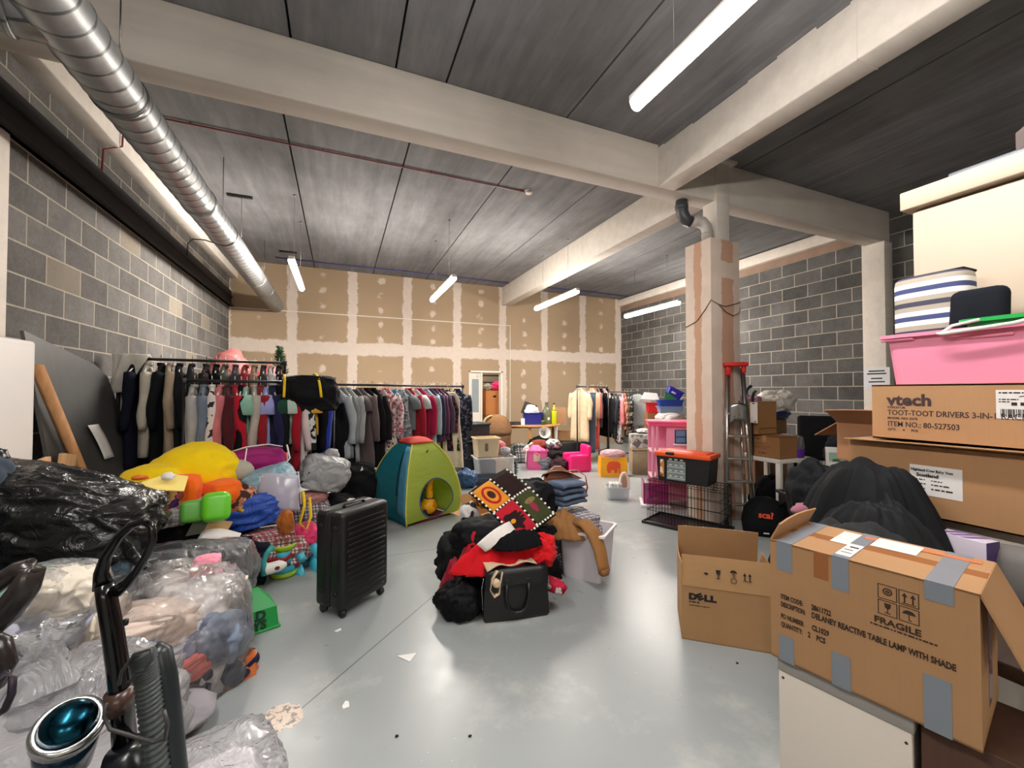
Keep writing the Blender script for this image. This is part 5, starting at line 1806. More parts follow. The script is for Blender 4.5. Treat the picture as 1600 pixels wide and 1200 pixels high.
patch('cloth_patch', -.25, -.015, .01, .175, .004, fabric(44, 30, 28), 'dark patch')
def decal(nm, poly, dz, mat, lab=None):
    m = MB()
    n = len(poly)
    cx, cy = sum(p[0] for p in poly) / n, sum(p[1] for p in poly) / n
    vs = [tap(cx, cy) + Vector((0, 0, dz))] + [tap(*p) + Vector((0, 0, dz)) for p in poly]
    m.add(vs, [(0, 1 + i, 1 + (i + 1) % n) for i in range(n)]); return m.build(nm, mat, t_, label=lab)
el = lambda cx, cy, a, b, n=22: [(cx + a * math.cos(2 * PI * i / n), cy + b * math.sin(2 * PI * i / n)) for i in range(n)]
decal('leaf_motif', el(-.13, -.09, .09, .06), .0075, PR_); decal('leaf_motif', el(-.13, -.09, .07, .042), .009, PO_); decal('leaf_motif', el(-.13, -.09, .04, .026), .0105, fabric(60, 30, 30))
hand = [(.07, -.16), (.17, -.16), (.185, -.11), (.215, -.085), (.205, -.07), (.18, -.082), (.172, -.03), (.158, -.03), (.152, -.075), (.146, -.018), (.131, -.018), (.126, -.075), (.118, -.02), (.103, -.022), (.1, -.08), (.088, -.04), (.075, -.045), (.072, -.1), (.06, -.13)]
decal('hand_motif', hand, .009, fabric(40, 26, 26), 'black hand shape')
decal('leaf_motif', el(.13, -.115, .016, .02, 12), .0115, PO_)
decal('leaf_motif', el(.13, .09, .05, .025), .0075, fabric(140, 40, 60)); decal('leaf_motif', el(.08, .1, .02, .05), .0075, fabric(120, 110, 60))
st = MB()
for i in range(13):
    s = -.245 + .49 * i / 12
    for (x, y) in ((s, .005), (-.007, -.17 + .34 * i / 12), (s, .18), (s, -.18), (.255, -.17 + .34 * i / 12)):
        p = tap(x, y)
        st.box(p + Vector((0, 0, .01)), (.014, .014, .004))
st.build('white_stitching', fabric(232, 226, 214), t_)

# ---- jeans, checked bag, handbag
t_ = thing('checked_bag', 'grey and white checked laundry bag under the folded jeans', 'bag', at(894, 880, 3.52), .2)
m = MB(); m.blob((0, 0, 0), (.46, .44, .5), 521, 5, .08, .07, 2.2, box=.6, flat=.85); m.build('bag_body', check((214, 208, 208), (96, 88, 112), (40, 36, 52), .06), t_)
jc = at(884, 786, 3.5)
for k in range(4):
    t_ = thing('folded_jeans', ('lowest', 'second lowest', 'third from bottom', 'topmost')[k] + ' pair of folded blue jeans in the stack on the checked bag', 'jeans', jc + Vector((.01 * math.sin(k * 2), 0, k * .047)), .2 + .12 * math.sin(k * 3), 'folded jeans')
    m = MB()
    rs = []
    for i in range(13):
        x = -.13 + .26 * i / 12
        rs.append([(x, .12 * math.cos(a) * (1 + .05 * math.sin(3 * x * 20 + k)), .025 + .023 * math.copysign(abs(math.sin(a)) ** .6, math.sin(a)) + .004 * math.sin(22 * x + k)) for a in [2 * PI * q / 18 for q in range(18)]])
    m.loft(rs); m.build('denim', fabric(*((74, 88, 110), (92, 108, 132), (70, 82, 104), (80, 94, 118))[k], .9, .2, 60), t_)
t_ = thing('handbag', 'tan brown leather shoulder bag with long strap on the pile', 'handbag', at(868, 762, 3.68), -.2)
HBN = leather(124, 66, 36, .38)
m = MB(); m.loft([[(-.13 * s + .02, -.06 * s, z), (.13 * s + .02, -.05 * s, z), (.14 * s + .02, .06 * s, z), (-.12 * s + .02, .06 * s, z)] for z, s in ((0, .85), (.03, 1), (.1, .9), (.16, .55), (.19, .25))], False); m.build('bag_body', HBN, t_)
m = MB(); m.sheet(lambda u, v: (-.12 + .34 * u, -.075 + .12 * v - .03 * math.sin(PI * u), .11 + .09 * math.sin(PI * (.1 + .8 * u)) * (1 - .4 * u) - .05 * v * v - .04 * u), 14, 8, .006); m.build('front_flap', leather(132, 72, 40, .38), t_)
m = MB(); m.ribbon([(.1, .0, .14), (.2, -.01, .15), (.27, -.03, .1), (.28, -.05, .0), (.25, -.06, -.08), (.2, -.08, -.12)], .026, .005, (0, 1, .3)); m.build('strap', HBN, t_)
m = MB(); m.ribbon([(-.1, -.05, .1), (-.1, -.1, .02), (-.08, -.14, -.06), (-.06, -.18, -.16), (-.06, -.2, -.25)], .028, .005, (1, 0, 0)); m.build('strap', HBN, t_)

# ---- white bin with brown jacket
def tote(name, label, cat, loc, rz, w, d, h, mat, taper=.88, lip=.02, wall=.004, rim=True, lid=None, group=None, rimmat=None, bev=.0):
    t = thing(name, label, cat, loc, rz, group)
    m = MB()
    rc = .035
    def ring(s, z, off=0):
        a, b = w / 2 * s - off, d / 2 * s - off
        pts = []
        for cx, cy, a0 in ((a - rc, b - rc, 0), (-a + rc, b - rc, PI / 2), (-a + rc, -b + rc, PI), (a - rc, -b + rc, 1.5 * PI)):
            for i in range(5):
                an = a0 + PI / 2 * i / 4
                pts.append((cx + rc * math.cos(an), cy + rc * math.sin(an), z))
        return pts
    m.loft([ring(taper, 0), ring(taper + (1 - taper) * .05, .01), ring(1, h), ring(1, h, wall), ring(taper, .012, wall)], False)
    m.build('tub_body', mat, t)
    if rim:
        r = MB()
        R0_, R1_ = ring(1.0, h - .012, -lip), ring(1.0, h + .004, -lip)
        r.loft([ring(1, h - .012, -.001), R0_, R1_, ring(1, h + .004, .003), ring(1, h - .012, .003), ring(1, h - .012, -.001)], False, False)
        r.build('rim', rimmat or mat, t)
    if lid:
        l = MB(); l.loft([ring(1, h + .005, -lip - .004), ring(1, h + .022, -lip - .004), ring(1, h + .028, .02)], False); l.build('lid', lid, t)
    return t
WBIN = clear_plastic(226, 218, 224, .78, .35)
tote('storage_bin', 'tall translucent white bin with a brown jacket over its side', 'bin', (1.86, 2.88, 0), math.radians(-51), .36, .36, .37, WBIN, .86, .018, rimmat=plastic(232, 226, 226, .4))
heap('red_fleece', 'red fleece stuffed in the white bin', 'fleece', (1.82, 2.88, .2), (.24, .24, .25), fabric(214, 20, 24), 531, amp=.2, sub=5)
heap('maroon_cloth', 'dusky mauve cloth at the bottom of the white bin', 'cloth', (1.86, 2.88, .014), (.24, .24, .15), fabric(150, 96, 112), 532, sub=4)
t_ = thing('brown_jacket', 'caramel brown jacket with its sleeve hanging over the white bin', 'jacket', (1.72, 2.86, .38), math.radians(-40))
TAN = fabric(150, 104, 58, .7)
def jk(u, v):
    x = -.22 + .40 * u
    y = -.12 + .28 * v
    z = .10 * math.sin(PI * min(1, u * 1.15)) + .02 * math.sin(9 * v + 4 * u) - .05 * u - .02
    return (x, y + .04 * math.sin(5 * u), z)
m = MB(); m.drape((-.10, .0, -.06), (.44, .30, .17), 91, wave=.22, folds=5, irr=.25); m.build('jacket_back', TAN, t_)
m = MB(); m.tube([(.02, -.02, .06), (.10, -.05, .06), (.17, -.09, .0), (.215, -.125, -.1), (.24, -.15, -.2), (.25, -.155, -.25)], [.055, .07, .072, .066, .06, .06], 18, flat=(1, .5)); m.build('sleeve', TAN, t_)
m = MB(); m.tube([(.246, -.152, -.225), (.252, -.156, -.262)], .066, 18, flat=(1, .54)); m.build('cuff', fabric(140, 94, 50, .7), t_)

# ---- opened carton behind the pile
KB = cardboard()
def carton(label, loc, rz, w, d, h, flaps=(), mat=None, name='cardboard_box', tape=True, closed=True, rot=None, th=.005, group=None):
    """flaps: (side, open angle in degrees from lying shut, length); sides n e s w"""
    mat = mat or KB
    t = thing(name, label, 'box', loc, rz, group, rot)
    m = MB()
    m.bb(-w / 2, w / 2, -d / 2, d / 2, 0, th)
    m.bb(-w / 2, w / 2, -d / 2, -d / 2 + th, 0, h); m.bb(-w / 2, w / 2, d / 2 - th, d / 2, 0, h)
    m.bb(-w / 2, -w / 2 + th, -d / 2 + th, d / 2 - th, 0, h); m.bb(w / 2 - th, w / 2, -d / 2 + th, d / 2 - th, 0, h)
    if closed:
        m.bb(-w / 2, w / 2, -d / 2, -.001, h - th, h + .001); m.bb(-w / 2, w / 2, .001, d / 2, h - th, h + .001)
    m.build('box_body', mat, t)
    for side, a, ln in flaps:
        a = math.radians(a)
        f = MB()
        if side in 'sn':
            sg = -1 if side == 's' else 1
            R = rotm(0, 0, 0)
            p0 = Vector((0, sg * d / 2, h))
            dv = Vector((0, -sg * math.cos(a), math.sin(a)))
            ax = Vector((w / 2 - .004, 0, 0))
        else:
            sg = 1 if side == 'e' else -1
            p0 = Vector((sg * w / 2, 0, h))
            dv = Vector((-sg * math.cos(a), 0, math.sin(a)))
            ax = Vector((0, d / 2 - .004, 0))
        f.sheet(lambda u, v: p0 + ax * (2 * u - 1) + dv * ln * v + dv.cross(ax).normalized() * .008 * math.sin(PI * u) * v, 4, 4, th, False)
        f.build('flap', mat, t)
    if tape and closed:
        p = MB(); p.bb(-w / 2 - .001, w / 2 + .001, -.024, .024, h + .001, h + .002)
        p.bb(-w / 2 - .0015, -w / 2, -.024, .024, h - .07, h + .001); p.bb(w / 2, w / 2 + .0015, -.024, .024, h - .07, h + .001)
        p.build('packing_tape', plastic(180, 138, 88, .2), t)
    return t
carton('small open cardboard box between the play tent and the clothes pile', (1.42, 4.15, 0), .35, .36, .3, .24, (('s', 200, .16), ('n', 120, .14), ('w', 190, .14)), closed=False)
o = MB(); o.sheet(lambda u, v: (.26 * u - .04 * v, .17 * v, .05 * v + .01 * math.sin(3 * u)), 4, 4, .005, False); o = o.build('cardboard_sheet', cardboard(214, 172, 122), None, (1.02, 3.74, .02), rot=(.12, .1, .5)); tag(o, 'flat tan cardboard sheet on the floor before the play tent', 'cardboard')

# ---- litter on the floor
for pts, lb, nm in (([(.3, 2.38), (.41, 2.365), (.36, 2.3)], 'white paper triangle on the grey floor before the suitcase', 'paper_scrap'),
                    ([(.02, 2.1), (.035, 2.13), (.05, 2.12), (.052, 2.085), (.025, 2.08)], 'small torn white paper scrap on the grey floor', 'paper_scrap'),
                    ([(-.02, 2.77), (.015, 2.79), (.02, 2.77), (-.005, 2.755)], 'white paper label on the floor by the suitcase wheel', 'paper_scrap')):
    c = Vector((sum(p[0] for p in pts) / len(pts), sum(p[1] for p in pts) / len(pts), 0))
    o = MB(); o.prism([(p[0] - c.x, p[1] - c.y) for p in pts], .0006, .003); o = o.build(nm, painted(236, 234, 230, .7), None, c); tag(o, lb, 'paper')
for px, py, lb in ((734, 1151, 'black crumb on the floor in the foreground'), (620, 1151, 'black crumb on the floor below the paper triangle'), (1152, 1037, 'black crumb on the floor before the branded carton')):
    v = at(px, py, 1); v = Vector((0, 0, CAM_H)) + (v - Vector((0, 0, CAM_H))) * (CAM_H / (CAM_H - v.z))
    o = MB(); o.blob((0, 0, 0), (.016, .013, .008), int(px), 2); o = o.build('crumb', plastic(24, 20, 18, .7), None, v); tag(o, lb, 'crumb', 'black crumbs on the floor')
# ================================================================ BACK OF THE ROOM
def fl(px, py):
    """floor point seen at a pixel"""
    v = at(px, py, 1) - Vector((0, 0, CAM_H))
    p = Vector((0, 0, CAM_H)) + v * (-CAM_H / v.z)
    return Vector((p.x, p.y, 0))


def ray_xy(px, Y):
    q = (px - 800) / FPX
    k = (q * math.cos(YAW) + math.sin(YAW)) / (math.cos(YAW) - q * math.sin(YAW))
    return Vector((k * Y, Y, 0))


# through the doorway: stacked cartons with hand holes
OC = cardboard(220, 146, 88)
for z, h, lb, mt in ((0, .86, 'lower tan carton with a hand hole in the room beyond the doorway', cardboard(176, 124, 84)), (.86, .64, 'upper orange-tan carton with hand holes beyond the doorway', OC)):
    t_ = carton(lb, (3.85, 10.55, z), 0, .62, .5, h, (), mt)
    m = MB(); m.prism([(.05 * math.cos(a), .03 * math.sin(a)) for a in [2 * PI * k / 16 for k in range(16)]], 0, .003, rotm(PI / 2, 0, 0), (-.06, -.25, h * .75)); m.build('hand_hole', plastic(30, 20, 16, .8), t_)
heap('pink_bedding', 'hot pink bundle on top of the cartons beyond the doorway', 'bundle', (3.95, 10.5, 1.502), (.4, .3, .26), fabric(226, 50, 120), 601, sub=4)
heap('grey_bundle', 'grey white bundle on the cartons beyond the doorway', 'bundle', (3.66, 10.5, 1.502), (.24, .3, .2), fabric(160, 156, 146), 602, sub=4)
t_ = thing('shelf', 'dark metal shelf above the pink bundle beyond the doorway', 'shelf', (3.75, 11.3, 1.72))
m = MB(); m.bb(-.8, .8, -.2, .2, 0, .03); m.build('shelf_board', painted(70, 62, 56), t_)
m = MB(); m.bb(-.8, .8, -.2, .2, .2, .23); m.build('shelf_board', painted(70, 62, 56), t_)
for x in (-.8, .8):
    m = MB(); m.bb(x - .02, x + .02, -.2, .2, -1.72, .4); m.build('upright', painted(70, 62, 56), t_)

# wooden chair left of the door with an orange toy on it
t_ = thing('wooden_chair', 'small wooden chair beside the door holding an orange plush', 'chair', ray_xy(731, 9.25), .2)
WD = wood(126, 72, 40, .5, 2)
for x in (-.17, .17):
    for y in (-.17, .17):
        m = MB(); m.tube([(x, y, 0), (x, y, .42 if y < 0 else .86)], .018, 8); m.build('leg', WD, t_)
m = MB(); m.box((0, 0, .43), (.4, .4, .04), None, .01); m.build('seat', WD, t_)
for z in (.6, .78):
    m = MB(); m.box((0, .17, z), (.34, .02, .06), None, .006); m.build('back_rail', WD, t_)
heap('orange_plush', 'orange plush toy seated on the wooden chair by the door', 'plush toy', ray_xy(731, 9.2) + Vector((0, 0, .452)), (.36, .3, .4), mottled((230, 120, 30), (150, 60, 30), (240, 170, 70), scale=8), 603, sub=4)
t_ = carton('pale striped box under the wooden chair by the door', ray_xy(729, 9.0), .1, .3, .22, .34, (), cardboard(206, 176, 140))

# black storage boxes
for k, lb in enumerate(('bottom black storage box in the stack beside the long rail end', 'middle black storage box in the stack beside the long rail end', 'top black storage box in the stack beside the long rail end')):
    p = ray_xy(736, 7.3)
    t_ = thing('storage_box', lb, 'box', p + Vector((.02 * k, 0, .3 * k)), .15 + .08 * k, 'black storage boxes')
    m = MB(); m.box((0, 0, .13), (.5, .4, .26), None, .03, 3); m.build('box_body', plastic(28, 32, 36, .35), t_)
    m = MB(); m.box((0, 0, .275), (.53, .43, .045), None, .015, 2); m.build('lid', plastic(34, 38, 44, .35), t_)

# wicker hamper
def wicker(r, g, b):
    t = NT('wicker')
    x, y, z = t.sep(t.coord())
    an = t.math('ARCTAN2', y, x)
    a = t.math('SINE', t.math('MULTIPLY', an, 34))
    w = t.math('SINE', t.math('ADD', t.math('MULTIPLY', z, 210), t.math('MULTIPLY', t.math('SIGN', a), 1.57)))
    f = t.math('MULTIPLY_ADD', w, .22, .78)
    f = t.math('MULTIPLY', f, t.math('MULTIPLY_ADD', t.noise(t.coord(), 9, 4), .6, .7))
    return t.end(t.bsdf(t.mix(1.0, srgb(r, g, b), t.comb(f, f, f), 'MULTIPLY'), .6, 0, t.bump(w, .6, .012), .4))
hp = ray_xy(775, 7.95)
t_ = thing('wicker_hamper', 'large round wicker hamper with a domed lid before the back table', 'hamper', hp)
m = MB(); m.lathe([(.27, 0), (.3, .05), (.3, .5), (.31, .6)], seg=40); m.build('basket_body', wicker(122, 82, 48), t_)
m = MB(); m.lathe([(.315, .6), (.325, .66), (.31, .78), (.26, .89), (.17, .97), (.06, 1.0), (0, 1.0)], seg=40); m.build('domed_lid', wicker(146, 104, 62), t_)
m = MB(); m.tube([(-.29, -.1, .66), (-.33, -.12, .8), (-.27, -.13, .93), (-.17, -.13, .98), (-.1, -.1, .97)], .022, 10); m.build('handle', wicker(206, 176, 130), t_)
m = MB(); m.ribbon([(-.3, -.15, .84), (-.27, -.19, .76), (-.25, -.21, .66), (-.26, -.23, .56)], .07, .006, (1, .3, 0)); m.build('white_ribbon', fabric(226, 216, 204), t_)

# clear tote with a beige box on it
tp_ = fl(770, 748) + Vector((.1, .25, 0))
CLR = clear_plastic(214, 218, 222, .3, .25)
tote('storage_tote', 'clear plastic tote holding boxes under the beige tub', 'tote', tp_, -.1, .66, .46, .34, CLR, .86, .03)
for x, sx, mt, lb in ((-.15, .24, plastic(46, 50, 56, .5), 'dark grey box seen through the clear tote'), (.12, .24, cardboard(206, 174, 140), 'tan box seen through the clear tote')):
    o = MB(); o.box((0, 0, .135), (sx, .34, .27), None, .004); o = o.build('file_box', mt, None, tp_ + Vector((x, -.02 * x * 5, .016)), -.1); tag(o, lb, 'box')
BG = plastic(206, 186, 152, .4)
t_ = tote('tub', 'beige plastic tub with a handle slot standing on the clear tote', 'tub', tp_ + Vector((-.14, 0, .35)), -.08, .42, .36, .32, BG, .88, .016)
m = MB(); m.box((-.03, -.175, .17), (.055, .012, .13), None, .005); m.build('handle_slot', plastic(112, 92, 66, .6), t_)
heap('grey_ball', 'grey white round bundle on the clear tote beside the beige tub', 'bundle', tp_ + Vector((.2, -.05, .35)), (.2, .2, .17), fabric(150, 150, 156), 604, sub=4, amp=.06)
heap('pink_cloth', 'small salmon pink cloth on the clear tote beside the beige tub', 'cloth', tp_ + Vector((.17, .1, .35)), (.2, .16, .28), fabric(206, 120, 124), 605, sub=4)
tote('tray', 'dark blue grey tray under the clear tote on the floor', 'tray', fl(760, 756) + Vector((.0, .12, 0)), -.1, .5, .34, .1, plastic(52, 62, 74, .4), .9, .02)
heap('blue_bag', 'crumpled dark blue carrier bag on the floor beside the clear tote', 'bag', fl(733, 764) + Vector((0, .15, 0)), (.34, .34, .3), bag_poly(34, 76, 120, .4), 606, sub=4, amp=.2)
t_ = thing('garland', 'dark green tinsel garland hanging down the side of the clear tote', 'garland', tp_ + Vector((.37, -.1, 0)))
m = MB()
rs = random.Random(8)
for i in range(170):
    z = rs.uniform(.01, .52); a = rs.uniform(0, 2 * PI)
    q = Vector((.02 * math.sin(z * 14), 0, z)); m.tube([q, q + Vector((math.cos(a), math.sin(a), rs.uniform(-.5, .5))) * .045], [.006, .002], 4, caps=False)
m.tube([(0, 0, 0), (.02 * math.sin(3.5), 0, .25), (0, 0, .5)], .006, 6)
m.build('tinsel', plastic(26, 54, 38, .3), t_)
heap('checked_bag', 'black and white checked laundry bag beside the wicker hamper', 'bag', ray_xy(811, 7.9), (.4, .34, .46), check((190, 188, 188), (60, 60, 66), (30, 30, 34), .13), 607, box=.6, sub=5, amp=.06)

# pink tub of towels
pp = fl(838, 734) + Vector((.05, .12, 0))
t_ = tote('towel_tub', 'bright pink round-cornered tub of towels on the floor', 'tub', pp, -.35, .42, .36, .36, plastic(226, 88, 150, .4), .84, .016)
m = MB(); m.bb(-.06, .06, -.19, -.168, .16, .3, .006); m.build('front_label', painted(196, 170, 150), t_)
heap('pink_towel', 'pink towel overflowing from the bright pink tub', 'towel', pp + Vector((0, -.04, .22)), (.34, .3, .24), fabric(236, 110, 160), 608, sub=4)
heap('white_towel', 'white and brown striped towel at the back of the pink tub', 'towel', pp + Vector((-.02, .08, .26)), (.38, .24, .24), mottled((222, 212, 206), (120, 70, 60), (222, 212, 206), scale=9), 609, sub=4)
t_ = thing('white_tee', 'white cloth hanging over the left side of the pink tub', 'cloth', pp + Vector((-.23, -.06, .18)), -.35)
m = MB(); m.sheet(lambda u, v: (.02 * math.sin(3 * u) - .02 * v, -.06 + .14 * u, .2 - .24 * v), 6, 8, .012); m.build('cloth', fabric(226, 220, 214), t_)

# mixed dark clothes pile
for i, (px, py, dx, sz, c, lb) in enumerate((
        (872, 733, 0, (.62, .5, .42), (40, 36, 40), 'dark grey clothes heap between the pink tub and the pink armchair'),
        (858, 736, 0, (.3, .26, .3), (120, 122, 130), 'grey blanket heap right of the pink tub'),
        (882, 738, 0, (.34, .26, .26), (58, 34, 40), 'dark plum garment at the foot of the pink armchair'))):
    heap('clothes_heap', lb, 'clothes heap', fl(px, py) + Vector((dx, .2, 0)), sz, fabric(*c), 610 + i, sub=5, amp=.16)
q0 = fl(870, 733) + Vector((0, .2, 0))
heap('white_print_cloth', 'white and grey printed cloth on top of the dark heap', 'cloth', q0 + Vector((.02, 0, .36)), (.34, .26, .2), mottled((206, 202, 198), (90, 86, 90), (190, 170, 150), scale=14), 614, sub=4)
heap('rust_cushion', 'rust brown cushion at the back left of the dark heap', 'cushion', q0 + Vector((-.22, .1, .36)), (.38, .26, .2), fabric(134, 62, 42), 615, sub=4, amp=.05)
heap('pink_scrap', 'pale pink scrap of cloth at the front of the dark heap', 'cloth', fl(886, 742), (.16, .14, .08), fabric(230, 170, 180), 616, sub=4)

# children's armchair
t_ = thing('toy_armchair', 'hot pink moulded armchair for a child standing on the floor', 'armchair', fl(908, 738) + Vector((.03, .2, 0)), -1.75)
HP = plastic(232, 24, 116, .45)
m = MB(); m.box((0, 0, .12), (.3, .34, .24), None, .04, 4); m.build('seat', HP, t_)
m = MB(); m.box((.02, .17, .24), (.36, .1, .48), None, .045, 4); m.build('backrest', HP, t_)
for x in (-.17, .17):
    m = MB(); m.box((x, -.02, .16), (.1, .38, .32), None, .045, 4); m.build('armrest', HP, t_)

# back table
tb = ray_xy(833, 8.35)
t_ = thing('folding_table', 'half-oval wooden table with bottles and a blue crate on it', 'table', tb, -.3)
TZ = .74
poly = [(-.66, .42)] + [(-.66 + .66 * (1 - math.cos(a)), .42 - .84 * math.sin(a) ** .7 * .98) for a in [PI * i / 24 for i in range(1, 24)]] + [(.66, .42)]
m = MB(); m.prism(poly[::-1] if False else poly, TZ - .03, TZ); m.build('tabletop', wood(206, 158, 102, .4), t_)
for x, y in ((-.12, -.3), (.5, .3), (-.5, .3)):
    m = MB(); m.box((x, y, TZ / 2 - .015), (.06, .05, TZ - .03), None, .006); m.build('leg', wood(200, 146, 90, .45, 2), t_)
m = MB(); m.bb(-.5, .5, .28, .3, TZ - .11, TZ - .03); m.build('apron', wood(170, 120, 76, .5), t_)
Rt = rotm(0, 0, -.3)
def on_table(x, y, z=0):
    return tb + Rt @ Vector((x, y, TZ + z))
bx = on_table(-.02, -.02)
tote('crate', 'navy blue plastic crate on the wooden table at the back', 'crate', bx, -.3, .42, .3, .26, plastic(28, 32, 120, .4), .9, .012)
heap('white_cloth', 'heap of white cloths in the navy crate on the table', 'cloth', bx + Vector((-.02, 0, .1)), (.34, .26, .36), fabric(222, 222, 226), 620, sub=5, amp=.18)
o = MB(); o.box((0, 0, .14), (.3, .02, .28), None, .003); o = o.build('flat_screen', plastic(44, 38, 36, .6), None, bx + Vector((-.06, .16, .2)), rot=(.0, .35, -.3)); tag(o, 'dark flat panel standing behind the white cloths in the navy crate', 'panel')
o = MB(); o.box((0, 0, .07), (.08, .008, .14), None, .002); o = o.build('white_card', painted(226, 222, 220, .6), None, on_table(-.25, -.16), rot=(-.1, 0, -.3)); tag(o, 'white card standing at the left end of the navy crate', 'card')
for k in range(3):
    o = MB(); o.box((0, 0, .011), (.24 - .02 * k, .17, .02), None, .003); o = o.build('book', painted(*((30, 32, 40), (70, 66, 76), (40, 36, 44))[k], .5), None, on_table(-.42, -.1, .0225 * k), -.2 + .12 * k); tag(o, ('lowest', 'middle', 'top')[k] + ' dark book in the small stack on the back table', 'book', 'books on the back table')
t_ = thing('demijohn', 'large green grey glass demijohn on the wooden back table', 'bottle', on_table(.3, -.02))
m = MB(); m.lathe([(.0, .0), (.1, .002), (.115, .03), (.118, .2), (.1, .29), (.06, .36), (.038, .41), (.036, .47), (.042, .475), (.042, .49), (.034, .49)], seg=28); m.build('glass_body', plastic(96, 100, 76, .12), t_)
m = MB(); m.prism([(.03 * math.cos(a), .035 * math.sin(a)) for a in [2 * PI * k / 14 for k in range(14)]], 0, .003, rotm(PI / 2, 0, 0), (-.01, -.119, .13)); m.build('label', painted(214, 206, 192), t_)
t_ = thing('liquid_bottle', 'tall bottle of yellow green liquid beside the demijohn', 'bottle', on_table(.46, -.06))
m = MB(); m.lathe([(0, 0), (.056, .003), (.06, .02), (.06, .28), (.054, .3)], seg=22); m.build('liquid', plastic(186, 196, 30, .15), t_)
m = MB(); m.lathe([(.054, .3), (.045, .34), (.022, .38), (.02, .44)], seg=22); m.build('bottle_neck', plastic(176, 168, 70, .12), t_)
m = MB(); m.lathe([(.024, .44), (.024, .475), (0, .475)], seg=16); m.build('cap', plastic(60, 56, 44, .4), t_)
t_ = thing('small_vase', 'low dark green glass bowl between the navy crate and the demijohn', 'bowl', on_table(.2, -.18))
m = MB(); m.lathe([(.0, 0), (.05, .004), (.06, .04), (.05, .09), (.04, .1)], seg=20); m.build('bowl_body', plastic(62, 76, 40, .15), t_)
carton('small cardboard box on the right end of the back table', on_table(.62, .2), -.3, .3, .24, .36, (), cardboard(176, 134, 98))
carton('cardboard box standing on the floor under the right end of the back table', ray_xy(884, 8.5), -.3, .44, .3, .56, (), cardboard(190, 148, 104))
o = MB(); o.bb(-.03, .03, -.3, .3, 0, .7, .004); o = o.build('pale_board', painted(206, 200, 200, .5), None, ray_xy(869, 8.3), -.5); tag(o, 'narrow pale panel standing at the right of the back table', 'panel')
t_ = thing('lamp_shade', 'white dish-shaped lamp shade lying under the back table', 'lamp shade', at(851, 676, 8.1), 0, rot=(1.25, .1, -.3))
m = MB(); m.lathe([(.02, -.1), (.05, -.09), (.1, -.02), (.115, .02), (.112, .02), (.095, -.02), (.045, -.08), (.0, -.085)], seg=28); m.build('shade', painted(214, 214, 208, .35), t_)
m = MB(); m.lathe([(.024, -.09), (.02, -.03), (0, -.02)], seg=14); m.build('bulb_holder', plastic(90, 96, 90), t_)
heap('clothes_heap', 'dark heap beneath the back table holding the lamp shade', 'clothes heap', ray_xy(843, 8.0), (.62, .44, .56), fabric(24, 22, 26), 621, sub=4)
o = MB(); o.box((0, 0, .2), (.44, .36, .4), None, .02); o = o.build('black_box', plastic(18, 18, 20, .5), None, ray_xy(889, 7.75), -.3); tag(o, 'black box on the floor behind the pink armchair', 'box')

# ---- two rails at the back right
GREYR = plastic(62, 60, 60, .4)
R3 = rail_unit('grey clothes rail of long coats and jeans at the back', (4.42, 7.2), (5.72, 8.0), 1.57, mat=GREYR)
for i, (px, lb, cat, c, L, kd, rz, pr) in enumerate((
        (905.5, 'long cream coat at the left end of the back rail', 'coat', (214, 192, 158), 1.12, 'coat', -12, None),
        (912, 'long dark blue jeans hanging on the back rail', 'jeans', (74, 84, 100), 1.3, 'trousers', 26, None),
        (924, 'cream and coral jacket right of the jeans on the back rail', 'jacket', (216, 178, 144), .85, 'coat', -30, None),
        (927, 'long coral dress behind the cream and coral jacket', 'dress', (232, 104, 98), 1.35, 'coat', -40, None),
        (934, 'grey brown tunic on the back rail', 'tunic', (92, 84, 80), .9, 'top', -45, None),
        (939, 'black dress right of the grey brown tunic', 'dress', (24, 22, 26), 1.1, 'coat', -45, None),
        (943, 'pale pink print blouse near the right end of the back rail', 'blouse', None,   .5, 'tee', -35, ((214, 196, 190), (190, 120, 120), (230, 220, 214))),
        (948, 'black coat at the right end of the back rail', 'coat', (20, 20, 24), 1.15, 'coat', -45, None))):
    mt = fabric(*c) if c else mottled(*pr, scale=26)
    gq = garment('hung_' + cat, lb, cat, R3, px, mt, L, kd, 640 + i, rz, th=.06)
    if cat == 'jeans':
        gq.location += Vector((-.03, -.2, -.05))
R4 = rail_unit('low grey clothes rail with a grey tee shirt on its end post', (5.36, 7.45), (5.82, 7.0), 1.46, mat=GREYR)
for i, (px, lb, cat, c, L, kd, rz, pr) in enumerate((
        (956, 'black jacket at the left end of the low back rail', 'jacket', (34, 36, 40), .9, 'coat', 20, None),
        (962, 'charcoal coat second on the low back rail', 'coat', (52, 54, 60), 1.0, 'coat', 15, None),
        (967, 'black and white print dress on the low back rail', 'dress', None, 1.1, 'dress', 10, ((206, 198, 196), (60, 58, 66), (180, 176, 176))),
        (972, 'salmon pink blouse on the low back rail', 'blouse', (224, 136, 140), .75, 'top', 10, None),
        (976, 'coral print top on the low back rail', 'blouse', None, .8, 'top', 10, ((206, 116, 92), (110, 70, 60), (214, 160, 130))),
        (981, 'olive print tunic on the low back rail', 'tunic', None, .95, 'top', 8, ((80, 72, 56), (40, 38, 34), (120, 104, 80))),
        (986, 'black printed top left of the grey tee shirt', 'shirt', None, .9, 'top', 5, ((34, 34, 38), (34, 34, 38), (140, 136, 136))),
        (996, 'grey tee shirt with a printed slogan on the end of the low back rail', 'tee shirt', (158, 164, 162), .74, 'tee', -82, None))):
    mt = fabric(*c) if c else mottled(*pr, scale=26)
    gq = garment('hung_' + cat.replace(' ', '_'), lb, cat, R4, px, mt, L, kd, 660 + i, rz, th=.05)
m = MB()
for k, (w, z) in enumerate(((.16, -.3), (.18, -.345), (.13, -.39))):
    m.box((-.062, 0, z), (.003, w, .02))
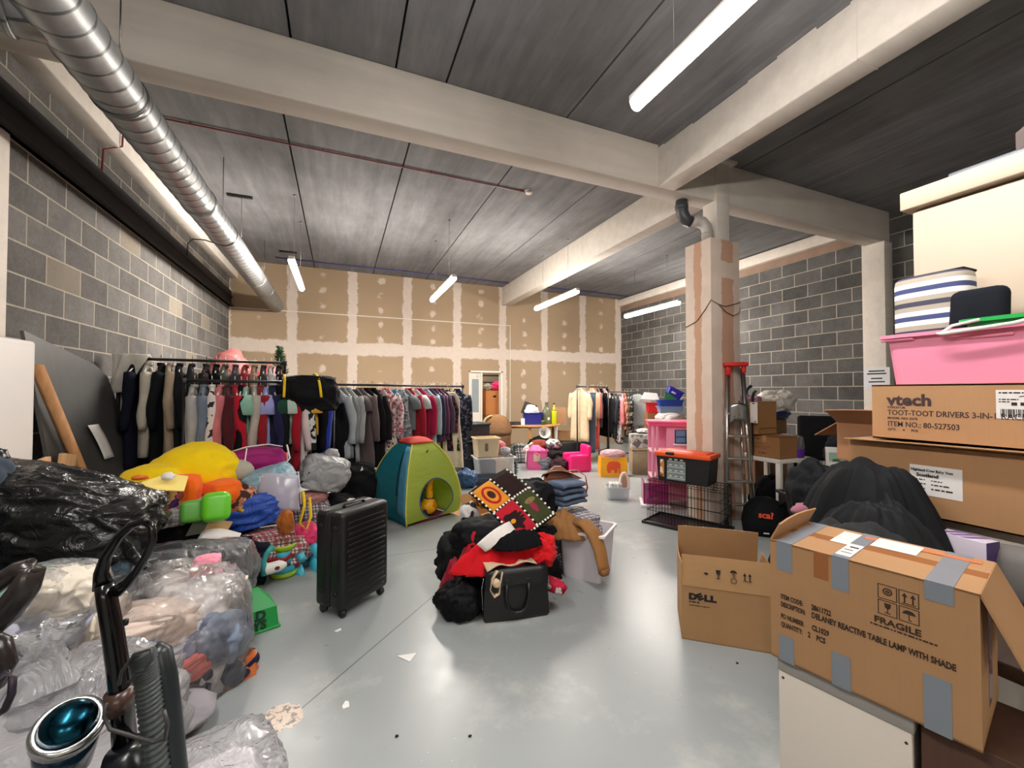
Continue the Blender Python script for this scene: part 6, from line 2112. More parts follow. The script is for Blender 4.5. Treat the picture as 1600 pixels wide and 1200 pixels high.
m.build('printed_slogan', fabric(70, 76, 80), gq)

# ---- wicker chest, silver case, shopping bag, book box
def basketweave(r, g, b):
    t = NT('basketweave')
    x, y, z = t.sep(t.coord())
    a = t.math('SINE', t.math('MULTIPLY', t.math('ADD', x, y), 150))
    w = t.math('SINE', t.math('ADD', t.math('MULTIPLY', z, 230), t.math('MULTIPLY', t.math('SIGN', a), 1.57)))
    f = t.math('MULTIPLY', t.math('MULTIPLY_ADD', w, .2, .8), t.math('MULTIPLY_ADD', t.noise(t.coord(), 10, 4), .5, .75))
    return t.end(t.bsdf(t.mix(1.0, srgb(r, g, b), t.comb(f, f, f), 'MULTIPLY'), .65, 0, t.bump(w, .5, .01), .35))
wp = fl(1003, 742) + Vector((.12, .14, 0))
BW = basketweave(176, 156, 128)
t_ = thing('wicker_chest', 'square pale wicker chest with the silver case on it', 'chest', wp, -.5)
m = MB(); m.box((0, 0, .21), (.4, .36, .42), None, .012); m.build('chest_body', BW, t_)
m = MB(); m.box((0, 0, .44), (.42, .38, .04), None, .012); m.build('lid', BW, t_)
t_ = thing('silver_case', 'silver grey decorated case on top of the wicker chest', 'case', wp + Vector((0, 0, .462)), -.5)
m = MB(); m.box((0, 0, .12), (.42, .28, .24), None, .015); m.build('case_body', mottled((176, 172, 166), (110, 106, 104), (206, 202, 198), scale=12, rough=.4), t_)
for x in (-.12, .0, .12):
    m = MB(); m.box((x, -.145, .13), (.03, .012, .05), None, .003); m.build('latch', CHROME, t_)
m = MB(); m.tube([(-.06, 0, .24), (-.05, 0, .265), (.05, 0, .265), (.06, 0, .24)], .008, 8); m.build('handle', plastic(40, 40, 42), t_)
heap('white_bundle', 'white cloth bundle on the silver case', 'bundle', wp + Vector((.12, .1, .70)), (.26, .2, .1), fabric(226, 214, 214), 681, sub=4)
bp = fl(960, 746) + Vector((.05, .12, 0))
t_ = thing('shopping_bag', 'yellow shopping bag with an orange elephant before the wicker chest', 'bag', bp, -.35)
YB_ = plastic(244, 176, 34, .35)
m = MB(); m.loft([[(-.23 * s, -.1 * s2, z), (.23 * s, -.1 * s2, z), (.23 * s, .1 * s2, z), (-.23 * s, .1 * s2, z)] for z, s, s2 in ((0, 1, 1), (.15, 1.02, 1.06), (.34, .98, .9))], False); m.build('bag_body', YB_, t_)
eleph = [(-.11, .05), (-.06, .05), (-.06, .1), (.0, .1), (.0, .05), (.05, .05), (.055, .13), (.075, .12), (.08, .05), (.1, .045), (.105, .15), (.11, .2), (.07, .24), (-.03, .25), (-.09, .24), (-.13, .18), (-.13, .1)]
m = MB(); m.prism(eleph, 0, .004, rotm(PI / 2, 0, 0), (0, -.107, .02)); m.build('elephant_motif', plastic(226, 84, 32, .4), t_)
m = MB(); m.blob((0, 0, .3), (.44, .22, .18), 682, 4, .14, .16, 2.4, poly=True); m.build('bag_contents', bag_poly(206, 160, 166, .3), t_)
bk = fl(966, 782) + Vector((.06, .1, 0))
tote('book_box', 'small clear plastic box of white books on the floor', 'box', bk, -.5, .3, .24, .17, clear_plastic(206, 214, 220, .35, .25), .9, .012)
for k in range(4):
    o = MB(); o.box((0, 0, .1), (.035, .16, .2), None, .003); o = o.build('book', painted(*((222, 218, 214), (206, 206, 208), (226, 214, 200), (190, 196, 204))[k], .5), None, bk + rotm(0, 0, -.5) @ Vector((-.09 + .042 * k, -.01, .014)), -.5)
    tag(o, ('first', 'second', 'third', 'fourth')[k] + ' pale book from the left in the small clear box', 'book', 'books in the clear box')
t_ = thing('photo_frame', 'white oval frame standing in the clear book box', 'frame', bk + rotm(0, 0, -.5) @ Vector((.1, .02, .02)), -.5)
m = MB(); m.tube([(.0 + .08 * math.sin(a) * .7, .02 * math.cos(a), .19 + .13 * math.cos(a)) for a in [2 * PI * k / 24 for k in range(24)]], .018, 8, closed=True); m.build('frame_ring', painted(226, 220, 212), t_)
m = MB(); m.box((0, .012, .19), (.08, .006, .19)); m.build('picture', painted(190, 150, 120), t_)

# ---- stacked tubs behind the doll's house
sb = ray_xy(1046, 5.75)
for k in range(3):
    carton(('lowest', 'middle', 'top')[k] + ' brown carton of the column under the white cushion', sb + Vector((.0, 0, .31 * k)), -.6 + .05 * k, .56, .42, .305, (), cardboard(128, 92, 62), group=None)
heap('white_cushion', 'white cushion in a bag on the cartons behind the pink dolls house', 'cushion', sb + Vector((0, 0, .932)), (.54, .4, .2), fabric(226, 216, 212), 690, sub=5, amp=.06)
tote('tub', 'clear blue-lidded flat tub on the white cushion', 'tub', sb + Vector((.02, .02, 1.10)), -.6, .42, .32, .1, clear_plastic(150, 176, 214, .5, .25), .92, .014)
tote('tub', 'wide royal blue tray on the clear flat tub', 'tray', sb + Vector((.02, .02, 1.205)), -.6, .42, .32, .11, plastic(24, 66, 160, .4), .92, .02)
o_ = tote('tub', 'deep blue open crate tipped on its side at the top of the stack', 'crate', sb + Vector((.05, .03, 1.33)), -.6, .28, .22, .2, plastic(34, 30, 150, .35), .86, .012)
o_.rotation_euler = (.0, .5, -.6)
m = MB(); m.box((-.02, -.105, .12), (.08, .01, .03), None, .003); m.build('handle_hole', plastic(200, 200, 220, .4), o_)
o = MB(); o.prism([(-.12, 0), (.1, 0), (-.1, .16)], 0, .01, rotm(PI / 2, 0, 0)); o = o.build('green_sheet', plastic(20, 110, 70, .4), None, sb + Vector((-.09, -.14, 1.325)), -.6); tag(o, 'green triangular plastic sheet left of the deep blue crate', 'sheet')
wb = ray_xy(1019, 6.6)
for k in range(4):
    carton(('lowest', 'second', 'third', 'topmost')[k] + ' brown tray box of the stack left of the white cushion', wb + Vector((.01 * k, 0, .26 * k)), -.6 + .04 * k, .3, .3, .255, (), cardboard(150, 108, 70))
tote('tub', 'small scarlet tub on the brown tray boxes', 'tub', wb + Vector((.02, 0, 1.045)), -.6, .28, .24, .2, plastic(206, 24, 30, .4), .86, .014)
o_ = tote('tub', 'clear tub lying upside down above the scarlet tub', 'tub', wb + Vector((-.02, .04, 1.42)), -.6, .36, .3, .16, clear_plastic(222, 222, 222, .35, .25), .7, .014)
o_.rotation_euler = (PI - .25, .1, -.6)

# ---- pink doll's house
t_ = thing('dolls_house', 'tall pink dolls house with blue window beside the boxed column', 'dolls house', (4.04, 4.2, 0), -.62)
PK, PK2, MG = plastic(240, 150, 180, .45), plastic(238, 84, 130, .45), plastic(190, 50, 130, .3)
m = MB(); m.bb(-.32, .36, -.16, .24, 1.02, 1.07, .006)
for k in range(6):
    m.bb(-.335, .37, -.175 + .07 * k, -.12 + .07 * k, 1.055, 1.085, .006)
m.build('roof', PK2, t_)
for x in (-.27, -.22):
    m = MB(); m.box((x, -.13, .62), (.03, .03, .8), None, .004); m.build('pillar', PK, t_)
m = MB(); m.bb(-.1, .34, -.1, -.07, .36, 1.02); m.bb(.31, .34, -.1, .24, 0, 1.02); m.bb(-.3, .34, .2, .23, 0, 1.02); m.build('house_wall', PK, t_)
for z in (.35, .68):
    m = MB(); m.bb(-.3, .34, -.16, .24, z, z + .02); m.build('house_floor', plastic(236, 200, 214, .45), t_)
m = MB(); m.bb(.0, .26, -.112, -.1, .8, .97); m.build('window_panel', plastic(96, 126, 170, .2), t_)
m = MB()
for x in (.0, .125, .25):
    m.bb(x, x + .012, -.118, -.108, .8, .97)
for z in (.8, .88, .965):
    m.bb(.0, .262, -.118, -.108, z, z + .01)
m.build('window_bars', plastic(30, 40, 70, .4), t_)
m = MB(); m.bb(-.02, .28, -.13, -.1, .775, .795, .003); m.build('window_sill', plastic(240, 214, 224), t_)
m = MB(); m.bb(-.4, -.12, -.24, -.22, .04, .3); m.bb(-.4, -.38, -.24, .1, .04, .3); m.bb(-.12, -.1, -.24, .1, .04, .3); m.build('pool_wall', clear_plastic(176, 40, 120, .7, .2), t_, label='translucent magenta pool wall')
m = MB(); m.bb(-.43, -.07, -.27, .12, .0, .035, .006); m.build('pool_base', plastic(236, 226, 232), t_)

# ---- wire dog crate with tool chest
ca = math.radians(-66)
t_ = thing('dog_crate', 'black wire dog crate with a plastic tray beside the column', 'dog crate', (3.54, 3.47, 0), ca)
WR = metal(40, 38, 38, .5)
CL, CW, CH = .76, .40, .44
m = MB(); m.bb(-CL / 2 - .03, CL / 2 + .03, -CW / 2 - .08, CW / 2, 0, .012, .004)
for y in (-CW / 2 - .08, CW / 2 - .012):
    m.bb(-CL / 2 - .03, CL / 2 + .03, y, y + .012, 0, .03, .003)
for x in (-CL / 2 - .03, CL / 2 + .018):
    m.bb(x, x + .012, -CW / 2 - .08, CW / 2, 0, .03, .003)
m.build('tray', plastic(20, 20, 21, .35), t_)
def grid_panel(nm, org, ux, uz, nx, nz):
    m = MB()
    org, ux, uz = Vector(org), Vector(ux), Vector(uz)
    for i in range(nx + 1):
        p = org + ux * (i / nx); m.tube([p, p + uz], .0022, 5, caps=False)
    for j in range(nz + 1):
        p = org + uz * (j / nz); m.tube([p, p + ux], .003, 5, caps=False)
    m.build(nm, WR, t_)
z0 = .03
grid_panel('wire_panel', (-CL / 2, -CW / 2, z0), (CL, 0, 0), (0, 0, CH), 22, 4)
grid_panel('wire_panel', (-CL / 2, CW / 2 - .01, z0), (CL, 0, 0), (0, 0, CH), 22, 4)
grid_panel('wire_panel', (-CL / 2, -CW / 2, z0), (0, CW, 0), (0, 0, CH), 10, 4)
grid_panel('wire_panel', (CL / 2, -CW / 2, z0), (0, CW, 0), (0, 0, CH), 10, 4)
grid_panel('wire_top', (-CL / 2, -CW / 2, z0 + CH), (CL, 0, 0), (0, CW, 0), 20, 3)
for p, lb in (((.0, -.1, .013), 'tiny white paper bit on the crate tray, nearer the front edge'), ((.16, -.02, .013), 'tiny white paper bit on the crate tray, nearer the wire back')):
    o = MB(); o.box((0, 0, .003), (.03, .02, .004)); o = o.build('paper_bit', painted(230, 230, 230), None, Vector((3.54, 3.47, 0)) + rotm(0, 0, ca) @ Vector(p), .4); tag(o, lb, 'paper')
t_ = thing('tool_chest', 'black tool chest with orange lid standing on the wire crate', 'tool chest', Vector((3.54, 3.47, z0 + CH + .004)) + rotm(0, 0, ca) @ Vector((-.01, 0, 0)), ca)
m = MB(); m.loft([[(-.28 * s, -.15 * s, z), (.28 * s, -.15 * s, z), (.28 * s, .15 * s, z), (-.28 * s, .15 * s, z)] for z, s in ((0, .92), (.02, .94), (.28, 1.0))], False); m.build('chest_body', plastic(22, 22, 23, .45), t_)
m = MB(); m.box((0, 0, .30), (.6, .34, .05), None, .014, 3); m.box((0, 0, .327), (.5, .24, .02), None, .008); m.build('lid', plastic(232, 84, 34, .4), t_, label='orange lid')
m = MB(); m.box((-.12, -.172, .315), (.09, .02, .03), None, .005); m.build('latch', plastic(24, 24, 25), t_)
m = MB(); m.box((-.06, -.146, .15), (.2, .012, .24), rotm(-.05, 0, 0)); m.build('clear_drawers', plastic(126, 134, 132, .25), t_, label='grey see-through drawer front')
dm = MB()
for z in (.05, .11, .17, .23):
    dm.box((-.06, -.1545, z), (.19, .006, .006))
    for x in (-.12, -.06, .0):
        dm.box((x, -.155, z + .02), (.03, .006, .012))
dm.build('drawer_pulls', plastic(190, 196, 194, .3), t_)
m = MB(); m.box((-.215, -.148, .15), (.045, .01, .2), rotm(-.05, 0, 0)); m.build('product_sticker', mottled((196, 120, 60), (120, 60, 30), (226, 206, 180), scale=20, rough=.4), t_)

# ---- step ladder
lb0 = at(1153, 818, 4.58); lb0.z = 0
t_ = thing('step_ladder', 'aluminium step ladder with a red top cap against the column', 'ladder', lb0, -.56)
AL = metal(196, 194, 190, .35)
for x, xt in ((-.13, -.075), (.155, .08)):
    m = MB(); m.tube([(x, -.04, 0), (xt, .05, 1.72)], .022, 4, flat=(.7, 1.2)); m.build('front_rail', AL, t_)
for x, xt in ((-.16, -.11), (.13, .06)):
    m = MB(); m.tube([(x, .12, 0), (xt, .08, 1.36)], .016, 4); m.build('rear_leg', AL, t_)
for k in range(5):
    z = .22 + .25 * k
    w = .27 - .022 * k
    m = MB(); m.box((.012, -.025 + .013 * k, z), (w, .085, .022), None, .004); m.build('step', AL, t_)
m = MB(); m.sheet(lambda u, v: (-.085 + .19 * u, -.03 - .02 * math.sin(PI * u) , 1.14 + .2 * v - .03 * (2 * u - 1) ** 2), 8, 6, .012); m.build('platform', metal(176, 178, 178, .3), t_)
m = MB(); m.box((.0, .04, 1.77), (.25, .12, .045), None, .01); m.box((-.075, .04, 1.71), (.05, .05, .12), None, .006); m.box((.09, .04, 1.72), (.04, .05, .09), None, .006); m.build('top_cap', plastic(206, 34, 30, .4), t_, label='red plastic top cap')
for x, y in ((-.13, -.04), (.155, -.04), (-.16, .12), (.13, .12)):
    m = MB(); m.box((x, y, .015), (.04, .045, .03), None, .005); m.build('foot', plastic(30, 30, 30, .6), t_)
m = MB(); m.tube([(.08, .02, 1.68), (.12, .0, 1.3), (.14, -.02, .95), (.15, -.03, .7)], .004, 6); m.build('safety_cord', plastic(60, 60, 58), t_)
# ================================================================ RIGHT SIDE
def print_lines(parent, lines, org, R, mat=INK, name='printed_text'):
    """lines of (text, size, dx, dy, squeeze, boldness) on a face whose frame is R at org"""
    for tx, sz, dx, dy, sx, bo in lines:
        lettering(tx, sz, mat, parent, Vector(org) + R @ Vector((dx, dy, .0006)), R, sx, bold=bo, name=name)


def shape(parent, polys, org, R, mat=INK, name='printed_symbol', th=.0008):
    m = MB()
    for poly in polys:
        a = sum(poly[i][0] * poly[(i + 1) % len(poly)][1] - poly[(i + 1) % len(poly)][0] * poly[i][1] for i in range(len(poly)))
        m.prism(poly if a > 0 else poly[::-1], 0, th, R, org)
    return m.build(name, mat, parent)


def small_print(*rows):
    """lines of small print too fine to read"""
    out = []
    for x, y, w, h in rows:
        c = x
        k = 0
        while c < x + w - .002:
            q = h * (1.2, 2.6, 1.7, 3.4, .9)[k % 5]; k += 1
            e = min(c + q, x + w)
            out.append([(c, y), (e, y), (e, y + h), (c, y + h)]); c = e + h * .7
    return out


def frame_polys(x0, y0, x1, y1, t):
    return [[(x0, y0), (x1, y0), (x1, y0 + t), (x0, y0 + t)], [(x0, y1 - t), (x1, y1 - t), (x1, y1), (x0, y1)], [(x0, y0), (x0 + t, y0), (x0 + t, y1), (x0, y1)], [(x1 - t, y0), (x1, y0), (x1, y1), (x1 - t, y1)]]


def arrows(x, y, s):
    out = []
    for dx in (-.26 * s, .26 * s):
        out += [[(x + dx - .05 * s, y - .4 * s), (x + dx + .05 * s, y - .4 * s), (x + dx + .05 * s, y + .1 * s), (x + dx - .05 * s, y + .1 * s)], [(x + dx - .18 * s, y + .08 * s), (x + dx + .18 * s, y + .08 * s), (x + dx, y + .4 * s)]]
    out.append([(x - .45 * s, y - .5 * s), (x + .45 * s, y - .5 * s), (x + .45 * s, y - .44 * s), (x - .45 * s, y - .44 * s)])
    return out


def goblet(x, y, s):
    return [[(x - .22 * s, y + .4 * s), (x - .16 * s, y + .05 * s), (x - .04 * s, y - .04 * s), (x + .04 * s, y - .04 * s), (x + .16 * s, y + .05 * s), (x + .22 * s, y + .4 * s)], [(x - .03 * s, y - .36 * s), (x + .03 * s, y - .36 * s), (x + .03 * s, y), (x - .03 * s, y)], [(x - .18 * s, y - .4 * s), (x + .18 * s, y - .4 * s), (x + .18 * s, y - .34 * s), (x - .18 * s, y - .34 * s)]]


def brolly(x, y, s):
    return [[(x + .36 * s * math.cos(a), y + .05 * s + .3 * s * math.sin(a)) for a in [PI * k / 12 for k in range(13)]], [(x - .025 * s, y - .36 * s), (x + .025 * s, y - .36 * s), (x + .025 * s, y + .1 * s), (x - .025 * s, y + .1 * s)], [(x + .0 * s, y - .4 * s), (x + .14 * s, y - .4 * s), (x + .14 * s, y - .34 * s), (x, y - .34 * s)]]


def ringpoly(x, y, r, t, n=20):
    out = []
    for k in range(n):
        a, b = 2 * PI * k / n, 2 * PI * (k + 1) / n
        out.append([(x + r * math.cos(a), y + r * math.sin(a)), (x + r * math.cos(b), y + r * math.sin(b)), (x + (r - t) * math.cos(b), y + (r - t) * math.sin(b)), (x + (r - t) * math.cos(a), y + (r - t) * math.sin(a))])
    return out


# ---- branded computer carton on the floor
da = math.radians(-40.6)
DW, DD, DH = .48, .36, .315
dc = Vector((1.88, 1.90, 0)) + rotm(0, 0, da) @ Vector((DW / 2, DD / 2, 0))
t_ = carton('open brown computer carton on the floor with its front flap standing up', dc, da, DW, DD, DH, (('s', 80, .175), ('n', 80, .26), ('w', 88, .13), ('e', 100, .13)), cardboard(176, 136, 94), closed=False)
Rf = face_rot((1, 0, 0), (0, 0, 1))
o_ = Vector((-DW / 2, -DD / 2, 0))
DK = plastic(34, 20, 24, .7)
x = .04
for ch, rz in (('D', 0), ('E', .45), ('L', 0), ('L', 0)):
    Rl = Rf @ rotm(0, 0, rz)
    lettering(ch, .048, DK, t_, o_ + Vector((x + (.012 if rz else 0), -.0006, DH - .075 - (.002 if rz else 0))), Rl, 1.25, bold=.0035, name='logo_letter')
    x += .041 if ch == 'D' else (.042 if ch == 'E' else .033)
shape(t_, small_print((.042, DH - .094, .06, .008), (.042, DH - .112, .11, .005)), o_ + Vector((0, -.0002, 0)), Rf)
tilt = math.radians(7)
Rfl = face_rot((1, 0, 0), (0, math.cos(math.radians(80)), math.sin(math.radians(80))))
fo = Vector((-DW / 2, -DD / 2 - .004, DH))
shape(t_, [[(.12, .082), (.135, .09), (.15, .082), (.135, .074)]] + goblet(.2, .085, .06) + brolly(.28, .1, .05) + arrows(.35, .09, .05) + ringpoly(.28, .06, .016, .003), fo + Rfl @ Vector((0, 0, .0025)), Rfl)

# ---- tall lamp carton with grey tape on the white cabinet
BX, BY, BZ = 1.243, .89, .645
ba = math.atan2(-.973, .232)
LW, LD, LH = .435, .30, .355
Rb = rotm(0, 0, ba)
bc = Vector((BX, BY, BZ)) + Rb @ Vector((LW / 2, LD / 2, 0))
t_ = carton('large brown lamp carton patched with grey tape on the white cabinet', bc, ba, LW, LD, LH, (('e', 246, .17), ('w', 64, .06)), cardboard(168, 128, 90), tape=False)
o_ = Vector((-LW / 2, -LD / 2, 0))
INK2 = plastic(52, 34, 22, .75)
print_lines(t_, (('ITEM CODE:', .020, .028, LH * .52, .54, .0004), ('28611722', .021, .108, LH * .52, .56, .0006),
                 ('DESCRIPTION:', .020, .028, LH * .455, .50, .0004), ('DELANEY REACTIVE TABLE LAMP WITH SHADE', .022, .108, LH * .455, .62, .0006),
                 ('PO NUMBER', .020, .028, LH * .355, .54, .0004), ('CL1029', .021, .108, LH * .355, .62, .0006),
                 ('QUANTITY:', .020, .028, LH * .285, .54, .0004), ('2    PCS', .021, .098, LH * .285, .62, .0006)), o_, Rf, INK2)
sx, sy, s = .276, LH * .785, .037
shape(t_, frame_polys(sx - s * .52, sy - s * .0, sx + s * .5, sy + s * 1.0, .0016) + frame_polys(sx + s * .58, sy, sx + s * 1.6, sy + s, .0016) + frame_polys(sx - s * .52, sy - s * 1.1, sx + s * .5, sy - s * .1, .0016) + frame_polys(sx + s * .58, sy - s * 1.1, sx + s * 1.6, sy - s * .1, .0016)
      + ringpoly(sx, sy + s * .55, s * .26, .003) + ringpoly(sx, sy + s * .55, s * .12, .003) + arrows(sx + s * 1.09, sy + s * .52, s * .8) + goblet(sx, sy - s * .6, s * .85) + brolly(sx + s * 1.09, sy - s * .6, s * .9), o_, Rf, INK2)
print_lines(t_, (('FRAGILE', .022, sx - s * .75, sy - s * 1.75, 1.1, .0006),), o_, Rf, INK2)
shape(t_, small_print((sx - s * .95, sy - s * 2.0, .125, .0035)), o_ + Vector((0, -.0002, 0)), Rf, INK2)
GT = plastic(126, 132, 140, .3)
LB2 = painted(226, 222, 218, .35)
for u, w, dn in ((.018, .042, .085), (.158, .038, .09), (.345, .05, .045)):
    m = MB(); m.bb(-LW / 2 + u, -LW / 2 + u + w, -LD / 2 - .0012, -LD / 2 - .0002, LH - dn, LH + .0015); m.bb(-LW / 2 + u, -LW / 2 + u + w, -LD / 2 - .0012, LD / 2, LH + .0012, LH + .0022); m.build('grey_tape', GT, t_)
for u, w, up in ((.022, .04, .075), (.155, .042, .09), (.34, .048, .13)):
    m = MB(); m.bb(-LW / 2 + u, -LW / 2 + u + w, -LD / 2 - .0012, -LD / 2 - .0002, -.002, up); m.build('grey_tape', GT, t_)
BT = plastic(150, 96, 56, .25)
m = MB(); m.bb(-LW / 2 + .115, -LW / 2 + .15, -LD / 2 - .0008, -LD / 2 - .0001, LH - .075, LH); m.bb(-LW / 2, LW / 2, -.02, .03, LH + .0005, LH + .0012); m.build('brown_tape', BT, t_)
m = MB(); m.bb(LW / 2 + .0001, LW / 2 + .001, -.03, .03, .05, LH - .06); m.build('end_tape', plastic(136, 110, 118, .2), t_)
for (x0, x1, y0, y1, lb) in ((.115, .16, -.02, .12, 'white'), (.2, .3, .03, .13, 'cream'), (.16, .195, -.13, .0, 'pale')):
    m = MB(); m.bb(-LW / 2 + x0, -LW / 2 + x1, y0, y1, LH + .0023, LH + .003); m.build('address_label', LB2, t_)
shape(t_, [[(.165 - LW / 2, -.1), (.19 - LW / 2, -.1), (.19 - LW / 2, -.097), (.165 - LW / 2, -.097)], [(.165 - LW / 2, -.07), (.185 - LW / 2, -.07), (.185 - LW / 2, -.066), (.165 - LW / 2, -.066)], [(.17 - LW / 2, -.04), (.19 - LW / 2, -.04), (.19 - LW / 2, -.03), (.17 - LW / 2, -.03)]], Vector((0, 0, LH + .003)), Matrix.Identity(3))
m = MB(); m.bb(-LW / 2 + .17, LW / 2 - .02, .09, .12, LH + .0024, LH + .0028); m.build('red_strip_tape', plastic(206, 120, 84, .3), t_)

WHT = painted(218, 208, 196, .5, .03)
t_ = thing('low_cabinet', 'low white cabinet with screw holes under the taped lamp carton', 'cabinet', Vector((BX, BY, 0)) + Rb @ Vector((.015, .012, 0)), ba)
m = MB(); m.bb(0, .30, 0, .27, 0, .605, .002); m.build('cabinet_body', WHT, t_)
m = MB(); m.bb(-.002, .305, -.003, .275, .605, .643, .002); m.build('grey_edge', painted(150, 144, 138, .6), t_)
m = MB()
for x, z in ((.012, .585), (.29, .575), (.012, .30), (.29, .3)):
    m.cyl((x, -.0015, z), (x, .001, z), .0035, 10)
m.build('screw_holes', plastic(40, 36, 32, .6), t_)
o = MB(); o.bb(.31, .5, .02, .28, 0, .642, .004); o = o.build('brown_stand', wood(78, 52, 38, .6, 2), None, Vector((BX, BY, 0)) + Rb @ Vector((.02, .0, 0)), ba); tag(o, 'dark brown wooden stand right of the low white cabinet', 'stand')

# ---- low table hidden under the coats, book box, roll
t_ = thing('low_table', 'low dark table mostly buried under black coats', 'table', (1.95, .72, 0))
m = MB(); m.bb(-.32, .33, -.5, .35, .70, .74, .004); m.build('tabletop', wood(60, 46, 38, .5), t_)
for x in (-.28, .29):
    for y in (-.46, .31):
        m = MB(); m.bb(x - .02, x + .02, y - .02, y + .02, 0, .70); m.build('leg', wood(60, 46, 38, .5, 2), t_)
bc2 = Vector((2.13, .79, .742))
o_ = thing('boxed_set', 'purple and white printed box standing below the labelled kraft carton', 'box', bc2, -PI / 2 - .12)
m = MB(); m.bb(-.09, .09, -.035, .035, 0, .19, .002); m.build('box_body', painted(206, 196, 210, .35), o_)
m = MB(); m.bb(.0905, .0915, -.035, .035, 0, .19); m.build('side_print', plastic(74, 52, 110, .35), o_)
shape(o_, [[(-.05 + .035 * k, -.034), (-.03 + .035 * k, -.034), (.0 + .035 * k, .034), (-.02 + .035 * k, .034)] for k in range(3)], Vector((0, 0, .1905)), Matrix.Identity(3), plastic(120, 86, 150, .35))
shape(o_, [[(-.03, .1), (.0, .1), (.0, .13), (-.03, .13)], [(.02, .05), (.07, .05), (.07, .055), (.02, .055)], [(.02, .06), (.07, .06), (.07, .065), (.02, .065)]], Vector((0, -.0355, 0)), Rf, plastic(90, 84, 100, .4))
t_ = thing('grey_roll', 'grey rolled mat standing behind the purple and white box', 'roll', (2.2, .66, .742))
m = MB(); m.lathe([(.0, 0), (.07, 0), (.078, .02), (.076, .13), (.06, .165), (.0, .172)], seg=24, sx=1, sy=1.1); m.build('rolled_mat', fabric(112, 108, 104), t_)

# ---- cupboard carrying the long cartons
t_ = thing('side_cabinet', 'white side cabinet under the long kraft cartons', 'cabinet', (2.62, .5, 0))
m = MB(); m.bb(-.27, .1, -.75, .7, 0, .93, .003); m.build('cabinet_body', WHT, t_)
m = MB(); m.bb(-.282, -.27, -.7, .2, .04, .885, .002); m.build('cabinet_door', WHT, t_)
m = MB()
for y, z in ((.16, .86), (-.66, .86), (.16, .1)):
    m.cyl((-.2835, y, z), (-.28, y, z), .004, 10)
m.build('screw_holes', plastic(50, 44, 40, .6), t_)

# ---- kraft carton with a shipping label
ra = -PI / 2
KW, KD, KH = 1.2, .42, .302
t_ = carton('long kraft carton with a white shipping label in the right-hand stack', (2.30 + KD / 2, 1.24 - KW / 2, .932), ra, KW, KD, KH, (('s', 176, .045),), cardboard(170, 128, 90), th=.006)
o_ = Vector((-KW / 2, -KD / 2, 0))
lx, lz = .235, .09
m = MB(); m.bb(-KW / 2 + lx, -KW / 2 + lx + .165, -KD / 2 - .0012, -KD / 2 - .0002, lz, lz + .125); m.build('shipping_label', LB2, t_)
print_lines(t_, (('Highland Cow Baby Vest', .0155, lx + .004, lz + .100, .86, .0004), ('Scotland', .019, lx + .022, lz + .078, 1.1, .0008)), o_ + Vector((0, -.0012, 0)), Rf)
shape(t_, small_print((lx + .02, lz + .062, .03, .005), (lx + .07, lz + .062, .035, .004), (lx + .02, lz + .045, .032, .005), (lx + .07, lz + .045, .06, .005), (lx + .02, lz + .026, .03, .005), (lx + .07, lz + .026, .07, .006)), o_ + Vector((0, -.0012, 0)), Rf)
o = MB(); o.bb(0, .2, 0, .012, 0, .3); o = o.build('purple_board', plastic(84, 66, 120, .4), None, (2.36, 1.25, .934), .0); tag(o, 'purple board edge standing at the left end of the kraft carton', 'board')

# ---- toy carton
VW, VD, VH = 1.1, .37, .25
t_ = carton('printed toy carton lying on top of the labelled kraft carton', (2.35 + VD / 2, 1.165 - VW / 2, 1.2425), ra, VW, VD, VH, (), cardboard(176, 134, 96), th=.006)
o_ = Vector((-VW / 2, -VD / 2, 0))
print_lines(t_, (('vtech', .070, .06, .158, 1.02, .0026), ('VTECH UK', .014, .06, .142, 1, .0003), ('TOOT-TOOT DRIVERS 3-IN-1 RACEWAY', .0335, .06, .112, .80, .0003), ('MODEL NO: 5275', .014, .06, .093, 1, .0003), ('ITEM NO.: 80-527503', .0335, .06, .060, .80, .0003), ('QTY:      4      PCS', .014, .06, .041, 1, .0003)), o_, Rf, plastic(62, 44, 44, .7))
lx = .405
m = MB(); m.bb(-VW / 2 + lx, -VW / 2 + lx + .3, -VD / 2 - .0012, -VD / 2 - .0002, .115, .225); m.build('shipping_label', LB2, t_)
print_lines(t_, (('10P', .020, lx + .10, .165, 1, .0004),), o_ + Vector((0, -.0012, 0)), Rf)
shape(t_, small_print((lx + .008, .212, .09, .005), (lx + .008, .187, .05, .004), (lx + .008, .178, .03, .004), (lx + .04, .166, .055, .012)), o_ + Vector((0, -.0012, 0)), Rf)
rs = random.Random(3)
bars = []
x = lx + .012
while x < lx + .19:
    w = rs.choice((.0012, .002, .0032)); bars.append([(x, .122), (x + w, .122), (x + w, .152), (x, .152)]); x += w + rs.choice((.0012, .002, .003))
shape(t_, bars, o_ + Vector((0, -.0012, 0)), Rf, INK, 'barcode')
shape(t_, ringpoly(lx + .135, .2, .014, .003) + [[(lx + .06, .198), (lx + .085, .204), (lx + .085, .207), (lx + .06, .201)]], o_ + Vector((0, -.0012, 0)), Rf)
m = MB(); m.bb(-VW / 2 + .48, -VW / 2 + .66, -VD / 2 - .001, -VD / 2 - .0001, .055, .078); m.build('part_strip', plastic(92, 74, 56, .5), t_)

